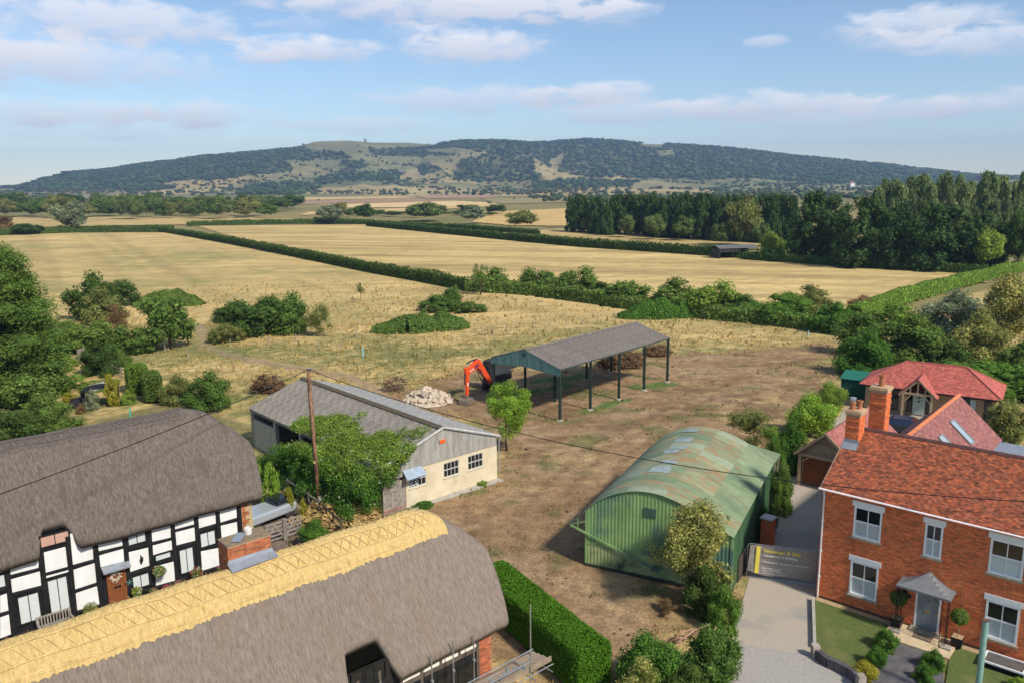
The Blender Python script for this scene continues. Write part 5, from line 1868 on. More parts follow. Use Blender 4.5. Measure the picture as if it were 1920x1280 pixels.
rt.solid([(0, y, z) for y, z in pr] + [(.34, y, z) for y, z in pr], [(0, 1, 6, 5), (1, 2, 7, 6), (2, 3, 8, 7), (3, 4, 9, 8), (4, 3, 2, 1, 0), (5, 6, 7, 8, 9)])
rtm = rt.mesh('ridge_tile')
for k in range(36):
    link('ridge_tile', rtm, M_tile_dark, roof, (.05 + k * .35, HRY, HRZ + .03 + .008 * (k % 2)), (0, 0, .01 * ((k * 7) % 3 - 1)))
MB().box((-.15, -.30, HE - .10), (-.10, HRY, HE - .08))
mb = MB()
mb.bar((-.10, -.27, HE - .06), (-.10, HRY, HRZ - .03), .06, .12)
mb.build('verge_mortar', M_mortar, roof)


def chimney(parent, x0, x1, y0, y1, z0, z1, seed, pots, pal=None):
    c = MB().box((x0, y0, z0), (x1, y1, z1)).build('chimney', M_mortar, parent)
    m = MB()
    r = random.Random(seed)
    for (a, b, fl) in ((x0, x1, lambda a, b, c: (a, y0 + b, c)), (y0, y1, lambda a, b, c: (x1 - b, a, c)), (y0, y1, lambda a, b, c: (x0 + b, a, c)), (x0, x1, lambda a, b, c: (a, y1 - b, c))):
        bricks(m, a, b, z0 + .05, z1 - .02, 0, .01, rng=r, flip=fl, pal=pal)
        for q, o in ((z1 - .70, .03), (z1 - .34, .03)):
            bricks(m, a - o, b + o, q, q + .0751, 0, .01 + o, rng=r, flip=fl, pal=pal)
    m.build('chimney_bricks', M_brick, c, kind='stuff')
    for k, o in enumerate((.05, .09, .05)):
        MB().box((x0 - o, y0 - o, z1 + .003 + k * .08), (x1 + o, y1 + o, z1 + (k + 1) * .08)).build('cap_course', mat('pale_brick_cap', (.50, .34, .20), var=.2), c)
    for (px_, py_, h, r_) in pots:
        MB().lathe([(r_ * 1.1, 0), (r_, .06), (r_ * .92, h - .12), (r_ * 1.15, h - .1), (r_ * 1.15, h), (r_ * .8, h), (r_ * .8, h - .08)], (px_, py_, z1 + .243), 14).build('chimney_pot', M_terracotta, c, smooth=False)
    return c


ca = chimney(house, -.04, .62, 2.75, 3.60, 7.0, 9.15, 51, [(.15, 3.0, .42, .14), (.42, 3.3, .45, .13)])
MB().lathe([(.15, 0), (.17, .16), (.16, .2), (.05, .22)], (.15, 3.0, 9.15 + .67), 12).build('cowl', M_steel, ca)
mb = MB()
mb.solid([(-.10, 2.35, 7.42), (.68, 2.35, 7.42), (.68, 2.72, 7.66), (-.10, 2.72, 7.66), (.68, 2.735, 7.85), (-.10, 2.735, 7.85)], [(0, 1, 2, 3), (3, 2, 4, 5)])
mb.build('lead_flashing', M_lead, ca)
cb = chimney(house, .42, 1.22, 4.9, 5.7, 7.0, 10.05, 52, [(.82, 5.3, .62, .15)])

# rear wing with its own tiled roof and two roof windows
PAL_NEW = [(1, 1, 1), (1.08, 1.0, 1.0), (.92, .9, .92), (1.0, .9, .95), (.86, .84, .9)]
M_tile_new = mat('plain_tile_mauve', (0.30, 0.125, 0.105), var=.12, scale=5, attr=True)
wing = MB().box((-1.7, HDEP, 0), (3.5, 22.8, 3.6)).build('rear_wing', M_mortar, house)
mb = MB()
mb.solid([(-1.7, 22.8, 3.6), (3.5, 22.8, 3.6), (.9, 22.8, 6.1), (-1.7, 22.6, 3.6), (3.5, 22.6, 3.6), (.9, 22.6, 6.1)], [(0, 1, 2), (5, 4, 3), (0, 3, 4, 1)])
mb.build('wing_gable', M_mortar, wing)
sl = MB()
sl.solid([(-1.9, 6.0, 3.5), (.9, 6.0, 6.15), (3.8, 6.0, 3.45), (-1.9, 23, 3.5), (.9, 23, 6.15), (3.8, 23, 3.45)], [(0, 1, 4, 3), (1, 2, 5, 4)])
wroof = sl.build('wing_roof', MATS['roof_underlay'], wing)
mb_ = MB()
tile_field([(3.8, 6.0, 3.47), (3.8, 23, 3.47), (.9, 23, 6.17), (.9, 6.0, 6.17)], .24, .17, random.Random(43), PAL_NEW)
tile_field([(-1.9, 23, 3.52), (-1.9, 6.0, 3.52), (.9, 6.0, 6.17), (.9, 23, 6.17)], .34, .2, random.Random(44), PAL_NEW)
mb_.build('roof_tiles', M_tile_new, wroof, kind='stuff')
M_ridge_o = mat('orange_ridge_tile', (.62, .20, .085), var=.15, rand=.1)
for k in range(46):
    o = link('ridge_tile', rtm, M_ridge_o, wroof, (.9, 7.0 + k * .35, 6.19 + .006 * (k % 2)), (0, 0, rad(90)))
sl_n = Vector((2.7, 0, 2.9)).normalized()
for (yc, t0, t1) in ((14.2, .30, .62), (17.6, .25, .70)):
    pts = []
    for (yy, t) in ((yc, t0), (yc + .9, t0), (yc + .9, t1), (yc, t1)):
        pts.append(Vector((.9 + 2.9 * t, yy, 6.17 - 2.7 * t)))
    up = Vector((.68, 0, .73))
    mb = MB()
    for i in range(4):
        mb.bar(pts[i] + up * .06, pts[(i + 1) % 4] + up * .06, .10, .10, up=up)
    sk = mb.build('roof_window', mat('grey_flashing', (.22, .24, .25), var=.1, rough=.5), wroof)
    MB().face([p + up * .07 for p in pts]).build('pane', mat('sky_glass', (.35, .40, .44), var=.05, rough=.08, spec=.8), sk)
# lower side roof at the right edge
sl = MB()
sl.solid([(6.2, HDEP, 4.2), (12.6, HDEP, 4.2), (12.6, 15.5, 4.2), (6.2, 15.5, 4.2), (9.2, 10.5, 6.3), (9.2, 12.8, 6.3)], [(0, 4, 5, 3), (0, 1, 4), (1, 2, 5, 4), (2, 3, 5)])
sroof = sl.build('side_roof', MATS['roof_underlay'], house)
MB().box((6.4, HDEP, 0), (12.4, 15.3, 4.18)).build('side_wing', M_mortar, house)
mb_ = MB()
tile_field([(6.2, 15.5, 4.22), (6.2, HDEP, 4.22), (9.2, 10.5, 6.32), (9.2, 12.8, 6.32)], .24, .17, random.Random(45), PAL_OLD)
mb_.build('roof_tiles', M_tile, sroof, kind='stuff')
for k in range(11):
    t = k / 11
    link('hip_tile', rtm, M_tile_dark, sroof, (6.2 + 3 * t, 15.5 - 2.7 * t, 4.24 + 2.1 * t), (0, -math.atan2(2.1, 4.04), math.atan2(-2.7, 3)))
MB().box((3.82, 17.5, 3.30), (6.3, 22.5, 3.46)).build('flat_lead_roof', M_lead, house)
MB().box((4.0, 17.7, 0), (6.1, 22.3, 3.29)).build('link_wall', M_mortar, house)

# ------------------------------------------------------------------ porch canopy
porch = empty('porch_canopy', 'grey swept porch canopy on black iron trellis posts over the grey front door', 'canopy', HO, azrot(HA))
M_canopy = mat('canopy_lead', (0.17, 0.175, 0.18), var=.1, rough=.6)
x0, x1, yo, zb_, za_ = 4.0, 6.3, -1.08, 2.50, 3.12
cxm = (x0 + x1) / 2
mb = MB()
NX, NY = 12, 6


def canopy_z(u, v):
    s = min(1 - abs(u), v)          # distance in from the edges
    return zb_ + (za_ - zb_) * (max(0, s) ** 1.5)


V = []
for j in range(NY + 1):
    for i in range(NX + 1):
        u, v = -1 + 2 * i / NX, j / NY
        V.append((cxm + u * (x1 - x0) / 2, yo + v * (-.015 - yo), canopy_z(u, v)))
F = [(j * (NX + 1) + i, j * (NX + 1) + i + 1, (j + 1) * (NX + 1) + i + 1, (j + 1) * (NX + 1) + i) for j in range(NY) for i in range(NX)]
mb.solid(V, F)
mb.build('canopy_roof', M_canopy, porch)
mb = MB()
mb.box((x0, yo, zb_ - .10), (x1, yo + .03, zb_ - .003)).box((x0, yo + .03, zb_ - .10), (x0 + .03, -.015, zb_ - .003)).box((x1 - .03, yo + .03, zb_ - .10), (x1, -.015, zb_ - .003))
mb.build('fascia', M_canopy, porch)
for sgn, xx in ((1, x0 + .08), (-1, x1 - .08)):
    mb = MB()
    for (dx_, dy_) in ((0, .06), (sgn * .22, .06), (0, .40)):
        mb.box((xx + dx_ - .015, yo + dy_ - .015, .14), (xx + dx_ + .015, yo + dy_ + .015, zb_ - .1))
    for k in range(12):
        z = .3 + k * .17
        mb.bar((xx, yo + .06, z), (xx + sgn * .22, yo + .06, z + (.12 if k % 2 else -.05)), .012, .012)
        mb.bar((xx, yo + .06, z), (xx, yo + .40, z + (.12 if k % 2 else -.05)), .012, .012)
    mb.build('trellis_post', M_iron, porch)
    arc = [(xx + sgn * (.22 + .5 * t / 6), yo + .06, zb_ - .12 - .42 * (1 - t / 6) ** 2) for t in range(7)]
    MB().tube(arc, .012, 5).build('scroll_bracket', M_iron, porch)
    MB().box((xx - .13, yo - .06, 0.11), (xx + .30, yo + .22, .20)).build('base_block', M_concrete, porch)
# doorstep, mat, planters with clipped balls
stp = MB().box((3.75, -1.75, -.02), (6.6, -.028, .10)).build('doorstep', mat('sand_paving', (.58, .45, .28), var=.12), None)
stp.location, stp.rotation_euler = HO, (0, 0, azrot(HA))
tag(stp, 'pale sandstone step slab in front of the grey front door', 'step')
st2 = MB().box((4.55, -.42, .103), (5.85, -.027, .20)).build('threshold', M_sill, stp)
dm = MB().box((4.85, -.95, .103), (5.65, -.48, .125)).build('doormat', mat('coir_mat', (.20, .15, .10), var=.3, scale=20), None)
dm.location, dm.rotation_euler = HO, (0, 0, azrot(HA))
tag(dm, 'brown coir doormat on the step below the grey front door', 'doormat')

# ------------------------------------------------------------------ lawns, path, drive, low wall
def hl(x, y, z=0.0):
    v = HO + XH * x + YH * y
    return Vector((v.x, v.y, z))


def sheet(name, pts, m, z, sub=.5):
    mb = MB()
    mb.face([(p[0], p[1], z) for p in pts])
    return tag(mb.build(name, m), kind='structure')


M_lawn = mat('mown_lawn', (0.135, 0.165, 0.04), col2=(0.085, 0.12, 0.032), scale=7, detail=8, bump=.8, bscale=40, col3=(.22, .20, .075), s3=.5, l3=.55, h3=.75)
M_path = mat('slate_path', (0.14, 0.13, 0.13), col2=(0.085, 0.082, 0.085), scale=2.5, detail=6, col3=(.17, .10, .08), s3=1.5, l3=.6, h3=.7)
M_gravel = mat('drive_gravel', (0.60, 0.50, 0.38), col2=(0.33, 0.295, 0.25), scale=30, detail=9, bump=.8, bscale=45, col3=(0.34, 0.32, 0.29), s3=.35, l3=.50, h3=.66)
M_tarmac = mat('worn_tarmac', (0.40, 0.365, 0.32), col2=(0.30, 0.28, 0.25), scale=9, detail=10, bump=.3, bscale=50)
sheet('gravel_drive', [gp(1402, 1093), gp(1345, 1290), gp(1620, 1300), gp(1528, 1230), gp(1527, 1120), gp(1600, 1000), gp(1560, 905), gp(1475, 880), gp(1440, 960)], M_gravel, .012)
sheet('road', [gp(1378, 1205), gp(1430, 1215), gp(1520, 1225), gp(1620, 1290), gp(1700, 1420), gp(1300, 1420)], M_tarmac, .02)
sheet('front_lawn', [gp(1524, 1124), gp(1537, 1120), hl(3.6, -.35), hl(3.9, -1.8), gp(1645, 1255), gp(1605, 1262), gp(1552, 1232), gp(1528, 1215)], M_lawn, .03)
sheet('path', [hl(3.95, -1.75), hl(6.4, -1.75), gp(1770, 1300), gp(1755, 1420), gp(1600, 1400), gp(1632, 1282)], M_path, .025)
sheet('side_lawn', [hl(6.6, -1.6), hl(6.7, -.4), hl(12, -.4), hl(12, -8), hl(8, -8), gp(1772, 1290)], M_lawn, .03)
sheet('gravel_margin', [hl(0, -.03), hl(12, -.03), hl(12, -.40), hl(0, -.40)], mat('pea_gravel', (.48, .36, .2), var=.3, scale=25, bump=.6), .035)
# low brick kerb wall round the lawn
wl_ = empty('garden_wall', 'low dark-coped brick wall curving round the front lawn', 'wall', gp(1524, 1126))
o_ = wl_.location
pw = [gp(1524, 1126), gp(1526, 1180), gp(1527, 1216)]
for a, b in zip(pw, pw[1:]):
    MB().bar(a - o_ + Vector((0, 0, .12)), b - o_ + Vector((0, 0, .12)), .14, .26).build('kerb', M_concrete, wl_)
pc_ = [gp(1528, 1232), gp(1552, 1250), gp(1580, 1262), gp(1600, 1274), gp(1613, 1290)]
for a, b in zip(pc_, pc_[1:]):
    n_ = max(2, int((b - a).length / .24))
    for k in range(n_):
        p, q = a.lerp(b, k / n_), a.lerp(b, (k + .93) / n_)
        MB().bar(p - o_ + Vector((0, 0, .24)), q - o_ + Vector((0, 0, .24)), .26, .48).build('wall_block', mat('dark_coping', (.10, .09, .095), var=.3, rand=.2), wl_)
for p in (gp(1528, 1232), gp(1613, 1290)):
    for k in range(6):
        MB().box((p.x - o_.x - .16, p.y - o_.y - .16, .02 + k * .105), (p.x - o_.x + .16, p.y - o_.y + .16, .115 + k * .105)).build('pier_brick', mat('pale_pier_brick', (.36, .30, .25), var=.25, rand=.15), wl_)

# cellar light with glazed lid under the right window
cl_ = empty('cellar_light', 'low white-framed glazed lid over the cellar light on the side lawn', 'skylight', HO, azrot(HA))
MB().box((7.85, -1.35, 0), (9.35, -.42, .28)).build('kerb_bricks', M_brick, cl_)
mb = MB()
for (u0, u1, v0, v1) in ((7.8, 9.4, -1.40, -1.33), (7.8, 9.4, -.44, -.38), (7.8, 7.87, -1.33, -.44), (9.33, 9.4, -1.33, -.44)):
    mb.box((u0, v0, .283), (u1, v1, .36))
mb.build('lid_frame', M_wpaint, cl_)
MB().box((7.87, -1.33, .30), (9.33, -.44, .315)).build('pane', mat('dusty_glass', (.12, .11, .10), var=.3, rough=.2), cl_)

# ------------------------------------------------------------------ oak-framed garage
GA0 = gp(1497, 908)
M_oak = mat('oak_frame', (0.42, 0.30, 0.18), var=.2, scale=4, stretch=(2, 2, .5), rand=.08)
M_larch = mat('larch_boards', (0.40, 0.26, 0.15), var=.25, scale=3, stretch=(.5, 1, 5), rand=.18)
M_tile_pink = mat('pink_plain_tile', (0.40, 0.155, 0.125), var=.1, scale=5, attr=True)
gar = empty('oak_garage', 'oak-framed garage with weatherboarded gable and pink tiled roof beside the brick house', 'garage', GA0, azrot(HA))
gw, gl, ge, grz = 3.5, 9.0, 2.35, 4.15
MB().box((.12, .35, 0), (gw, .40, 2.15)).build('roller_door', mat('brown_roller_door', (.26, .085, .028), var=.12, scale=2, stretch=(1, 1, 12)), gar)
for k in range(18):
    MB().box((.14, .335, .05 + k * .115), (gw, .349, .05 + k * .115 + .10)).build('door_slat', MATS['brown_roller_door'], gar)
for x in (0, gw - .02):
    MB().box((x - .1, -.1, 0), (x + .1, .1, 2.2)).build('post', M_oak, gar)
MB().bar((.1, 0, 1.75), (.62, 0, 2.16), .08, .10).build('brace', M_oak, gar)
MB().box((-.15, -.11, 2.2), (gw + .15, .11, 2.42)).build('tie_beam', M_oak, gar)
nb_b = 11
for k in range(nb_b):
    z = 2.43 + k * .155
    hw = (gw / 2 + .05) * (1 - (z - 2.43) / 1.75)
    if hw < .1:
        break
    mb = MB()
    mb.solid([(gw / 2 - hw, -.05, z), (gw / 2 + hw, -.05, z), (gw / 2 + hw * .92, -.02, z + .16), (gw / 2 - hw * .92, -.02, z + .16), (gw / 2 - hw, .0, z), (gw / 2 + hw, .0, z), (gw / 2 + hw * .92, .0, z + .16), (gw / 2 - hw * .92, .0, z + .16)], [(0, 1, 2, 3), (0, 4, 5, 1), (3, 2, 6, 7)])
    mb.build('weatherboard', M_larch, gar)
for s_ in (-1, 1):
    MB().bar((gw / 2, -.32, grz), (gw / 2 + s_ * (gw / 2 + .35), -.32, ge - .05), .06, .17).build('barge_board', M_oak, gar)
MB().box((0, .45, 0), (.12, gl, 2.3)).build('side_wall', M_larch, gar)
MB().box((gw - .12, .45, 0), (gw, gl, 2.3)).build('side_wall', M_larch, gar)
sl = MB()
sl.solid([(-.38, -.35, ge - .04), (gw / 2, -.35, grz), (gw + .38, -.35, ge - .04), (-.38, gl, ge - .04), (gw / 2, gl, grz), (gw + .38, gl, ge - .04)], [(0, 1, 4, 3), (1, 2, 5, 4)])
groof = sl.build('roof', MATS['roof_underlay'], gar)
mb_ = MB()
tile_field([(-.38, gl, ge - .02), (-.38, -.35, ge - .02), (gw / 2, -.35, grz + .02), (gw / 2, gl, grz + .02)], .2, .13, random.Random(46), PAL_NEW)
tile_field([(gw + .38, -.35, ge - .02), (gw + .38, gl, ge - .02), (gw / 2, gl, grz + .02), (gw / 2, -.35, grz + .02)], .24, .16, random.Random(47), PAL_NEW)
mb_.build('roof_tiles', M_tile_pink, groof, kind='stuff')

# ------------------------------------------------------------------ bungalow with hipped roof
AA = 124.3
AO = gp(1613, 719, 2.4)
AO = Vector((AO.x, AO.y, 0))
bun = empty('bungalow', 'low weatherboarded bungalow with red hipped roof and oak gabled porch', 'bungalow', AO, azrot(AA))
al, ad, ae, arz = 11.4, 6.2, 2.4, 4.35
M_tile_red = mat('red_plain_tile', (0.47, 0.13, 0.095), var=.12, scale=5, attr=True)
MB().box((.45, .45, 0), (al - .45, ad - .45, ae)).build('wall', M_larch, bun)
mb = MB()
for k in range(15):
    mb.box((.43, .41, .12 + k * .15), (al - .43, .447, .12 + k * .15 + .135))
mb.build('weatherboards', M_larch, bun, kind='stuff')
r0, r1 = 3.4, al - 3.1
sl = MB()
E0, E1, E2_, E3 = (-.05, 0, ae), (al, 0, ae), (al, ad, ae), (-.05, ad, ae)
R0, R1 = (r0, ad / 2, arz), (r1, ad / 2, arz)
sl.solid([E0, E1, E2_, E3, R0, R1], [(0, 1, 5, 4), (1, 2, 5), (2, 3, 4, 5), (3, 0, 4)])
broof = sl.build('roof', MATS['roof_underlay'], bun)
lift_ = lambda p: (p[0], p[1], p[2] + .025)
mb_ = MB()
for q in ((E0, E1, R1, R0), (E1, E2_, R1, R1), (E2_, E3, R0, R1), (E3, E0, R0, R0)):
    tile_field([lift_(p) for p in q], .25, .17, random.Random(48), PAL_NEW)
mb_.build('roof_tiles', M_tile_red, broof, kind='stuff')
for a, b in ((E0, R0), (E1, R1), (R0, R1), (E2_, R1)):
    MB().tube([Vector(a) + Vector((0, 0, .05)), Vector(b) + Vector((0, 0, .06))], .07, 6).build('hip_ridge', mat('hip_tile_red', (.40, .12, .09), var=.15), broof)
MB().box((-.08, -.09, ae - .12), (al + .05, -.02, ae - .01)).build('fascia', M_iron, bun)
# porch
pxm = 5.0
for s_ in (-1, 1):
    MB().box((pxm + s_ * 1.15 - .09, -1.2, 0), (pxm + s_ * 1.15 + .09, -1.02, 2.25)).build('porch_post', M_oak, bun)
    MB().bar((pxm + s_ * 1.1, -1.11, 1.55), (pxm + s_ * .55, -1.11, 2.2), .1, .12).build('porch_brace', M_oak, bun)
    MB().bar((pxm + s_ * 1.5, -1.22, 2.15), (pxm, -1.22, 3.62), .08, .16).build('porch_rafter', M_oak, bun)
MB().box((pxm - 1.4, -1.2, 2.25), (pxm + 1.4, -1.02, 2.42)).build('porch_beam', M_oak, bun)
MB().box((pxm - .07, -1.16, 2.42), (pxm + .07, -1.06, 3.45)).build('king_post', M_oak, bun)
for s_ in (-1, 1):
    MB().box((pxm + s_ * .6 - .05, -1.15, 2.42), (pxm + s_ * .6 + .05, -1.07, 2.95)).build('queen_post', M_oak, bun)
sl = MB()
sl.solid([(pxm - 1.6, -1.3, 2.1), (pxm, -1.3, 3.68), (pxm + 1.6, -1.3, 2.1), (pxm - 1.6, .6, 2.1), (pxm, 2.4, 3.68), (pxm + 1.6, .6, 2.1)], [(0, 1, 4, 3), (1, 2, 5, 4)])
proof = sl.build('porch_roof', MATS['roof_underlay'], bun)
mb_ = MB()
tile_field([(pxm - 1.6, .6, 2.12), (pxm - 1.6, -1.3, 2.12), (pxm, -1.3, 3.70), (pxm, 2.4, 3.70)], .25, .17, random.Random(49), PAL_NEW)
tile_field([(pxm + 1.6, -1.3, 2.12), (pxm + 1.6, .6, 2.12), (pxm, 2.4, 3.70), (pxm, -1.3, 3.70)], .25, .17, random.Random(50), PAL_NEW)
mb_.build('roof_tiles', M_tile_red, proof, kind='stuff')
bd = MB().box((pxm - .5, .33, .1), (pxm + .5, .40, 2.1)).build('door', mat('pale_green_door', (.42, .52, .46), var=.06), bun)
for z in (1.35, 1.7):
    MB().bar((pxm - .09, .32, z), (pxm + .09, .32, z), .02, .13).build('door_pane', M_glass, bd)
for xa, xb in ((pxm - 1.0, pxm - .55), (pxm + .55, pxm + .95), (2.5, 3.3), (8.2, 9.0), (10.1, 10.6)):
    w = MB().box((xa, .36, .25), (xb, .405, 2.15)).build('window', M_iron, bun)
    MB().box((xa + .06, .345, .32), (xb - .06, .359, 2.08)).build('pane', M_glass, w)
MB().box((9.02, .35, .3), (9.45, .405, 2.1)).build('side_light', mat('pale_curtain', (.45, .55, .52), var=.1), bun)
sheet('patio', [AO + frame_dirs(AA)[0] * -1 + frame_dirs(AA)[1] * .4, AO + frame_dirs(AA)[0] * 12 + frame_dirs(AA)[1] * .4, AO + frame_dirs(AA)[0] * 12 + frame_dirs(AA)[1] * -9, AO + frame_dirs(AA)[0] * -1 + frame_dirs(AA)[1] * -9], mat('patio_paving', (.40, .33, .25), var=.15), .01)

# dark green garden shed
gs = empty('garden_shed', 'dark green metal shed beyond the bungalow corner', 'shed', gp(1575, 745), azrot(124))
MB().box((0, 0, 0), (3.0, 2.2, 1.95)).build('body', mat('dark_green_metal', (.012, .075, .05), var=.15, stretch=(12, 12, .3), scale=1), gs)
mb = MB()
mb.solid([(-.12, -.12, 1.96), (3.12, -.12, 1.96), (3.12, 2.32, 2.38), (-.12, 2.32, 2.38), (-.12, -.12, 2.0), (3.12, -.12, 2.0), (3.12, 2.32, 2.42), (-.12, 2.32, 2.42)], [(0, 3, 2, 1), (4, 5, 6, 7), (0, 1, 5, 4), (1, 2, 6, 5), (2, 3, 7, 6), (3, 0, 4, 7)])
mb.build('roof', mat('green_metal_roof', (.015, .14, .095), var=.12), gs)
# kettle barbecue on the patio
bq = empty('barbecue', 'black kettle barbecue on the patio behind the brick chimney', 'barbecue', gp(1622, 785))
MB().lathe([(.05, .62), (.26, .7), (.33, .85), (.33, .9), (.26, 1.05), (.08, 1.12)], (0, 0, 0), 14).build('kettle', M_iron, bq, smooth=True)
for k in range(3):
    a = k * 2.1
    MB().tube([(.15 * math.cos(a), .15 * math.sin(a), .7), (.3 * math.cos(a), .3 * math.sin(a), 0)], .018, 6).build('leg', M_iron, bq)

# dark blue car parked behind the house, only its glasshouse shows over the ridge
car = empty('parked_car', 'dark blue car parked on the patio behind the tiled ridge', 'car', gp(1690, 812), azrot(124))
M_carb = mat('dark_blue_paint', (.02, .03, .06), var=.1, rough=.25, spec=.5)
prof = [(-2.1, .35), (-2.05, .8), (-1.3, .95), (-.7, 1.42), (.7, 1.46), (1.5, 1.0), (2.05, .85), (2.1, .35)]
mb = MB()
n = len(prof)
w_ = [.82, .86, .86, .62, .62, .84, .82, .82]
mb.solid([(x, -w, z) for (x, z), w in zip(prof, w_)] + [(x, w, z) for (x, z), w in zip(prof, w_)], [tuple(range(n)), tuple(reversed(range(n, 2 * n)))] + [(i, n + i, n + (i + 1) % n, (i + 1) % n) for i in range(n)])
bevel(mb.build('body', M_carb, car), .06, 2)
mb = MB()
mb.face([(-1.22, -.78, 1.02), (-1.22, .78, 1.02), (-.74, .60, 1.42), (-.74, -.60, 1.42)]).face([(1.45, .78, 1.06), (1.45, -.78, 1.06), (.78, -.6, 1.44), (.78, .6, 1.44)])
mb.build('windscreen', M_glass, car, loc=(0, 0, .01))
for x in (-1.3, 1.3):
    for y in (-.78, .78):
        w = MB().tube([(x, y - .1, .32), (x, y + .1, .32)], .32, 16).build('wheel', M_iron, car)
        MB().tube([(x, y - .105, .32), (x, y + .105, .32)], .19, 12).build('rim', M_steel, w)

# ------------------------------------------------------------------ foliage
LF = dict(dark=leafmat('leaf_dark', (0.097, 0.159, 0.039)), mid=leafmat('leaf_mid', (0.148, 0.234, 0.051)), bright=leafmat('leaf_bright', (0.212, 0.325, 0.055)), yellow=leafmat('leaf_golden', (.36, .35, .045)),
          olive=leafmat('leaf_olive', (0.244, 0.263, 0.079)), brown=leafmat('leaf_brown', (0.270, 0.176, 0.085)), conifer=leafmat('leaf_conifer', (0.061, 0.107, 0.032), trans=.2), silver=leafmat('leaf_silver', (0.24, 0.29, 0.165)),
          neon=leafmat('leaf_box_hedge', (.125, .26, .024), rand=.02), lime=leafmat('leaf_lime', (0.270, 0.429, 0.058)), elder=leafmat('leaf_elder', (0.33, 0.335, 0.10)), poplar=leafmat('leaf_poplar', (0.196, 0.260, 0.098)), straw=leafmat('leaf_straw', (.50, .36, .14), trans=.25),
          far=leafmat('leaf_far', (0.138, 0.196, 0.060), trans=.25), ivy=leafmat('leaf_ivy', (0.117, 0.234, 0.039)), twig=leafmat('leaf_twig', (.16, .105, .065), trans=.05), white=leafmat('petal_white', (.75, .75, .70)),
          pink=leafmat('petal_pink', (.62, .10, .30)), red=leafmat('petal_red', (.62, .05, .03)), orange=leafmat('petal_yellow', (.75, .48, .05)))
M_bark = mat('bark', (.115, .085, .06), var=.3, scale=6, bump=.6, stretch=(3, 3, .6))
M_deadwood = mat('dead_wood', (.30, .23, .17), var=.3, scale=5)


def add_cores(V, F, c, B, rng, f=.78):
    """inner clumps of foliage behind the outer leaves: lumpy six-sided solids, one per clump"""
    O = np.array([(1, 0, 0), (-1, 0, 0), (0, 1, 0), (0, -1, 0), (0, 0, 1), (0, 0, -1)], float)
    Q = [(0, 2, 4), (2, 1, 4), (1, 3, 4), (3, 0, 4), (2, 0, 5), (1, 2, 5), (3, 1, 5), (0, 3, 5)]
    VV, FF, off = [V], [F], len(V)
    for b in B:
        p = O * np.array(b[3:6]) * f * rng.uniform(.85, 1.1, (6, 1)) + np.array(b[:3])
        p[:, 2] = np.maximum(p[:, 2], .0)
        VV.append(p)
        FF.append(np.array([(a, bb, cc_, cc_) for a, bb, cc_ in Q])[:, [0, 1, 2, 2]] + off)
        off += 6
    c2 = np.ones((8 * len(B), 3)) * .8
    # quads with a repeated corner are not allowed: split each into its own fourth point at an edge middle
    V2 = np.concatenate(VV)
    F2 = np.concatenate(FF[1:])
    mid = (V2[F2[:, 2]] + V2[F2[:, 0]]) / 2
    F2[:, 3] = np.arange(len(F2)) + len(V2)
    return np.concatenate([V2, mid]), np.concatenate([F, F2]), np.concatenate([c, c2])


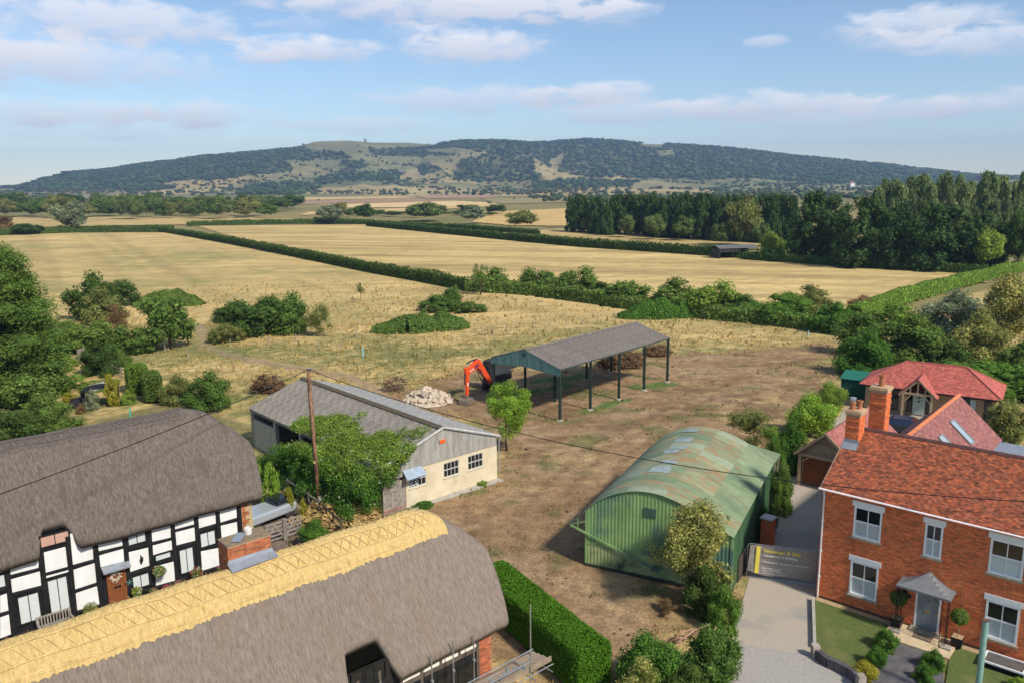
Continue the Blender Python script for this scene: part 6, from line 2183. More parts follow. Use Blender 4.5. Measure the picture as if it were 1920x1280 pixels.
def crown_mesh(name, kind, n, leaf, seed):
    """unit crown: radius about 1, z 0..2 (tall kinds use their own proportions through object scale)"""
    rng = np.random.default_rng(seed)
    B = []
    if kind == 'bush':
        for i in range(34):
            a, r = rng.uniform(0, 6.28), math.sqrt(rng.random()) * .76
            z = rng.uniform(.06, 1.0) * (1 - .5 * r)
            q = rng.uniform(.22, .40)
            B.append((r * math.cos(a), r * math.sin(a), z * 1.75, q, q, q * rng.uniform(.8, 1.15)))
    elif kind == 'round':
        for i in range(28):
            d = ball(1, rng)[0]
            r = rng.random() ** .45 * .70
            q = rng.uniform(.22, .38)
            B.append((d[0] * r, d[1] * r, 1.12 + d[2] * r * .95, q, q, q * .9))
    elif kind == 'mound':
        for i in range(52):
            a, r = rng.uniform(0, 6.28), math.sqrt(rng.random()) * .82
            q = rng.uniform(.18, .30)
            top = (1 - r ** 2.4) * 1.45 + .12
            B.append((r * math.cos(a), r * math.sin(a), top * (rng.random() ** .6), q, q, q * 1.6))
    elif kind == 'conifer':
        for i in range(60):
            t = rng.random() ** .85
            w = (1 - t) ** .8 * .80 + .10
            a, r = rng.uniform(0, 6.28), math.sqrt(rng.random()) * w * .8
            q = .20 * (1 - t) + .11
            B.append((r * math.cos(a), r * math.sin(a), .1 + t * 1.72, q, q, q * 1.5))
    elif kind == 'cypress':
        for i in range(50):
            t = rng.random()
            w = (math.sin(math.pi * min(1, t * .62 + .30)) ** .7) * .74
            a, r = rng.uniform(0, 6.28), math.sqrt(rng.random()) * w
            q = rng.uniform(.16, .26)
            B.append((r * math.cos(a), r * math.sin(a), .1 + t * 1.75, q, q, q * 1.15))
    elif kind == 'poplar':
        for i in range(46):
            t = rng.random()
            w = (math.sin(math.pi * (t * .78 + .17)) ** .8) * .7
            a, r = rng.uniform(0, 6.28), math.sqrt(rng.random()) * w
            q = rng.uniform(.20, .34)
            B.append((r * math.cos(a), r * math.sin(a), .12 + t * 1.75, q, q, q * .55))
    elif kind == 'loose':
        for i in range(22):
            d = ball(1, rng)[0]
            r = rng.random() ** .5 * .78
            q = rng.uniform(.16, .30)
            B.append((d[0] * r, d[1] * r, 1.0 + d[2] * r, q, q, q))
    P, N, tb = blob_points(B, n, rng, .6 if kind != 'loose' else .9)
    P[:, 2] = np.maximum(P[:, 2], .01)
    if kind in ('conifer', 'poplar', 'cypress'):
        N = N * .6 + np.array((0, 0, .5))
    V, F, c = leaves(P, N, np.full(n, leaf), rng, base=np.ones((n, 3)) * tb[:, None], jit=.55)
    if kind != 'loose':
        V, F, c = add_cores(V, F, c, B, rng)
    me = npmesh(name, V, F, c)
    CRT[me.name] = (float(np.percentile(V[:, 2], 99.3)), float(np.percentile(np.hypot(V[:, 0], V[:, 1]), 98)))
    return me


CR_, CRT = {}, {}
for kind, n, leaf, cnt in (('bush', 5200, .056, 4), ('round', 4200, .062, 4), ('mound', 6500, .036, 3), ('conifer', 3600, .055, 3), ('cypress', 4200, .055, 2), ('poplar', 2600, .075, 3), ('loose', 1800, .05, 3)):
    CR_[kind] = [crown_mesh('foliage', kind, n, leaf, 100 + 7 * i + len(kind)) for i in range(cnt)]
for kind, n, leaf, cnt in (('bush', 11000, .040, 2), ('round', 12000, .036, 1), ('loose', 6000, .034, 2)):
    CR_[kind + '_fine'] = [crown_mesh('foliage', kind, n, leaf, 300 + 7 * i + len(kind)) for i in range(cnt)]
RP = random.Random(99)


def trunk_mesh(h, r, seed, limbs=5, spread=.5):
    rr = random.Random(seed)
    mb = MB()
    bend = rr.uniform(-.06, .06) * h
    mb.tube([(0, 0, -.1), (bend * .3, 0, h * .35), (bend, bend * .5, h * .7), (bend * 1.2, 0, h)], [r * 1.25, r, r * .7, r * .3], 7)
    for k in range(limbs):
        a = 6.28 * k / limbs + rr.uniform(-.4, .4)
        z0 = h * rr.uniform(.35, .65)
        L = h * spread * rr.uniform(.6, 1)
        mb.tube([(bend * z0 / h, 0, z0), (math.cos(a) * L * .5, math.sin(a) * L * .5, z0 + L * .35), (math.cos(a) * L, math.sin(a) * L, z0 + L * .55)], [r * .5, r * .35, r * .12], 5)
    return mb.mesh('trunk', True)


def px_size(cx, by, wpx, ty, deep=.8):
    """ground centre, half width and height for a plant standing at a photo place"""
    p = gp(cx, by)
    d = p.dot(CW) - CAM_H * CW.z
    rx = wpx * d / FPX / 2
    v = Vector((p.x, p.y, 0)).normalized() * rx * deep
    p = p + v
    lo, hi = 0.05, 60
    for _ in range(40):
        m = (lo + hi) / 2
        if pj(p.x, p.y, m)[1] > ty:
            lo = m
        else:
            hi = m
    return p, rx, lo


def bush(label, cx, by, wpx, ty, kind='bush', lf='mid', name='bush', cat='bush', group=None, deep=.8, sx=1.0, var=None, rz=None):
    p, rx, h = px_size(cx, by, wpx, ty, deep)
    me = RP.choice(CR_[kind]) if var is None else CR_[kind][var % len(CR_[kind])]
    o = link(name, me, LF[lf], None, (p.x, p.y, -.05), (0, 0, RP.uniform(0, 6.28) if rz is None else rz), (rx * sx / CRT[me.name][1], rx / CRT[me.name][1], h / CRT[me.name][0]))
    return tag(o, label, cat, group)


def tree(label, cx, by, wpx, ty, kind='round', lf='mid', name='tree', group=None, deep=.0, clear=.25, tr=.16, seed=1, limbs=5, bark=None):
    p, rx, h = px_size(cx, by, wpx, ty, deep)
    e = empty(name, label, 'tree', p, RP.uniform(0, 6.28), group)
    link('trunk', trunk_mesh(h * .8, tr, seed, limbs), bark or M_bark, e)
    lo = {'round': .32, 'loose': .15}.get(kind.split('_')[0], .1)
    me = RP.choice(CR_[kind])
    zt, rt_ = CRT[me.name]
    zs = h * (1 - clear) / (zt - lo)
    link('crown', me, LF[lf], e, (0, 0, h * clear - lo * zs), None, (rx / rt_, rx / rt_, zs))
    return e


def hedge(label, pts, w, h, n, leaf, lf='dark', name='hedge', wob=.25, seed=1, clip=False, cat='hedge', taper=False, group=None):
    """swept hedge: leaf faces over a bumpy rounded section along a ground line"""
    rng = np.random.default_rng(seed)
    pts = [Vector((p[0], p[1], 0)) for p in pts]
    seg = np.array([(b - a).length for a, b in zip(pts, pts[1:])])
    cum = np.concatenate([[0], np.cumsum(seg)])
    s = rng.uniform(0, cum[-1], n)
    i = np.clip(np.searchsorted(cum, s) - 1, 0, len(seg) - 1)
    t = (s - cum[i]) / seg[i]
    A = np.array([p[:] for p in pts])
    C = A[i] + (A[i + 1] - A[i]) * t[:, None]
    D = (A[i + 1] - A[i]) / seg[i][:, None]
    Sx = np.stack([D[:, 1], -D[:, 0], np.zeros(n)], 1)
    hh = h * (1 + wob * (fbm(s * .16 + seed, s * 0 + 3) - .5) * 2 + (0 if clip else wob * .9 * (fbm(s * .7, s * 0 + 9) - .5)))
    ww = w / 2 * (1 + wob * (fbm(s * .3 + 5, s * 0 + 7) - .5) * 1.4)
    if taper:
        tp_ = np.maximum(.12, 1 - np.abs(2 * s / cum[-1] - 1) ** 2.6) ** .6
        hh, ww = hh * tp_ * (.75 + .6 * fbm(s * .45 + seed, s * 0 + 1)), ww * tp_
    u = rng.uniform(-1, 1, n) * (h + w / 2)
    au = np.abs(u)
    top = au < w / 2
    cx = np.where(top, u / (w / 2), np.sign(u))
    cz = np.where(top, 1.0, 1 - (au - w / 2) / h)
    ph = np.where(top, math.pi / 2 - cx * .8, np.where(u > 0, 0.15, math.pi - .15))
    e_ = 2.0 if taper else 4.0
    k_ = np.maximum(1e-6, np.abs(cx) ** e_ + np.maximum(0, cz) ** e_) ** (1 / e_)
    k_ = np.maximum(1, k_)
    shell = (1 - (.05 if clip else .20) * rng.random(n) ** 1.5) / k_
    P = C + Sx * (cx * ww * shell)[:, None]
    P[:, 2] = np.maximum(.02, cz * hh * shell + rng.normal(0, leaf * .3, n))
    N = Sx * np.cos(ph)[:, None] + np.array((0, 0, 1.0)) * np.maximum(np.sin(ph), 0.1)[:, None]
    tb = .8 + .5 * fbm(s * .5, ph * 1.2 + seed)
    o0 = pts[0]
    V, F, c = leaves(P - np.array(o0[:]), N, np.full(n, leaf), rng, base=np.ones((n, 3)) * tb[:, None], jit=.45)
    cv, cf = [], []
    for a_, b_ in zip(pts, pts[1:]):
        m_ = max(1, int((b_ - a_).length / max(2.0, w)))
        for j in range(m_ + 1):
            q = a_.lerp(b_, j / m_) - o0
            d_ = (b_ - a_).normalized()
            g_ = 1.0
            if taper:
                sj = float(cum[pts.index(a_)]) + (b_ - a_).length * j / m_
                g_ = .62 * max(.1, 1 - abs(2 * sj / cum[-1] - 1) ** 2.6) ** .6
            sx_v = Vector((d_.y, -d_.x, 0)) * w * .40 * g_
            k0 = len(V) + len(cv)
            cv += [tuple(q - sx_v), tuple(q - sx_v * .85 + Vector((0, 0, h * .8 * g_))), tuple(q + sx_v * .85 + Vector((0, 0, h * .8 * g_))), tuple(q + sx_v)]
            if j:
                cf += [(k0 - 4 + e, k0 + e, k0 + e + 1, k0 - 3 + e) for e in range(3)]
    V = np.concatenate([V, np.array(cv)])
    F = np.concatenate([F, np.array(cf)])
    c = np.concatenate([c, np.ones((len(cf), 3)) * .75])
    o = link(name, npmesh(name, V, F, c), LF[lf], None, o0)
    return tag(o, label, cat, group)


def gl(*p):
    return [gp(a, b) for a, b in p]


# ---- field hedges
hedge('long clipped field hedge running from the far corner between meadow and mown field', gl((300, 434), (430, 455), (560, 482), (700, 511), (800, 529), (880, 545)), 2.2, 2.5, 26000, .26, 'dark', wob=.22, seed=2)
hedge('straight clipped hedge along the near side of the paddock by the far barn', gl((690, 424), (850, 440), (1010, 456), (1100, 464), (1250, 474), (1392, 484)), 2.4, 2.9, 15000, .40, 'dark', wob=.18, seed=3)
hedge('thin hedge across the paddock edge towards the conifer belt', gl((590, 414), (700, 420), (860, 428), (1010, 440)), 2.2, 2.0, 7000, .45, 'dark', seed=4)
hedge('dark far hedge crossing the left field behind the round willow', gl((-120, 446), (60, 439), (170, 435), (325, 434)), 2.6, 3.0, 9000, .42, 'dark', seed=5)
hedge('far hedge between stubble strip and mown field', gl((350, 424), (470, 421), (600, 419), (700, 421)), 2.4, 2.6, 6000, .45, 'dark', seed=6)
hedge('bright green clipped hedge running off to the right field corner', gl((1600, 600), (1690, 566), (1790, 538), (1910, 508)), 2.6, 2.3, 16000, .22, 'bright', wob=.15, seed=7, clip=True)
hedge('low dark hedge below the big conifers at the field edge', gl((1395, 486), (1480, 492), (1600, 500), (1720, 507), (1850, 514)), 3.0, 2.0, 9000, .34, 'dark', seed=8)

hedge('low tangled growth filling the field boundary between the shrubs', gl((880, 545), (1010, 553), (1150, 573), (1300, 593), (1450, 608), (1560, 622)), 3.2, 2.3, 12000, .30, 'mid', name='hedge', wob=.5, seed=12)
# ---- overgrown part of the field boundary, shrub by shrub
for (lab, cx, by, w, ty, k, lf) in [
        ('rounded hedge shrub right of the lone ash at the end of the clipped hedge', 925, 548, 90, 503, 'bush', 'mid'),
        ('dense boundary shrub with a tufted top, second from the clipped hedge', 1010, 553, 80, 505, 'bush', 'mid'),
        ('tall pointed boundary shrub in the middle field hedge', 1078, 560, 88, 503, 'bush', 'mid'),
        ('dark boundary shrub just right of the tall pointed one', 1128, 567, 70, 530, 'bush', 'dark'),
        ('broad boundary shrub behind the end of the open barn roof', 1180, 576, 95, 528, 'bush', 'mid'),
        ('tallest light green boundary shrub above the bramble bank', 1262, 590, 105, 522, 'bush', 'mid'),
        ('large pale green shrub beside the tallest boundary shrub', 1330, 598, 110, 530, 'bush', 'bright'),
        ('medium shrub filling the boundary gap left of the dark ivy mound', 1390, 600, 75, 552, 'bush', 'mid'),
        ('dark spreading ivy mound in the field boundary', 1470, 612, 130, 548, 'mound', 'ivy'),
        ('brown-tipped hawthorn rising behind the dark ivy mound', 1520, 590, 90, 536, 'bush', 'olive'),
        ('dark low shrub at the corner where boundary meets the yard', 1560, 628, 90, 566, 'mound', 'ivy'),
        ('reddish shrub at the far corner of the mown field', 1612, 590, 60, 556, 'bush', 'brown')]:
    bush(lab, cx, by, w, ty, k, lf, name='hedge_shrub', cat='shrub')
for lab, q, w_, h_, lf, sd_ in (('flat bramble bank in front of the boundary shrubs behind the barn', ((1160, 596), (1235, 594), (1318, 592)), 6.0, 2.3, 'ivy', 21), ('long low bramble clump nearest the open barn in the meadow', ((698, 622), (760, 620), (830, 615), (880, 614)), 7.0, 2.1, 'mid', 22), ('flat dark bramble bank beside the trodden track', ((250, 576), (320, 571), (382, 571)), 7.5, 2.2, 'mid', 23)):
    hedge(lab, gl(*q), w_, h_, 11000, .17, lf, name='bramble_bank', wob=.55, seed=sd_, cat='bramble', taper=True)
tree('lone small ash with a bare trunk beside the field hedge', 901, 553, 40, 496, 'loose', 'mid', clear=.30, tr=.13, seed=4)
tree('single thin sapling standing in the dry meadow', 677, 563, 16, 530, 'loose', 'olive', name='sapling', clear=.25, tr=.05, seed=5)
# meadow scrub
for (lab, cx, by, w, ty, k, lf, dp) in [
        ('pointed bramble mound with a leafy elder top in the meadow', 822, 586, 90, 553, 'mound', 'mid', .5),
        ('right low skirt of the pointed bramble mound', 882, 588, 70, 565, 'mound', 'mid', .5),
        ('leafy elder growing out of the pointed bramble mound', 850, 582, 44, 538, 'bush', 'mid', .5),
        ('largest thorn bush of the meadow thicket', 478, 632, 120, 558, 'bush', 'dark', .5),
        ('arching thorn bush on the right of the meadow thicket', 540, 628, 78, 553, 'bush', 'mid', .5),
        ('low grey-green bramble at the left foot of the meadow thicket', 428, 643, 70, 606, 'mound', 'olive', .4),
        ('dark rear bush of the meadow thicket', 440, 605, 80, 568, 'bush', 'dark', .5),
        ('pale olive thorn bush standing apart from the thicket', 600, 632, 56, 570, 'loose_fine', 'olive', .3)]:
    bush(lab, cx, by, w, ty, k, lf, name='meadow_bush', deep=dp)
# wild garden end
for (lab, cx, by, w, ty, k, lf) in [
        ('dark shrub behind the big tree at the meadow edge', 172, 602, 95, 516, 'bush', 'dark'),
        ('smaller dark shrub right of it at the meadow edge', 236, 575, 62, 525, 'bush', 'dark'),
        ('russet-tinged shrub in the wild garden corner', 196, 612, 76, 540, 'bush', 'olive'),
        ('dead brown shrub among the wild garden bushes', 222, 642, 56, 572, 'loose_fine', 'brown'),
        ('low green bush below the dead brown shrub', 252, 668, 84, 612, 'bush', 'mid'),
        ('green bushes by the slatted gate in the wild garden', 168, 662, 92, 604, 'bush', 'mid'),
        ('dark fine-leaved bush beside the vegetable plot', 188, 708, 74, 640, 'bush_fine', 'dark'),
        ('big mixed shrub behind the far cottage roof', 396, 775, 96, 698, 'bush_fine', 'mid'),
        ('russet shrub between clipped hedge and big mixed shrub', 336, 762, 70, 704, 'bush_fine', 'olive')]:
    bush(lab, cx, by, w, ty, k, lf, name='garden_shrub', cat='shrub')
tree('round apple tree with dark shade beneath at the track', 320, 656, 104, 562, 'round', 'mid', name='apple_tree', clear=.10, tr=.2, seed=8, deep=.3)
for k, (cx, by, w, ty, kd, lf) in enumerate([(60, 720, 90, 640, 'bush', 'mid'), (108, 700, 60, 650, 'bush', 'bright'), (30, 680, 90, 600, 'bush', 'dark'), (135, 640, 60, 600, 'bush', 'mid'), (95, 660, 70, 610, 'bush', 'mid'), (60, 770, 110, 700, 'bush', 'mid'), (128, 690, 40, 668, 'mound', 'bright'), (225, 690, 50, 660, 'mound', 'mid'), (100, 745, 60, 715, 'bush', 'bright')]):
    bush(('leafy shrub at the foot of the huge feathery tree, left of the plot', 'bright shrub beside the white obelisk', 'dark shrub under the huge feathery tree', 'green shrub behind the slatted gate', 'shrub between feathery tree and slatted gate', 'broad shrub in front of the huge feathery tree', 'low bright plants below the slatted gate', 'low growth right of the vegetable plot', 'bright shrub left of the black cover')[k], cx, by, w, ty, kd, lf, name='garden_shrub', cat='shrub')
# clipped garden hedge in two rounded blocks
def block_hedge(name, label, loc, rz, L_, Wd, Hh, n, leaf, lf, seed, rnd=.25):
    """trimmed hedge block: leaf faces over a rounded box, local x along its length from 0"""
    rng = np.random.default_rng(seed)
    A_ = np.array([L_ * Wd, L_ * Hh, L_ * Hh, Wd * Hh, Wd * Hh])
    f = rng.choice(5, n, p=A_ / A_.sum())
    u, v = rng.random(n), rng.random(n)
    P, N = np.zeros((n, 3)), np.zeros((n, 3))
    m0 = f == 0
    P[m0] = np.stack([u[m0] * L_, (v[m0] - .5) * Wd, np.full(m0.sum(), Hh)], 1)
    N[m0] = (0, 0, 1)
    for q, sg in ((1, -1), (2, 1)):
        m0 = f == q
        P[m0] = np.stack([u[m0] * L_, np.full(m0.sum(), sg * Wd / 2), v[m0] * Hh], 1)
        N[m0] = (0, sg, 0)
    for q, xx in ((3, 0), (4, L_)):
        m0 = f == q
        P[m0] = np.stack([np.full(m0.sum(), xx), (u[m0] - .5) * Wd, v[m0] * Hh], 1)
        N[m0] = (-1 if xx == 0 else 1, 0, 0)
    cen, half = np.array((L_ / 2, 0, Hh / 2)), np.array((L_ / 2, Wd / 2, Hh / 2))
    rel = P - cen
    inner = np.clip(rel, -(half - rnd), half - rnd)
    dv = rel - inner
    dl = np.linalg.norm(dv, axis=1)[:, None] + 1e-9
    P = cen + inner + dv / dl * np.minimum(dl, rnd)
    P[:, 2] = np.maximum(P[:, 2], 0.02)
    P += N * (rng.normal(-.02, leaf * .5, n) + .08 * (fbm(P[:, 0] * 1.4, P[:, 1] * 1.4 + P[:, 2]) - .5))[:, None]
    P[:, 2] += .06 * (fbm(P[:, 0] * .8, P[:, 1] * .8) - .5) * (P[:, 2] > Hh - .3)
    V, F, c = leaves(P, N, np.full(n, leaf), rng, aspect=.38, base=np.ones((n, 3)) * (.82 + .36 * fbm(P[:, 0] * 2.5, P[:, 1] * 2.5 + P[:, 2] * 2))[:, None], jit=.55, tint=.2)
    hb = link(name, npmesh(name, V, F, c), LF[lf], None, loc, (0, 0, rz))
    tag(hb, label, 'hedge')
    r_ = max(.10, rnd * .45)
    MB().box((r_, -Wd / 2 + r_, 0), (L_ - r_, Wd / 2 - r_, Hh - r_)).build('hedge_core', LF[lf], hb)
    return hb


for lab, cx, by, w, ty, lf in (('clipped yellow-green hedge block at the garden edge', 262, 742, 46, 688, 'bright'), ('rounded clipped hedge block nearer the shrubs', 290, 757, 40, 702, 'mid')):
    p, rx, h = px_size(cx, by, w, ty, .2)
    block_hedge('clipped_hedge', lab, p, rad(118), 3.4, rx * 1.7, h * .96, 7000, .085, lf, int(cx), rnd=.6)

# ---- right-hand scrub beyond the yard
for (lab, cx, by, w, ty, k, lf) in [
        ('dense green shrub at the yard corner nearest the field', 1610, 672, 100, 588, 'bush', 'mid'),
        ('dark shrub mass beside the yard above the green shed', 1622, 712, 110, 622, 'bush_fine', 'ivy'),
        ('large leafy shrub behind the bungalow roof', 1705, 690, 150, 592, 'bush_fine', 'mid'),
        ('light green shrub between the clipped hedge and bungalow', 1680, 630, 130, 572, 'bush', 'bright'),
        ('silvery willow with pale leaves right of the clipped hedge', 1790, 640, 140, 548, 'bush_fine', 'silver'),
        ('yellow-green willow in the right scrub, left of the frame edge', 1830, 690, 120, 585, 'bush_fine', 'elder'),
        ('tall pale willow at the right frame edge', 1895, 660, 120, 520, 'round_fine', 'elder'),
        ('dark bush between the willows and bungalow roof', 1775, 700, 90, 640, 'bush', 'dark'),
        ('dark shrub at the right frame edge below the willows', 1910, 705, 80, 640, 'bush', 'mid')]:
    bush(lab, cx, by, w, ty, k, lf, name='scrub_bush', cat='shrub')
bush('white-flowered bramble bank behind the bungalow', 1830, 742, 260, 682, 'mound', 'ivy', name='bramble_bank', cat='bramble', deep=.25)
bush('leafy bank between bungalow and yard shrubs', 1660, 716, 150, 684, 'mound', 'ivy', name='bramble_bank', cat='bramble', deep=.2)
for (lab, cx, by, w, ty, k, lf) in [
        ('yellow-green hedge shrub left of the garage roof', 1520, 820, 95, 742, 'bush_fine', 'lime'),
        ('second yellow-green shrub by the green shed', 1556, 768, 62, 718, 'bush_fine', 'bright'),
        ('dark ivy-covered bush between tin barn and garage', 1482, 885, 70, 790, 'bush_fine', 'ivy'),
        ('straggling pale shrub at the tin barn far corner', 1410, 840, 100, 765, 'loose_fine', 'olive'),
        ('climber hanging over the tin barn side wall', 1448, 925, 42, 820, 'bush_fine', 'ivy'),
        ('leafy growth along the middle of the tin barn side wall', 1462, 965, 46, 868, 'bush_fine', 'mid'),
        ('pale climbing shrub over the far eave of the tin barn', 1450, 870, 60, 800, 'loose_fine', 'bright'),
        ('ivy bush by the brick gate pier', 1428, 1010, 60, 950, 'bush_fine', 'dark'),
        ('small russet tree right of the bungalow', 1890, 830, 80, 752, 'bush', 'olive')]:
    bush(lab, cx, by, w, ty, k, lf, name='yard_shrub', cat='shrub', deep=.3)

# ---- the yellowing elder in front of the tin barn
p, rx, h = px_size(1295, 1140, 165, 946, .15)
eld = empty('elder_tree', 'yellowing elder with pale bare stems in front of the tin barn', 'tree', p)
mb = MB()
rr = random.Random(4)
for k in range(9):
    a = rr.uniform(0, 6.28)
    L = rr.uniform(.5, 1.3)
    mb.tube([(rr.uniform(-.12, .12), rr.uniform(-.12, .12), -.05), (math.cos(a) * L * .35, math.sin(a) * L * .35, h * .35), (math.cos(a) * L * .9, math.sin(a) * L * .9, h * .72), (math.cos(a) * L * 1.2, math.sin(a) * L * 1.2, h * .95)], [.045, .035, .022, .008], 5)
mb.build('stems', M_deadwood, eld, smooth=True)
link('crown', CR_['loose_fine'][0], LF['elder'], eld, (-.35, -.2, h * .30), (0, 0, .4), (rx * 1.25, rx * 1.0, h * .36))
link('crown', CR_['loose'][1], LF['elder'], eld, (.75, .1, h * .10), (0, 0, 2.9), (rx * .8, rx * .7, h * .3))
link('crown', CR_['loose_fine'][1], LF['elder'], eld, (.45, .15, h * .42), (0, 0, 2.1), (rx * 1.05, rx * .9, h * .30))
link('crown', CR_['round_fine'][0], LF['elder'], eld, (.1, -.1, h * .30), (0, 0, 1.1), (rx * .95, rx * .8, h * .33))
for (lab, cx, by, w, ty, k, lf) in [
        ('dark ivy thicket at the foot of the elder', 1325, 1150, 95, 1060, 'bush_fine', 'dark'),
        ('glossy ivy bush beside the gravel drive', 1356, 1185, 62, 1100, 'bush_fine', 'ivy'),
        ('olive bramble bush at the bottom beside the road', 1335, 1290, 120, 1180, 'bush_fine', 'mid'),
        ('leafy nettle clump at the bottom left of the brush', 1215, 1300, 130, 1195, 'bush_fine', 'ivy'),
        ('sunlit yellow-green bush in the bottom middle', 1195, 1340, 90, 1232, 'loose_fine', 'elder'),
        ('brown dried weed clump near the elder', 1250, 1150, 50, 1122, 'loose_fine', 'brown'),
        ('dark shrub at the very bottom behind the trimmed hedge', 1290, 1330, 90, 1250, 'bush_fine', 'dark')]:
    bush(lab, cx, by, w, ty, k, lf, name='thicket_bush', deep=.2)
# cut branches
rr = random.Random(17)
for k, (a, b, c_, d) in enumerate([(1268, 1205, 1332, 1168), (1262, 1198, 1300, 1178), (1290, 1195, 1315, 1186), (1276, 1234, 1300, 1226), (1268, 1135, 1298, 1140), (1335, 1190, 1348, 1170), (1258, 1205, 1280, 1195), (1315, 1110, 1332, 1125)]):
    p, q = gp(a, b, .25), gp(c_, d, .6)
    m_ = p.lerp(q, .5) + Vector((0, 0, .12))
    e = MB().tube([Vector((0, 0, 0)), m_ - p, q - p], [.05, .045, .03], 6).build('cut_branch', mat('fresh_cut_wood', (.42, .24, .16), var=.25), None, smooth=True)
    e.location = p
    tag(e, 'pinkish cut branch lying among the brambles near the drive', 'branch', 'cut branches by the drive')

# ---- round-headed young tree in the yard
p, rx, h = px_size(950, 843, 92, 711, 0)
yt = empty('willow_tree', 'round-headed bright green young willow in front of the open barn', 'tree', p)
mb = MB()
mb.tube([(0, 0, -.05), (-.06, 0, .8), (-.02, .03, 1.8), (.02, 0, h * .62), (0, 0, h * .85)], [.10, .085, .075, .06, .02], 7)
rr = random.Random(2)
for k in range(7):
    a = k * .9
    mb.tube([(0, 0, h * .38 + k * .12), (math.cos(a) * .6, math.sin(a) * .6, h * .55 + k * .12), (math.cos(a) * 1.1, math.sin(a) * 1.1, h * .62 + k * .15)], [.035, .025, .008], 4)
mb.build('trunk', M_bark, yt, smooth=True)
rng = np.random.default_rng(14)
B = []
for i in range(40):
    d = ball(1, rng)[0]
    r = rng.random() ** .4 * 1.55
    q = rng.uniform(.32, .62)
    B.append((d[0] * r * 1.25, d[1] * r * 1.25, h * .64 + d[2] * r * .95, q * 1.15, q * 1.15, q))
for i in range(7):
    a = rng.uniform(0, 6.28)
    B.append((math.cos(a) * 1.0, math.sin(a) * 1.0, h * .36 + rng.uniform(-.4, .2), .34, .34, .6))
P, N, tb = blob_points(B, 20000, rng, .6)
V, F, c = leaves(P, N, np.full(20000, .085), rng, aspect=.28, base=np.ones((20000, 3)) * tb[:, None], jit=.6, droop=.5)
link('crown', npmesh('crown', V, F, c), LF['lime'], yt)

# ---- big feathery tree at the left edge
bt = empty('cypress_tree', 'huge feathery green tree filling the left edge of the view', 'tree', (-53.0, 80, 0))
link('trunk', trunk_mesh(11, .45, 3, 5, .2), M_bark, bt)
rng = np.random.default_rng(33)
B = []
for i in range(230):
    t = rng.random() ** 1.25
    z = 14.8 * t
    w = 6.3 * (1 - t ** 2.6) ** .6 + .4
    a = rng.uniform(0, 6.28)
    r = w * (.55 + .45 * rng.random())
    q = rng.uniform(.9, 1.9)
    B.append((math.cos(a) * r * .9, math.sin(a) * r * .9, max(1.0, z), q * 1.25, q * 1.25, q * .8))
P, N, tb = blob_points(B, 80000, rng, .5)
N = N * .5 + np.array((0, 0, .7))
V, F, c = leaves(P, N, np.full(len(P), .20), rng, aspect=.30, base=np.ones((len(P), 3)) * tb[:, None], jit=.4, droop=.25)
V, F, c = add_cores(V, F, c, B, rng, .72)
link('crown', npmesh('crown', V, F, c), LF['mid'], bt)
# feathery paler sprays arching out of it
mb_P = []
k = 2600
idx = rng.integers(0, len(B), k)
Bn = np.array(B)
d = ball(k, rng)
d[:, 2] = np.abs(d[:, 2]) * .5
base = Bn[idx, :3] + d * Bn[idx, 3:6]
pts_ = []
for j in range(7):
    f = j / 6
    q = base + d * (1.1 * f) + np.array((0, 0, -.45)) * f ** 2
    pts_.append(q + rng.normal(0, .05, q.shape))
P = np.concatenate(pts_)
V, F, c = leaves(P, np.tile(np.array((0, 0, 1.0)), (len(P), 1)), np.full(len(P), .13), rng, aspect=.3, jit=.35)
link('branch_sprays', npmesh('branch_sprays', V, F, c), LF['bright'], bt)
bush('spreading bush at the foot of the feathery tree', 88, 812, 130, 748, 'bush_fine', 'mid', name='garden_shrub', cat='shrub', deep=.3)
bush('dark bush between feathery tree and far cottage roof', 20, 840, 120, 770, 'bush_fine', 'dark', name='garden_shrub', cat='shrub', deep=.3)

# ---- ivy and bramble over the workshop's left side
ivy = empty('ivy_mass', 'mass of ivy and bramble swallowing the left side of the workshop', 'climber', SH, azrot(SHA))
rng = np.random.default_rng(71)
B = []
for i in range(150):          # mound standing against the left wall
    y = rng.uniform(-.3, 12.5)
    top = 3.6 * (1 - ((y - 4.6) / 9.5) ** 2) if y > 0 else 2.6
    z = rng.uniform(.2, max(.6, top))
    x = -GW - rng.uniform(.0, 3.1) * (1 - .45 * z / 3.8)
    q = rng.uniform(.45, .85)
    B.append((x, y, z, q, q, q))
for i in range(170):          # creeping up the roof slope, furthest near the gable and mid length
    y = rng.uniform(.0, 12.0)
    lim = 4.6 * (0.35 + .65 * (math.sin(y * .85 + .3) * .5 + .5)) * (1 if y < 8 else .6)
    d = rng.random() ** 1.4 * lim
    x = -GW + math.cos(ang) * d
    q = rng.uniform(.28, .6)
    B.append((x, y, GE + math.sin(ang) * d + .10, q * 1.2, q * 1.2, q * .5))
for i in range(16):           # over the gable corner and along its rake
    t = i / 15
    q = .55 - .35 * t
    B.append((-GW + .1 + t * 2.3, -.3, GE + .15 + t * 2.3 * .33 - rng.uniform(0, 1.5) * (1 - t), q, q * .9, q * .9))
P, N, tb = blob_points(B, 110000, rng, .5)
P[:, 2] = np.maximum(P[:, 2], .02)
keep = ~((P[:, 0] > -GW + .25) & (P[:, 2] < GE + (P[:, 0] + GW) * .33 - .05) & (P[:, 1] > .1))
P, N, tb = P[keep], N[keep], tb[keep]
hi_ = (P[:, 2] + rng.normal(0, .35, len(P))) > 2.9  # higher leaves take a brighter green, their sunlit look put into the colour
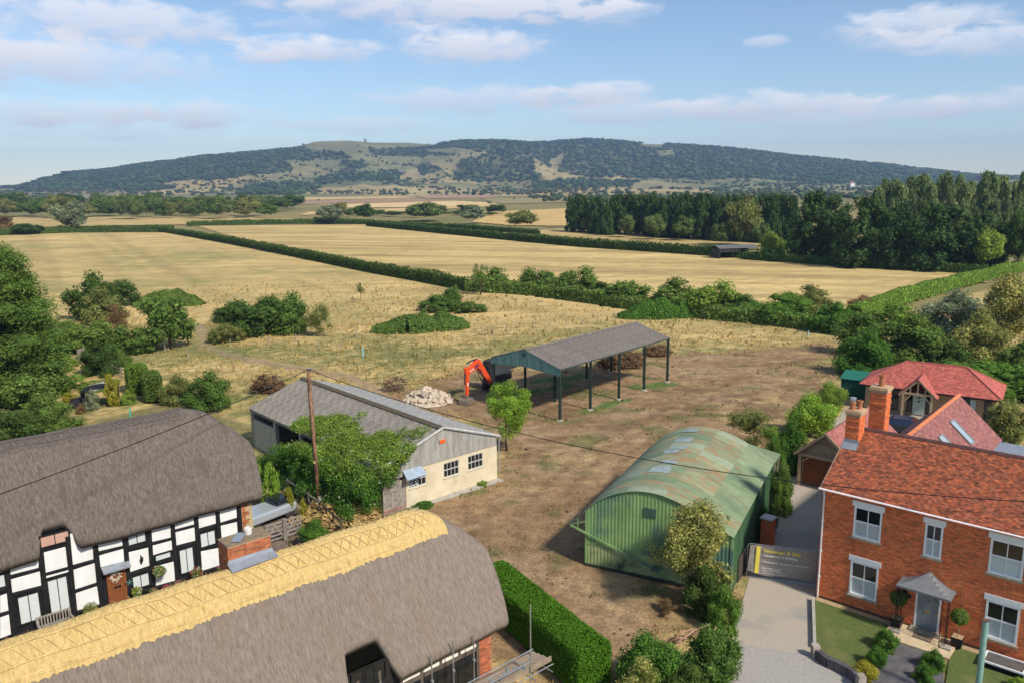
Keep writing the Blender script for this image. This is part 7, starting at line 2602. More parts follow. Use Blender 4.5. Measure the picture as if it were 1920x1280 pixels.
for nm, msk, lf in (('ivy_leaves_lit_tint', hi_, 'bright'), ('bramble_leaves', ~hi_, 'ivy')):
    V, F, c = leaves(P[msk], N[msk], np.full(msk.sum(), .064), rng, base=np.ones((msk.sum(), 3)) * tb[msk][:, None], jit=.6)
    link(nm, npmesh(nm, V, F, c), LF[lf], ivy)
sel = rng.choice(len(P), 420, replace=False)
sel = sel[(P[sel, 0] < -GW + .2)]
V, F, c = leaves(P[sel] + N[sel] * .12, N[sel], np.full(len(sel), .06), rng, aspect=.9, tint=.1)
link('white_flowers', npmesh('white_flowers', V, F, c), LF['white'], ivy)
o = bush('dry brown undergrowth below the ivy by the telegraph pole', 640, 975, 170, 945, 'mound', 'straw', name='undergrowth', cat='undergrowth', deep=.2)

# ---- trimmed box hedge beyond the scaffold
he = gl((1085, 1292), (1010, 1170), (935, 1075))
p1, p0 = gp(1117, 1215, 1.95), gp(925, 1060, 1.95)
d_ = (p0 - p1)
d_.z = 0
d_.normalize()
sd = Vector((d_.y, -d_.x, 0))
near = Vector((p1.x, p1.y, 0)) - sd * .0
block_hedge('box_hedge', 'neatly trimmed bright green box hedge beyond the scaffold', near, math.atan2(d_.y, d_.x), 9.2, 1.85, 1.95, 52000, .055, 'neon', 5)

# ---- front garden shrubs of the brick house
for (lab, cx, by, w, ty, k, lf) in [('rounded dark shrub left of the slate path, nearer the door', 1660, 1222, 44, 1178, 'bush_fine', 'ivy'), ('rounded dark shrub left of the slate path, nearer the road', 1642, 1252, 40, 1212, 'bush_fine', 'ivy'),
                                    ('rounded dark shrub right of the slate path, nearer the door', 1748, 1258, 46, 1216, 'bush_fine', 'ivy'), ('rounded dark shrub right of the slate path, nearer the road', 1733, 1282, 42, 1246, 'bush_fine', 'ivy'),
                                    ('golden yellow shrub behind the low garden wall', 1620, 1276, 50, 1240, 'bush_fine', 'yellow'), ('bright green plant at the bottom right corner', 1908, 1295, 36, 1268, 'bush_fine', 'lime')]:
    bush(lab, cx, by, w, ty, k, lf, name='garden_shrub', cat='shrub', deep=.5)
for lab, x, y in (('clipped ball tree in black planter left of the front door', 4.02, -.45), ('clipped ball tree in black planter right of the front door', 6.62, -.42)):
    e = empty('topiary', lab, 'topiary', hl(x, y, .0), azrot(HA))
    mb = MB()
    mb.solid([(-.20, -.20, .10), (.20, -.20, .10), (.20, .20, .10), (-.20, .20, .10), (-.24, -.24, .56), (.24, -.24, .56), (.24, .24, .56), (-.24, .24, .56)], [(0, 3, 2, 1), (4, 5, 6, 7), (0, 1, 5, 4), (1, 2, 6, 5), (2, 3, 7, 6), (3, 0, 4, 7)])
    mb.build('planter', M_iron, e)
    MB().box((-.22, -.22, .563), (.22, .22, .58)).build('bark_chips', mat('bark_chips', (.42, .30, .16), var=.3, scale=30), e)
    MB().tube([(0, 0, .5), (.01, 0, 1.3)], .018, 6).build('stem', M_deadwood, e)
    rng = np.random.default_rng(int(x * 10))
    P, N, tb = blob_points([(0, 0, 1.55, .36, .36, .36)] * 1, 2600, rng, .25)
    V, F, c = leaves(P, N, np.full(len(P), .04), rng, jit=.5)
    link('ball_crown', npmesh('ball_crown', V, F, c), LF['mid'], e)

# ---- golden columnar conifers by the far cottage gate
for k, (lab, cx, by, w, ty, lf) in enumerate([('tallest golden columnar conifer beside the far cottage', 513, 958, 34, 869, 'lime'), ('golden columnar conifer half hidden behind the tallest one', 490, 950, 26, 872, 'lime'),
                                              ('forked smaller golden conifer by the garden fence', 543, 968, 30, 914, 'yellow'), ('smallest golden conifer beside the five-bar gate', 571, 975, 18, 934, 'yellow')]):
    p, rx, h = px_size(cx, by, w, ty, .5)
    tag(link('columnar_conifer', CR_['cypress'][k % 2], LF[lf], None, (p.x, p.y, 0), (0, 0, k), (rx * 1.15, rx * 1.15, h / 1.95)), lab, 'conifer')

# ---- far trees
def far_tree(lab, cx, by, w, ty, k, lf, grp, name='tree', sx=1):
    p, rx, h = px_size(cx, by, w, ty, .3)
    z = max(0.0, float(hill_h(np.array([p.x]), np.array([p.y]))[0])) if p.length > FOOT else 0
    me = RP.choice(CR_[k])
    zt, rt_ = CRT[me.name]
    return tag(link(name, me, LF[lf], None, (p.x, p.y, z), (0, 0, RP.uniform(0, 6.28)), (rx / rt_, rx / rt_, h / zt)), lab, 'tree', grp)


ORD = 'first second third fourth fifth sixth seventh eighth ninth'.split()
rr = random.Random(61)
for k in range(42):
    cx = 1078 + k * 9.8
    t = k / 41
    far_tree('dark conifer in the dense straight belt beyond the paddock', cx, 436 + 22 * t + rr.uniform(-3, 2), rr.uniform(32, 46), 371 - 6 * t + rr.uniform(-5, 6), rr.choice(['cypress', 'cypress', 'conifer']), 'conifer', 'conifers of the far belt', 'conifer_tree')
far_tree('single dark conifer standing at the left end of the far belt', 1067, 428, 17, 368, 'cypress', 'conifer', None, 'conifer_tree')
for (cx, by, w, ty, lf) in [(1395, 462, 70, 372, 'olive'), (1228, 450, 40, 402, 'far'), (1175, 446, 34, 404, 'far'), (1132, 440, 26, 404, 'far'), (1280, 452, 38, 406, 'far'), (1100, 437, 24, 410, 'far'), (1350, 462, 36, 420, 'far'), (1430, 468, 40, 420, 'far')]:
    far_tree(ORD[sorted([1395, 1228, 1175, 1132, 1280, 1100, 1350, 1430]).index(cx)] + ' from the left of the paler trees in front of the conifer belt', cx, by, w, ty, 'round', lf, 'pale trees before the conifer belt')
for (lab, cx, by, w, ty, k, lf) in [('light green bush beside the far barn', 1450, 486, 52, 438, 'bush', 'bright'), ('slim green tree right of the far barn', 1492, 490, 34, 428, 'cypress', 'mid')]:
    far_tree(lab, cx, by, w, ty, k, lf, None, 'tree')
for k, (cx, by, w, ty) in enumerate([(1525, 494, 90, 362), (1560, 480, 80, 368), (1610, 502, 110, 372), (1680, 490, 80, 385), (1665, 505, 70, 400), (1735, 508, 100, 384), (1790, 508, 100, 388), (1640, 480, 80, 380), (1845, 505, 70, 400)]):
    far_tree(ORD[sorted([1525, 1560, 1610, 1680, 1665, 1735, 1790, 1640, 1845]).index(cx)] + ' from the left of the massive dark evergreens behind the mown field', cx, by, w, ty, 'cypress', 'conifer', 'dark evergreens at the field edge', 'conifer_tree')
for k in range(24):
    cx = 1640 + k * 12.5 + rr.uniform(-5, 5)
    far_tree('tall slender poplar rising behind the dark evergreens', cx, 462 + rr.uniform(-6, 8), rr.uniform(24, 40), (350 if k < 5 else 336) + rr.uniform(-14, 16), 'poplar', 'poplar', 'poplars behind the evergreens', 'poplar_tree')
for (cx, by, w, ty, lf) in [(1845, 512, 60, 430, 'bright'), (1880, 505, 70, 420, 'mid'), (1910, 510, 60, 400, 'dark'), (1940, 500, 80, 390, 'dark'), (1865, 500, 50, 455, 'mid')]:
    far_tree(ORD[sorted([1845, 1880, 1910, 1940, 1865]).index(cx)] + ' from the left of the leafy trees right of the evergreen wood', cx, by, w, ty, 'round', lf, 'leafy trees right of the evergreens')
# hedgerow trees across the vale
for k in range(64):
    cx = -40 + k * 15.5 + rr.uniform(-8, 8)
    if 520 < cx < 585:
        continue
    far_tree('hedgerow tree in the wooded strip across the vale', cx, 409 + rr.uniform(-5, 3) - (4 if cx > 560 else 0), rr.uniform(28, 56) * (1 if cx < 560 else .8), (372 if cx < 560 else 388) + rr.uniform(-8, 12), 'round', rr.choice(['far', 'far', 'mid', 'dark', 'olive']), 'hedgerow trees across the vale')
for k in range(26):
    cx = -30 + k * 23 + rr.uniform(-8, 8)
    far_tree('distant tree behind the wooded strip across the vale', cx, 396 + rr.uniform(-4, 3), rr.uniform(34, 56), 368 + rr.uniform(-8, 8), 'round', rr.choice(['far', 'dark', 'far']), 'distant trees of the vale')
for (lab, cx, by, w, ty, lf) in [('pale round willow standing in the far left hedge', 139, 436, 68, 380, 'silver'), ('broad tree in the hedge below the golden fields', 800, 415, 84, 381, 'far'), ('rounded pale tree left of the wheat field', 886, 420, 48, 386, 'silver'),
                                 ('round bush tree at the near corner of the wheat field', 980, 430, 66, 396, 'olive'), ('paired dark tree in the hedge below the golden fields', 686, 416, 40, 383, 'dark'), ('grey-green willow in the hedge below the golden fields', 620, 420, 50, 386, 'silver'),
                                 ('reddish tree at the far left frame edge', 5, 436, 40, 404, 'brown'), ('bushy tree left of the round willow', 50, 440, 60, 420, 'dark')]:
    far_tree(lab, cx, by, w, ty, 'round', lf, None)

# ---- dry grass standing in the rough meadow, uncountable
def tufts(name, n, x0, x1, y0, y1, test, hgt, wid, colf, seed, m):
    rng = np.random.default_rng(seed)
    X, Y = rng.uniform(x0, x1, n), y0 + (y1 - y0) * rng.random(n) ** 1.2
    k = test(X, Y)
    X, Y = X[k], Y[k]
    n = len(X)
    a = rng.uniform(0, 6.28, n)
    s = np.exp(rng.normal(0, .3, n)) * (1 + (Y - y0) / 150)
    h, w = hgt * s, wid * s * .5
    dx_, dy_ = np.cos(a) * w / 2, np.sin(a) * w / 2
    lx, ly = rng.normal(0, .25, n) * h, rng.normal(0, .25, n) * h
    V = np.empty((n, 4, 3))
    V[:, 0] = np.stack([X - dx_ * .5, Y - dy_ * .5, np.zeros(n) - .03], 1)
    V[:, 1] = np.stack([X + dx_ * .5, Y + dy_ * .5, np.zeros(n) - .03], 1)
    V[:, 2] = np.stack([X + dx_ + lx, Y + dy_ + ly, h], 1)
    V[:, 3] = np.stack([X - dx_ + lx * .5, Y - dy_ + ly * .5, h * .6], 1)
    c = colf(X, Y, rng)
    me = npmesh(name, V.reshape(-1, 3), np.arange(n * 4).reshape(n, 4), c)
    o = link(name, me, m)
    o['kind'] = 'stuff'
    return o


MEADOW = [(p.x, p.y) for p in gl((-100, 700), (-100, 500), (300, 450), (560, 490), (860, 545), (1150, 582), (1560, 622), (1570, 660), (1400, 648), (1200, 655), (950, 680), (820, 720), (640, 745), (420, 780), (300, 690), (140, 620))]
BARE = [(p.x, p.y) for p in YARD]


def meadow_test(X, Y):
    return inpoly(X, Y, MEADOW) & (np.random.default_rng(1).random(len(X)) > (Y - 75) / 110) & (sdf(X, Y, BARE) > -.6) & (fbm(X * .5 + 2, Y * .5) > .36) & (segdist(X, Y, TRACK, False) > .9)


def dry_col(X, Y, rng):
    g_ = fbm(X * .09, Y * .09) * .6 + fbm(X * 1.3, Y * 1.3 + 5) * .4
    t = np.clip(sstep(.48, .66, g_) * .8, 0, 1)[:, None]
    c = np.array((1.0, .98, .92)) * np.exp(rng.normal(-.08, .16, len(X)))[:, None]
    return c * (1 - t) + np.array((.42, .58, .42)) * t


tufts('dry_grass', 95000, -75, 75, 62, 230, meadow_test, .19, .24, dry_col, 3, LF['straw'])


def yard_edge(X, Y):
    d = sdf(X, Y, BARE)
    return (((d > -2.2) & (d < 1.0)) | ((fbm(X * .4 + 50, Y * .55 + 80) > .62) & (d < 0))) & (fbm(X * .8, Y * .8 + 3) > .45)


def weed_col(X, Y, rng):
    t = (fbm(X * .6, Y * .6) > .5)[:, None]
    return np.where(t, np.array((.30, .46, .30)), np.array((.75, .72, .62))) * np.exp(rng.normal(0, .2, len(X)))[:, None]


tufts('yard_weeds', 42000, -25, 52, 28, 110, yard_edge, .10, .14, weed_col, 4, LF['straw'])
# clods and stones on the bare soil
rng = np.random.default_rng(9)
n = 4200
X, Y = rng.uniform(-20, 50, n), 28 + 75 * rng.random(n)
k = (sdf(X, Y, BARE) < -.3) & (fbm(X * .5, Y * .5) > .42)
X, Y = X[k], Y[k]
R = np.exp(rng.normal(-3.2, .5, len(X)))
lump_field('soil_clods', X, Y, np.full(len(X), -.02), R, R * 1.3, (.23, .145, .09), mat('clod', (.9, .9, .9), var=.2, attr=True, rough=1, spec=.05), rng, sub=1)

# ------------------------------------------------------------------ telegraph pole and cables
M_pole = mat('creosoted_pole', (.30, .16, .09), col2=(.115, .055, .035), scale=3, detail=6, stretch=(2, 2, .6), lo=.42, hi=.58)
M_cable = mat('black_cable', (.012, .012, .013), var=.2)
PB = gp(598, 955)
pole = empty('telegraph_pole', 'tall rust-brown telegraph pole beside the ivy-covered workshop', 'telegraph pole', PB)
top = Vector((-.15, .05, 9.45))
MB().tube([(0, 0, 0), (-.05, .02, 4.5), top], [.15, .13, .105], 10).build('pole_shaft', M_pole, pole, smooth=True)
MB().tube([(-.06, .02, 3.25), (-.062, .02, 3.42)], .145, 10).build('number_band', mat('yellow_band', (.62, .50, .16), var=.1), pole)
MB().tube([(-.18, .05, 9.30), (-.18, .05, 9.55), (.1, .05, 9.58)], .05, 6).build('bracket', M_steel, pole)
for k in range(6):
    a = k * 1.05
    MB().tube([(top.x, top.y, 9.4), (top.x + .22 * math.cos(a), top.y + .22 * math.sin(a), 9.55), (top.x + .4 * math.cos(a), top.y + .4 * math.sin(a), 9.42)], .012, 5).build('wire_loop', M_cable, pole)
for z in (8.6, 7.9, 7.2):
    MB().tube([(-.30, .04, z), (.10, .04, z)], .014, 5).build('step_bolt', M_steel, pole)
MB().tube([(-.26, .05, 9.3), (-.24, .03, 6.0), (-.17, .0, .5)], .02, 5).build('down_lead', M_cable, pole)
MB().box((.05, -.2, 0), (.45, .2, 1.0)).build('concrete_stub', mat('pale_stub', (.48, .43, .36), var=.2), pole)
T0 = PB + Vector((-.15, .05, 9.5))


def cable(label, a, b, sag, n=24, r=.022):
    o = MB().tube([a.lerp(b, t / n) - a - Vector((0, 0, sag * 4 * (t / n) * (1 - t / n))) for t in range(n + 1)], r, 6).build('overhead_cable', M_cable, None)
    o.location = a
    return tag(o, label, 'cable', None)


cable('black cable sagging from the pole across the yard and over the brick house front', T0, Vector((31, 28.6, 8.6)), 2.4, 30)
cable('black cable running from the pole over the far thatched roof to the left', T0, Vector((-31.5, 10.5, 9.3)), .95, 24)

# ------------------------------------------------------------------ excavator
M_orange = mat('digger_orange', (.78, .085, .02), var=.12, scale=3, rough=.4, spec=.4)
M_rub = mat('dirty_rubber', (.035, .032, .03), var=.3)
M_muddy = mat('muddy_steel', (.19, .15, .12), var=.35, scale=6, rough=.6)
bk = gp(873, 757)
bd_ = gp(952, 716)
ax = (bd_ - bk)
Ld = ax.length
exc = empty('excavator', 'orange-red tracked excavator with its arm folded beside the barn', 'excavator', bk, math.atan2(ax.y, ax.x))
# local x from the bucket towards the machine
def zat(px_, py_, x):
    p = bk + ax.normalized() * x
    return p
B0, B1, B2, B3 = (.35, 0, .75), (.25, 0, 3.35), (2.4, 0, 3.55), (4.3, 0, 1.35)
def limb(mb, pts, ws, hs):
    pts = [Vector(p) for p in pts]
    for i in range(len(pts) - 1):
        mb.bar(pts[i], pts[i + 1], ws[i], hs[i], up=(0, 1, 0))
    return mb
mb = MB()
def plate(profile, y0, y1):
    m = MB()
    n = len(profile)
    m.solid([(x, y0, z) for x, z in profile] + [(x, y1, z) for x, z in profile], [tuple(reversed(range(n))), tuple(range(n, 2 * n))] + [(i, (i + 1) % n, n + (i + 1) % n, n + i) for i in range(n)])
    return m
bevel(plate([(.12, .70), (.45, .62), (.62, 2.2), (.66, 3.2), (.30, 3.72), (.02, 3.55), (.10, 2.2)], -.13, .13).build('dipper_arm', M_orange, exc), .02, 1)
bevel(plate([(.35, 3.05), (.75, 2.85), (2.35, 3.15), (2.75, 2.95), (5.0, .85), (5.6, 1.05), (3.35, 3.45), (2.75, 3.95), (2.2, 3.90), (.5, 3.35)], -.17, .17).build('boom', M_orange, exc), .02, 1)
MB().tube([(.35, 0, 3.95), (1.2, 0, 4.05), (2.5, 0, 4.02)], .07, 8).build('arm_cylinder', M_rub, exc)
MB().tube([(.10, 0, 3.72), (.55, 0, 3.97)], .04, 8).build('cylinder_rod', M_steel, exc)
MB().tube([(-.12, 0, 1.1), (-.10, 0, 2.0)], .035, 8).build('cylinder_rod', M_steel, exc)
MB().tube([(-.10, 0, 2.0), (.02, 0, 3.1)], .065, 8).build('bucket_cylinder', M_rub, exc)
for y in (-.24, .24):
    MB().tube([(4.4, y, 1.0), (3.5, y, 1.9)], .07, 8).build('boom_cylinder', M_rub, exc)
    MB().tube([(3.5, y, 1.9), (2.9, y, 2.9)], .04, 8).build('cylinder_rod', M_steel, exc)
bevel(plate([(-.45, .05), (.15, -.03), (.62, .12), (.72, .45), (.45, .62), (-.05, .58), (-.40, .45)], -.55, .55).build('bucket', M_muddy, exc), .03, 1)
for k in range(5):
    MB().box((-.62, -.5 + k * .22, .03), (-.44, -.42 + k * .22, .10)).build('bucket_tooth', M_muddy, exc)
MB().box((-.05, -.18, .5), (.35, .18, .85)).build('quick_hitch', M_muddy, exc)
bevel(MB().box((4.2, -1.0, .78), (7.3, 1.0, 1.75)).build('engine_house', M_rub, exc), .12, 2)
MB().box((4.3, -.5, .55), (6.9, .5, .78)).build('slew_ring', M_rub, exc)
cab = bevel(MB().box((4.35, .02, 1.76), (5.75, 1.0, 3.1)).build('cab', M_rub, exc), .08, 2)
for (a, b) in (((4.33, .12, 1.95), (4.345, .92, 2.95)), ((4.5, 1.003, 1.95), (5.6, 1.015, 2.95)), ((4.5, .0, 1.95), (5.6, .015, 2.95))):
    MB().box(a, b).build('cab_pane', M_glass, cab)
for y in (-1.05, .65):
    tr = MB()
    prof = [(4.2, .12), (4.5, 0), (6.9, 0), (7.2, .12), (7.25, .42), (6.95, .62), (4.45, .62), (4.15, .42)]
    n = len(prof)
    tr.solid([(x, y, z) for x, z in prof] + [(x, y + .42, z) for x, z in prof], [tuple(reversed(range(n))), tuple(range(n, 2 * n))] + [(i, (i + 1) % n, n + (i + 1) % n, n + i) for i in range(n)])
    tr.build('track', M_rub, exc)
MB().box((.23, -.136, 1.75), (.42, -.131, 2.1)).build('safety_decal', M_wpaint, exc)
for ch in exc.children:
    if ch.name.split('.')[0] in ('engine_house', 'slew_ring', 'cab', 'track'):
        ch.location.x += 1.3
# maker's name on the boom: blurred pale strokes
lm = link('boom_lettering', text_mesh('Kubota', .30, bold=.006), mat('decal_white', (.75, .72, .70), var=.05), exc, (.72, -.175, 3.02), (rad(90), -rad(11), 0))
MB().bar((1.75, -.172, 3.32), (2.65, -.172, 3.42), .004, .30, up=(0, 0, 1)).build('boom_decal', mat('decal_violet', (.16, .03, .09), var=.1), exc)

# ------------------------------------------------------------------ rubble heap: every block its own piece
hp = empty('rubble_heap', 'heap of pale broken concrete blocks beside the excavator', 'rubble', gp(803, 752))
M_rubble = mat('broken_concrete', (.56, .47, .36), col2=(.42, .34, .25), scale=4, bump=.4, rand=.15)
rr = random.Random(71)
shapes = []
for k in range(6):
    mb = MB()
    v = [(x * rr.uniform(.7, 1.15), y * rr.uniform(.7, 1.15), z * rr.uniform(.7, 1.15)) for x in (-.5, .5) for y in (-.36, .36) for z in (-.26, .26)]
    mb.solid(v, [(0, 1, 3, 2), (4, 6, 7, 5), (0, 4, 5, 1), (2, 3, 7, 6), (0, 2, 6, 4), (1, 5, 7, 3)])
    shapes.append(mb.mesh('block'))
for k in range(110):
    a, r = rr.uniform(0, 6.28), math.sqrt(rr.random())
    x, y = math.cos(a) * r * 2.35, math.sin(a) * r * 1.9
    z = .10 + max(0, (1 - r ** 1.3)) * 1.15 * rr.uniform(.75, 1.05)
    s = rr.uniform(.45, .95) * (1 if r < .85 else .7)
    link('block', shapes[k % 6], M_rubble, hp, (x, y, z), (rr.uniform(-.7, .7), rr.uniform(-.7, .7), rr.uniform(0, 6.28)), s)
mb = MB()
mb.lathe([(2.3, 0), (1.7, .35), (1.0, .75), (.3, 1.0)], (0, 0, 0), 12)
mb.build('fines', M_rubble, hp)


def brush_pile(label, cx, by, w, ty, n, seed, lf=True):
    p, rx, h = px_size(cx, by, w, ty, .4)
    e = empty('brush_pile', label, 'brush pile', p)
    r = random.Random(seed)
    mb = MB()
    for k in range(n):
        a, q = r.uniform(0, 6.28), math.sqrt(r.random()) * rx * .75
        x, y, z = math.cos(a) * q, math.sin(a) * q * .7, r.uniform(.05, h * (1 - .6 * q / rx))
        b = r.uniform(0, 6.28)
        L = r.uniform(.3, .8) * rx
        dz = r.uniform(-.12, .35) * h
        mb.tube([(x - math.cos(b) * L / 2, y - math.sin(b) * L / 2, max(.02, z - dz / 2)), (x, y, z + .08), (x + math.cos(b) * L / 2, y + math.sin(b) * L / 2, max(.05, z + dz / 2))], [.035, .03, .012], 4, caps=False)
    o = mb.build('branches', mat('brown_brush', (.17, .105, .065), var=.35), e, kind='stuff')
    if lf:
        link('dead_leaves', CR_['mound'][seed % 3], LF['brown'], e, (0, 0, 0), None, (rx * .9, rx * .7, h / 2.2))
    return e


brush_pile('stack of brown cut branches near the rubble heap', 742, 734, 62, 700, 130, 1, False)
brush_pile('large brown brush pile behind the workshop roof', 505, 740, 84, 694, 140, 2)
brush_pile('tangled brown brush behind the open barn posts', 1165, 692, 110, 645, 170, 3)
brush_pile('brown brush heap near the far barn post', 1232, 668, 70, 640, 110, 4)

# ------------------------------------------------------------------ site banner on a mesh fence panel across the drive
bl, br = gp(1399, 1081), gp(1528, 1098)
bx = (br - bl)
bz = math.atan2(bx.y, bx.x)
ban = empty('site_fence', 'grey company banner hung on a steel mesh fence panel across the drive', 'banner fence', bl, bz)
BWd, BH = bx.length, 1.98
MB().tube([(0, 0, .06), (0, 0, BH - .15), (.05, 0, BH - .04), (.15, 0, BH), (BWd, 0, BH), (BWd, 0, .06), (0, 0, .06)], .021, 8).build('panel_frame', M_steel, ban)
mb = MB()
for k in range(1, 26):
    x = BWd * k / 26
    mb.box((x - .003, -.003, .07), (x + .003, .003, BH - .02))
for k in range(1, 9):
    z = .06 + BH * k / 9
    mb.box((.02, -.003, z - .003), (BWd, .003, z + .003))
mb.build('wire_mesh', M_steel, ban, kind='stuff')
V, nx, nz = [], 24, 12
for j in range(nz + 1):
    for i in range(nx + 1):
        u, v = i / nx, j / nz
        low = .42 - .16 * sstep(0, .4, np.array(u)) - .06 * math.sin(u * 7)
        z = float(low) + (BH - .04 - float(low)) * v
        V.append((.14 + (BWd - .16) * u - .10 * (1 - v) * (1 - u), -.03 - .03 * math.sin(u * 11 + v * 4) * (1 - v) - .012 * math.sin((u - v) * 23), z))
F = [(j * (nx + 1) + i, j * (nx + 1) + i + 1, (j + 1) * (nx + 1) + i + 1, (j + 1) * (nx + 1) + i) for j in range(nz) for i in range(nx)]
me = bpy.data.meshes.new('banner')
me.from_pydata(V, [], F)
me.polygons.foreach_set('use_smooth', [True] * len(F))
cl = link('banner', me, mat('taupe_vinyl', (.30, .265, .235), var=.10, rough=.5), ban)
M_yel = mat('banner_yellow', (.85, .68, .10), var=.05)
M_let = mat('banner_white', (.78, .75, .70), var=.05)
mb = MB()
sc = BWd / 3.45
mb.face([(.40 * sc, -.085, .36), (.60 * sc, -.085, .34), (.66 * sc, -.085, BH - .06), (.46 * sc, -.085, BH - .06)])
mb.build('yellow_stripe', M_yel, cl)
for (tx, sz, x, z, m, bo) in (('Newman & Ellis', .285, .84, 1.60, M_yel, .004), ('Carpentry & Building', .195, .84, 1.37, M_let, .003), ('Renovations - Extensions - New Builds', .145, .82, 1.02, M_let, .001), ('Mark 07801 563893', .115, .80, .66, M_let, .001), ('Martin 07779 455724', .115, .80, .53, M_let, .001), ('www.newman-and-ellis.com', .105, .80, .40, M_let, .0)):
    link('banner_lettering', text_mesh(tx, sz * sc, bold=bo), m, cl, (x * sc, -.092, z), (rad(90), 0, 0))
# brick gate pier with stone cap, leaning ply sheet, dark fence panels by the tin barn
gpier = empty('gate_pier', 'square red brick gate pier with pale stone cap behind the banner', 'gate pier', gp(1438, 1022), azrot(HA))
MB().box((-.3, -.3, 0), (.3, .3, 1.72)).build('pier_core', M_mortar, gpier)
mb = MB()
for fl in (lambda a, b, c: (a, -.3 + b, c), lambda a, b, c: (-.3 + b, a, c), lambda a, b, c: (.3 - b, a, c), lambda a, b, c: (a, .3 - b, c)):
    bricks(mb, -.3, .3, .02, 1.72, 0, .012, rng=random.Random(6), flip=fl)
mb.build('pier_bricks', M_brick, gpier, kind='stuff')
bevel(MB().box((-.38, -.38, 1.723), (.38, .38, 1.82)).build('stone_cap', mat('pale_cap', (.62, .56, .48), var=.1), gpier), .02, 1)
pl = MB()
pl.solid([(0, 0, 0), (.15, .9, 0), (.05, .95, 1.9), (-.12, .25, 1.7), (.03, 0, 0), (.18, .9, 0), (.08, .95, 1.9), (-.09, .25, 1.7)], [(0, 1, 2, 3), (7, 6, 5, 4), (0, 4, 5, 1), (1, 5, 6, 2), (2, 6, 7, 3), (3, 7, 4, 0)])
pl_ = pl.build('plywood_sheet', mat('weathered_ply', (.40, .30, .22), var=.2), None)
pl_.location = gp(1408, 1005)
tag(pl_, 'weathered plywood sheet leaning against the tin barn side', 'plywood')
fpn = empty('plank_fence', 'dark wooden fence panel by the drive beside the tin barn corner', 'fence', gp(1383, 1092), azrot(30))
for k in range(9):
    MB().box((k * .2, -.02, 0), (k * .2 + .19, .02, 1.35 + .05 * (k % 3))).build('plank', mat('dark_fence_wood', (.075, .058, .045), var=.3, rand=.15), fpn)

# teal steel pipe at the bottom right
tp = empty('steel_pole', 'pale teal steel pole with rusty rim at the bottom right', 'pole', Vector((gp(1834, 1290, 1.0).x, gp(1834, 1290, 1.0).y, 0)))
pz = None
base = tp.location
lo, hi = .5, 12
for _ in range(40):
    m_ = (lo + hi) / 2
    if pj(base.x, base.y, m_)[1] > 1163:
        lo = m_
    else:
        hi = m_
MB().tube([(0, 0, 0), (0, 0, lo)], .115, 16).build('pipe', mat('pale_teal_steel', (.24, .40, .34), col2=(.18, .32, .28), scale=4, rough=.45, col3=(.35, .28, .16), s3=3, l3=.68, h3=.74), tp)
MB().tube([(0, 0, lo + .002), (0, 0, lo + .03)], .12, 16).build('rim', mat('rusty_rim', (.14, .07, .04), var=.3), tp)

# ------------------------------------------------------------------ cottage yard
# five-bar gate in two leaves
for lab, a, b in (('left leaf of the grey wooden field gate by the far cottage', (500, 1022), (534, 1011)), ('right leaf of the grey wooden field gate by the far cottage', (537, 1010), (566, 1000))):
    p, q = gp(*a), gp(*b)
    g_ = empty('field_gate', lab, 'gate', p, math.atan2((q - p).y, (q - p).x), 'two leaves of the field gate')
    L = (q - p).length
    for k in range(5):
        z = .18 + k * .22 + .03 * k
        MB().box((0, -.02, z), (L, .02, z + .085)).build('gate_rail', M_greywood, g_)
    for x in (0, L - .08):
        MB().box((x, -.035, .1), (x + .08, .035, 1.28)).build('gate_stile', M_greywood, g_)
    MB().bar((.05, -.03, .25), (L * .5, -.03, 1.15), .02, .08, up=(0, 0, 1)).build('gate_brace', M_greywood, g_)
    MB().bar((L - .05, -.03, .25), (L * .5, -.03, 1.15), .02, .08, up=(0, 0, 1)).build('gate_brace', M_greywood, g_)
gpst = empty('gate_post', 'stout grey gate post where the gate leaves meet', 'gate post', gp(536, 1012))
MB().box((-.09, -.09, 0), (.09, .09, 1.4)).build('post_shaft', M_greywood, gpst)
# post and wire fence behind the conifers
for k, (a, b) in enumerate((((540, 925), (600, 968)), ((600, 968), (640, 1005)))):
    p, q = gp(*a), gp(*b)
    f_ = empty('rail_fence', ('pale rail fence running up to the telegraph pole', 'dark rail fence running down from the telegraph pole')[k], 'fence', p, math.atan2((q - p).y, (q - p).x))
    L = (q - p).length
    mm = M_greywood if k == 0 else MATS['dark_fence_wood']
    for z in (.45, .95):
        MB().box((0, -.03, z), (L, .03, z + .10)).build('rail', mm, f_)
    for j in range(4):
        MB().box((L * j / 3 - .05, -.05, 0), (L * j / 3 + .05, .05, 1.15)).build('post', mm, f_)
bush('weedy climber over the gate end by the pole', 590, 1030, 60, 975, 'bush_fine', 'ivy', name='yard_shrub', cat='shrub', deep=.3)
bush('small weeds at the workshop wall foot', 905, 912, 24, 900, 'bush', 'bright', name='weed_clump', cat='weeds')
bush('green weeds between near thatch and workshop', 790, 955, 50, 940, 'mound', 'ivy', name='weed_clump', cat='weeds')
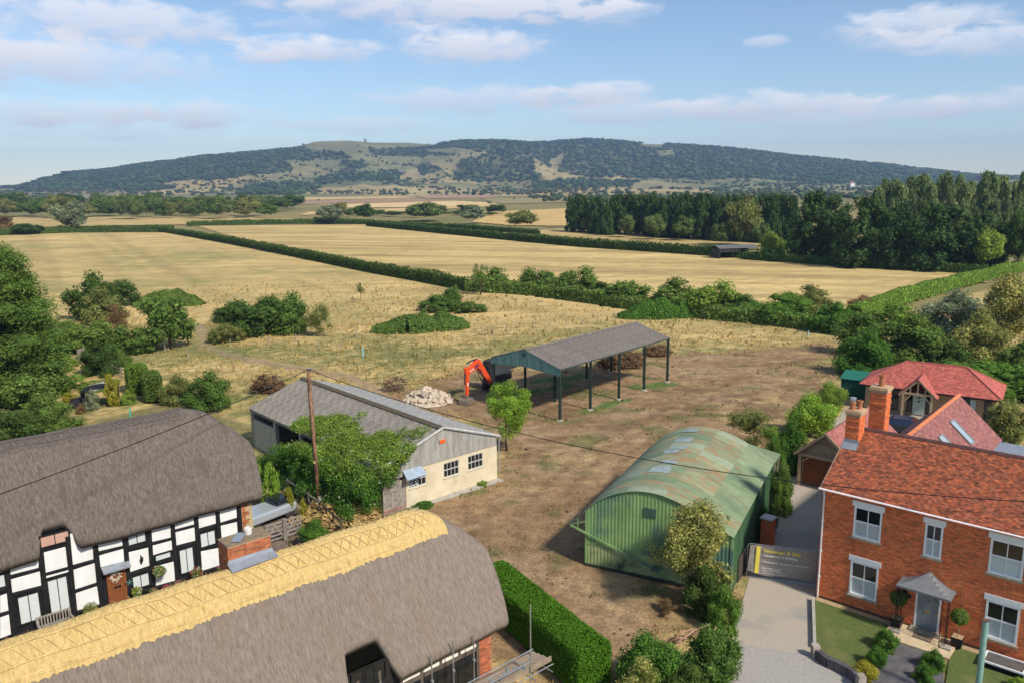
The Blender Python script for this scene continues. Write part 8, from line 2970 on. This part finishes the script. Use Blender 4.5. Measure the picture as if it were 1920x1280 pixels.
# silver car nose behind the stone corner
sc_ = empty('parked_car', 'silver grey car nose showing past the far cottage corner', 'car', gp(470, 1000) - frame_dirs(128)[0] * .9, azrot(128))
bevel(MB().box((-.9, -.2, .35), (.9, 3.6, .95)).build('body', mat('silver_paint', (.50, .54, .58), var=.05, rough=.25, metal=.4), sc_), .15, 3)
bevel(MB().box((-.7, 2.2, .96), (.7, 3.4, 1.3)).build('glasshouse', M_glass, sc_), .2, 3)
for x in (-.85, .65):
    for y in (.5, 3.0):
        MB().tube([(x, y, .33), (x + .2, y, .33)], .33, 14).build('wheel', M_rub, sc_)
for x in (-.6, .6):
    MB().box((x - .2, -.23, .6), (x + .2, -.19, .75)).build('headlight', M_wpaint, sc_)
# garden bench
bp = gp(104, 1182)
ben = empty('garden_bench', 'grey wooden slatted bench against the far cottage front', 'bench', bp, azrot(A1))
MB().box((-.75, -.5, .40), (.75, -.05, .44)).build('seat', M_greywood, ben)
for k in range(11):
    MB().box((-.68 + k * .13, -.03, .50), (-.62 + k * .13, .0, .90)).build('back_slat', M_greywood, ben)
for (a, b) in (((-.75, -.04, .90), (.75, .01, .98)), ((-.75, -.04, .45), (.75, .01, .50))):
    MB().box(a, b).build('back_rail', M_greywood, ben)
for x in (-.75, .68):
    for y in (-.5, -.05):
        MB().box((x, y, 0), (x + .07, y + .06, .62 if y < -.2 else .98)).build('leg', M_greywood, ben)
    MB().box((x, -.5, .62), (x + .07, .0, .67)).build('arm_rest', M_greywood, ben)
# wreath on the cottage door
dl = cot.matrix_basis
wx_, wz_ = wl(492, 818)
wr = empty('door_wreath', 'round wreath of cream and orange flowers on the cottage door', 'wreath', dl @ Vector((wx_, -.085, wz_ - .02)), azrot(A1))
mb = MB()
n = 20
mb.tube([(.2 * math.cos(t * 6.2832 / n), 0, .2 * math.sin(t * 6.2832 / n)) for t in range(n + 1)], .05, 6, caps=False)
mb.build('ring', M_greywood, wr)
rng = np.random.default_rng(3)
a = rng.uniform(0, 6.28, 260)
P = np.stack([.2 * np.cos(a), -.04 + rng.normal(0, .02, 260), .2 * np.sin(a)], 1) + rng.normal(0, .035, (260, 3))
V, F, c = leaves(P, np.tile((0, -1.0, .3), (260, 1)), np.full(260, .035), rng, aspect=.9, base=np.where(rng.random((260, 1)) < .4, np.array((1, .75, .45)), np.array((1, .97, .9))), tint=.1)
link('flowers', npmesh('flowers', V, F, c), LF['white'], wr)


def flowers(e, x, y, z, r, n, seed, greens='mid', kinds=('pink', 'red', 'orange'), h=1.0):
    rng = np.random.default_rng(seed)
    P, N, tb = blob_points([(x, y, z, r, r, r * h)], n, rng, .5)
    V, F, c = leaves(P, N, np.full(n, .045), rng)
    link('leaves', npmesh('leaves', V, F, c), LF[greens], e)
    for k, kd in enumerate(kinds):
        P, N, tb = blob_points([(x, y, z + r * .15, r * 1.02, r * 1.02, r * h)], n // 9, rng, .15)
        V, F, c = leaves(P, N, np.full(len(P), .035), rng, aspect=.9, tint=.12)
        link('blossom', npmesh('blossom', V, F, c), LF[kd], e)


# hanging basket on the cottage front
hx, hz_ = wl(672, 790)
hb_ = empty('hanging_basket', 'hanging basket of red flowers on the cottage front', 'hanging basket', dl @ Vector((hx, -.42, hz_)), azrot(A1))
MB().lathe([(.05, -.12), (.16, -.06), (.2, .06), (.2, .1)], (0, 0, -.05), 12).build('basket', M_deadwood, hb_)
MB().tube([(0, 0, 0), (0, 0, .42), (0, .40, .46)], .012, 5).build('bracket', M_iron, hb_)
flowers(hb_, 0, 0, .02, .32, 700, 5, 'bright', ('red', 'white'), .85)
# potted flowers along the cottage front
for k, (lab, zx, zy, r, h, gm, kinds, pm_) in enumerate([
        ('pot of red, purple and pink flowers below the tall cottage window', 828, 800, .30, .45, 'mid', ('red', 'pink', 'white'), M_pot),
        ('teal urn of yellow flowers beside the cottage door', 575, 905, .24, .55, 'bright', ('orange', 'white'), M_teal),
        ('clump of magenta flowers by the cottage path near the chimney', 935, 790, .26, .2, 'mid', ('pink',), M_pot),
        ('low magenta flowers right of the hanging basket', 752, 862, .22, .2, 'olive', ('pink',), M_pot),
        ('low pink flowers nearest the teal urn', 645, 900, .24, .2, 'olive', ('pink',), M_pot),
        ('pinkish flowers in the middle of the cottage path edge', 700, 878, .20, .2, 'olive', ('pink', 'red'), M_pot),
        ('leafy olive shrub in a pot left of the cottage door', 375, 950, .34, .35, 'olive', (), M_pot)]):
    x_, z_ = wl(zx, zy)
    e = empty('flower_pot', lab, 'flower pot', dl @ Vector((x_, -.55, 0)), azrot(A1))
    MB().lathe([(.12, 0), (.17, h * .7), (.19, h), (.16, h), (.15, h * .9)], (0, 0, 0), 12).build('pot', pm_, e)
    flowers(e, 0, 0, h + r * .6, r, 600, 20 + k, gm, kinds, 1.0)
x_, z_ = wl(985, 690)
e = empty('leafy_shrub', 'yellow-green leafy shrub against the cottage front by the chimney', 'shrub', dl @ Vector((x_, -.6, 0)), azrot(A1))
MB().lathe([(.2, 0), (.27, .45), (.3, .5), (.25, .5)], (0, 0, 0), 12).build('pot', M_terracotta, e)
link('foliage', CR_['loose_fine'][0], LF['olive'], e, (0, 0, .4), None, (.75, .7, .62))
x_, z_ = wl(1085, 650)
e = empty('hanging_basket', 'hanging basket with pink and orange flowers on the brick corner', 'hanging basket', dl @ Vector((x_ + .3, -.5, 1.55)), azrot(A1))
MB().lathe([(.05, -.12), (.16, -.06), (.2, .06), (.2, .1)], (0, 0, -.05), 12).build('basket', M_deadwood, e)
MB().tube([(0, 0, 0), (0, 0, .42), (0, .46, .46)], .012, 5).build('bracket', M_iron, e)
flowers(e, 0, 0, .02, .34, 700, 8, 'mid', ('pink', 'orange', 'red'), .85)
x_, z_ = wl(552, 845)
e = empty('wall_plaque', 'small teal star-shaped ornament beside the cottage door', 'ornament', dl @ Vector((x_, -.09, z_)), azrot(A1))
mb = MB()
for k in range(5):
    a = k * 1.2566 + .3
    mb.bar((0, 0, 0), (.15 * math.cos(a), 0, .15 * math.sin(a)), .02, .07, up=(0, 1, 0))
mb.build('star', M_teal, e)

# ------------------------------------------------------------------ back garden of the far cottage
gz = empty('garden_canopy', 'black fabric garden canopy over a seat in the back garden', 'canopy', gp(190, 757), rad(20))
V = []
for j in range(7):
    for i in range(9):
        u, v = -1 + 2 * i / 8, -1 + 2 * j / 6
        V.append((u * 1.6, v * 1.2, 1.55 + .45 * (1 - u * u) * (1 - .4 * v * v)))
F = [(j * 9 + i, j * 9 + i + 1, (j + 1) * 9 + i + 1, (j + 1) * 9 + i) for j in range(6) for i in range(8)]
MB().solid(V, F).build('canopy_cloth', mat('black_fabric', (.014, .014, .017), var=.2, rough=.8), gz, smooth=True)
for x in (-1.55, 1.55):
    for y in (-1.15, 1.15):
        MB().tube([(x, y, 0), (x, y, 1.56)], .025, 6).build('leg', M_iron, gz)
    MB().box((x - .01, -1.15, .3), (x + .01, 1.15, 1.5)).build('side_cloth', MATS['black_fabric'], gz)
cvr = empty('covered_furniture', 'black sheeted garden furniture left of the canopy', 'covered furniture', gp(150, 762), rad(25))
mb = MB()
mb.solid([(-1.0, -.6, 0), (1.0, -.6, 0), (1.0, .6, 0), (-1.0, .6, 0), (-.8, -.45, .75), (.9, -.5, .95), (.85, .5, 1.0), (-.75, .45, .8)], [(0, 3, 2, 1), (4, 5, 6, 7), (0, 1, 5, 4), (1, 2, 6, 5), (2, 3, 7, 6), (3, 0, 4, 7)])
bevel(mb.build('cover_sheet', MATS['black_fabric'], cvr), .12, 3)
for (lab, cx, by, w, ty, k, lf, nm, ct) in [
        ('golden tiered conifer beside the black canopy', 212, 762, 26, 700, 'cypress', 'yellow', 'garden_conifer', 'conifer'),
        ('silvery round shrub in front of the black canopy', 174, 768, 30, 730, 'bush_fine', 'silver', 'garden_shrub', 'shrub'),
        ('fresh green shrub right of the golden conifer', 240, 758, 34, 730, 'bush_fine', 'bright', 'garden_shrub', 'shrub'),
        ('yellow shrub left of the black cover', 130, 752, 24, 735, 'bush_fine', 'yellow', 'garden_shrub', 'shrub'),
        ('pot plant with orange flowers on the garden edge', 152, 775, 18, 755, 'bush_fine', 'brown', 'pot_plant', 'plant'),
        ('lush green vegetable bed behind the canopy', 190, 728, 90, 712, 'mound', 'bright', 'vegetable_bed', 'plants'),
        ('yellow-green bean row in the vegetable plot', 140, 728, 44, 702, 'loose_fine', 'lime', 'vegetable_bed', 'plants')]:
    bush(lab, cx, by, w, ty, k, lf, name=nm, cat=ct, deep=.3)
ob = empty('garden_obelisk', 'slim white wooden plant obelisk in the vegetable plot', 'obelisk', gp(117, 722))
for sx_ in (-1, 1):
    for sy_ in (-1, 1):
        MB().tube([(.35 * sx_, .35 * sy_, 0), (.08 * sx_, .08 * sy_, 2.1)], .025, 5).build('leg', M_winframe, ob)
for k in range(5):
    w_ = .33 - .05 * k
    MB().box((-w_, -w_ - .02, .3 + k * .4), (w_, -w_ + .02, .34 + k * .4)).build('rung', M_winframe, ob)
def slat_fence(label, a, b, h, n, mm, rails=False):
    p, q = gp(*a), gp(*b)
    e = empty('garden_fence', label, 'fence', p, math.atan2((q - p).y, (q - p).x))
    L = (q - p).length
    if rails:
        for k in range(n):
            MB().box((0, -.02, h * (k + .5) / n), (L, .02, h * (k + .5) / n + .09)).build('rail', mm, e)
        for x in (0, L / 2, L):
            MB().box((x - .05, -.05, 0), (x + .05, .05, h + .1)).build('post', mm, e)
    else:
        for k in range(n):
            MB().box((L * k / n, -.012, .05), (L * k / n + L / n * .6, .012, h)).build('pale', mm, e)
        MB().box((0, .013, h * .6), (L, .05, h * .7)).build('rail', mm, e)
    return e
slat_fence('white picket fence piece behind the black canopy', (168, 738), (200, 728), .9, 12, M_winframe)
slat_fence('wooden rail fence at the garden end by the clipped hedge', (212, 702), (246, 716), 1.2, 3, M_greywood, True)
slat_fence('pale slatted gate at the wild garden corner', (104, 640), (124, 632), 1.1, 5, M_winframe, True)
slat_fence('grey picket gate among the wild garden bushes', (146, 672), (160, 668), 1.2, 6, M_greywood)
bl_ = MB().box((-.06, -.06, 0), (.06, .06, 2.0)).build('garden_post', mat('mint_paint', (.10, .42, .27), var=.1), None)
lo, hi = .3, 9
p = gp(247, 800)
for _ in range(30):
    m_ = (lo + hi) / 2
    if pj(p.x, p.y, m_)[1] > 765:
        lo = m_
    else:
        hi = m_
bl_.location = p
bl_.scale.z = lo / 2.0
tag(bl_, 'mint green post on the back lawn above the thatch ridge', 'post')

# ------------------------------------------------------------------ meadow posts
mb = MB()
mb.box((-.05, -.05, -.1), (.05, .05, 1.1))
pm2 = mb.mesh('fence_post')
lst = [(1000, 617), (1032, 613), (1062, 611), (1092, 609), (1120, 606), (1150, 604), (975, 620), (950, 622), (925, 625), (640, 655), (600, 655), (505, 646), (432, 650), (555, 640), (668, 632), (310, 662), (352, 668), (905, 628)]
for cx, by in lst:
    tag(link('fence_post', pm2, M_greywood, None, gp(cx, by), (0, 0, cx)), 'thin weathered stake of the old wire fence across the meadow', 'post', 'stakes of the old meadow fence')
o = link('marker_post', pm2, mat('blue_marker', (.28, .52, .52), var=.1), None, gp(681, 668), None, (1.6, 1.6, 1.1))
tag(o, 'pale blue marker post in the meadow behind the workshop', 'post')
o = link('marker_post', pm2, MATS['blue_marker'], None, gp(1515, 632), None, (1.2, 1.2, .8))
tag(o, 'pale blue marker post near the far yard corner', 'post')

# ------------------------------------------------------------------ far buildings
fb = empty('field_barn', 'small dark open barn with low grey roof at the end of the paddock hedge', 'barn', gp(1392, 484), azrot(75))
M_fbd = mat('dark_barn_boards', (.035, .035, .035), var=.3)
fb.scale = (.8, .8, .8)
MB().box((-9, 6, 0), (6, 6.2, 3.6)).build('rear_wall', M_fbd, fb)
MB().box((-9, 0, 0), (-8.8, 6, 3.6)).build('side_wall', M_fbd, fb)
MB().box((-9, -.05, 2.2), (-1, .1, 3.5)).build('front_boards', M_fbd, fb)
for x in (-8.9, -4, 1, 5.9):
    MB().box((x - .12, -.1, 0), (x + .12, .12, 3.4)).build('post', M_fbd, fb)
mb = MB()
mb.solid([(-9.3, -.4, 3.5), (6.2, -.4, 3.5), (6.2, 3, 4.5), (-9.3, 3, 4.5), (6.2, 6.5, 3.5), (-9.3, 6.5, 3.5)], [(0, 1, 2, 3), (3, 2, 4, 5)])
mb.build('roof', mat('grey_tin_roof', (.13, .13, .135), var=.15), fb)
def at_hill(px_, py_):
    d = ray(px_, py_)
    t = 1400.0
    while t < 4600:
        p = d * t
        if CAM_H + p.z < float(hill_h(np.array([p.x]), np.array([p.y]))[0]):
            break
        t += 6
    p = d * t
    return Vector((p.x, p.y, float(hill_h(np.array([p.x]), np.array([p.y]))[0])))
tw = empty('hill_tower', 'tiny square stone tower on the bare hill crest', 'tower', at_hill(685, 267.5))
M_far_stone = mat('far_stone', (.28, .25, .20), var=.15)
MB().box((-5, -5, -3), (5, 5, 13)).build('tower_walls', M_far_stone, tw)
for x in (-4.2, 0, 4.2):
    MB().box((x - 1, -5.2, 13.02), (x + 1, 5.2, 14.6)).build('battlement', M_far_stone, tw)
M_far_roof = mat('far_roof', (.26, .15, .11), var=.2)
def far_house(label, px_, py_, L, W_, h, wall, roofm, rz):
    p = at_hill(px_, py_) if py_ < 356 else gp(px_, py_)
    e = empty('farm_building', label, 'building', p, rz)
    MB().box((-L / 2, -W_ / 2, -2), (L / 2, W_ / 2, h)).build('walls', wall, e)
    MB().solid([(-L / 2 - .5, -W_ / 2 - .5, h + .02), (L / 2 + .5, -W_ / 2 - .5, h + .02), (L / 2 + .5, 0, h * 1.6), (-L / 2 - .5, 0, h * 1.6), (L / 2 + .5, W_ / 2 + .5, h + .02), (-L / 2 - .5, W_ / 2 + .5, h + .02)], [(0, 1, 2, 3), (3, 2, 4, 5), (0, 3, 5), (1, 4, 2)]).build('roof', roofm, e)
M_far_white = mat('far_white', (.75, .74, .70), var=.05)
far_house('white farmhouse on the mid slope of the hill', 752, 326, 18, 9, 7, M_far_white, mat('far_slate', (.2, .2, .21), var=.1), .3)
far_house('long red-roofed farm building at the hill foot', 410, 362, 46, 14, 6, M_far_stone, M_far_roof, .1)
far_house('second red-roofed farm building beside the long one', 432, 359, 26, 12, 6, M_far_stone, M_far_roof, .6)
far_house('small white house at the foot of the right hillside', 1597, 350, 12, 8, 8, M_far_white, M_far_roof, .2)
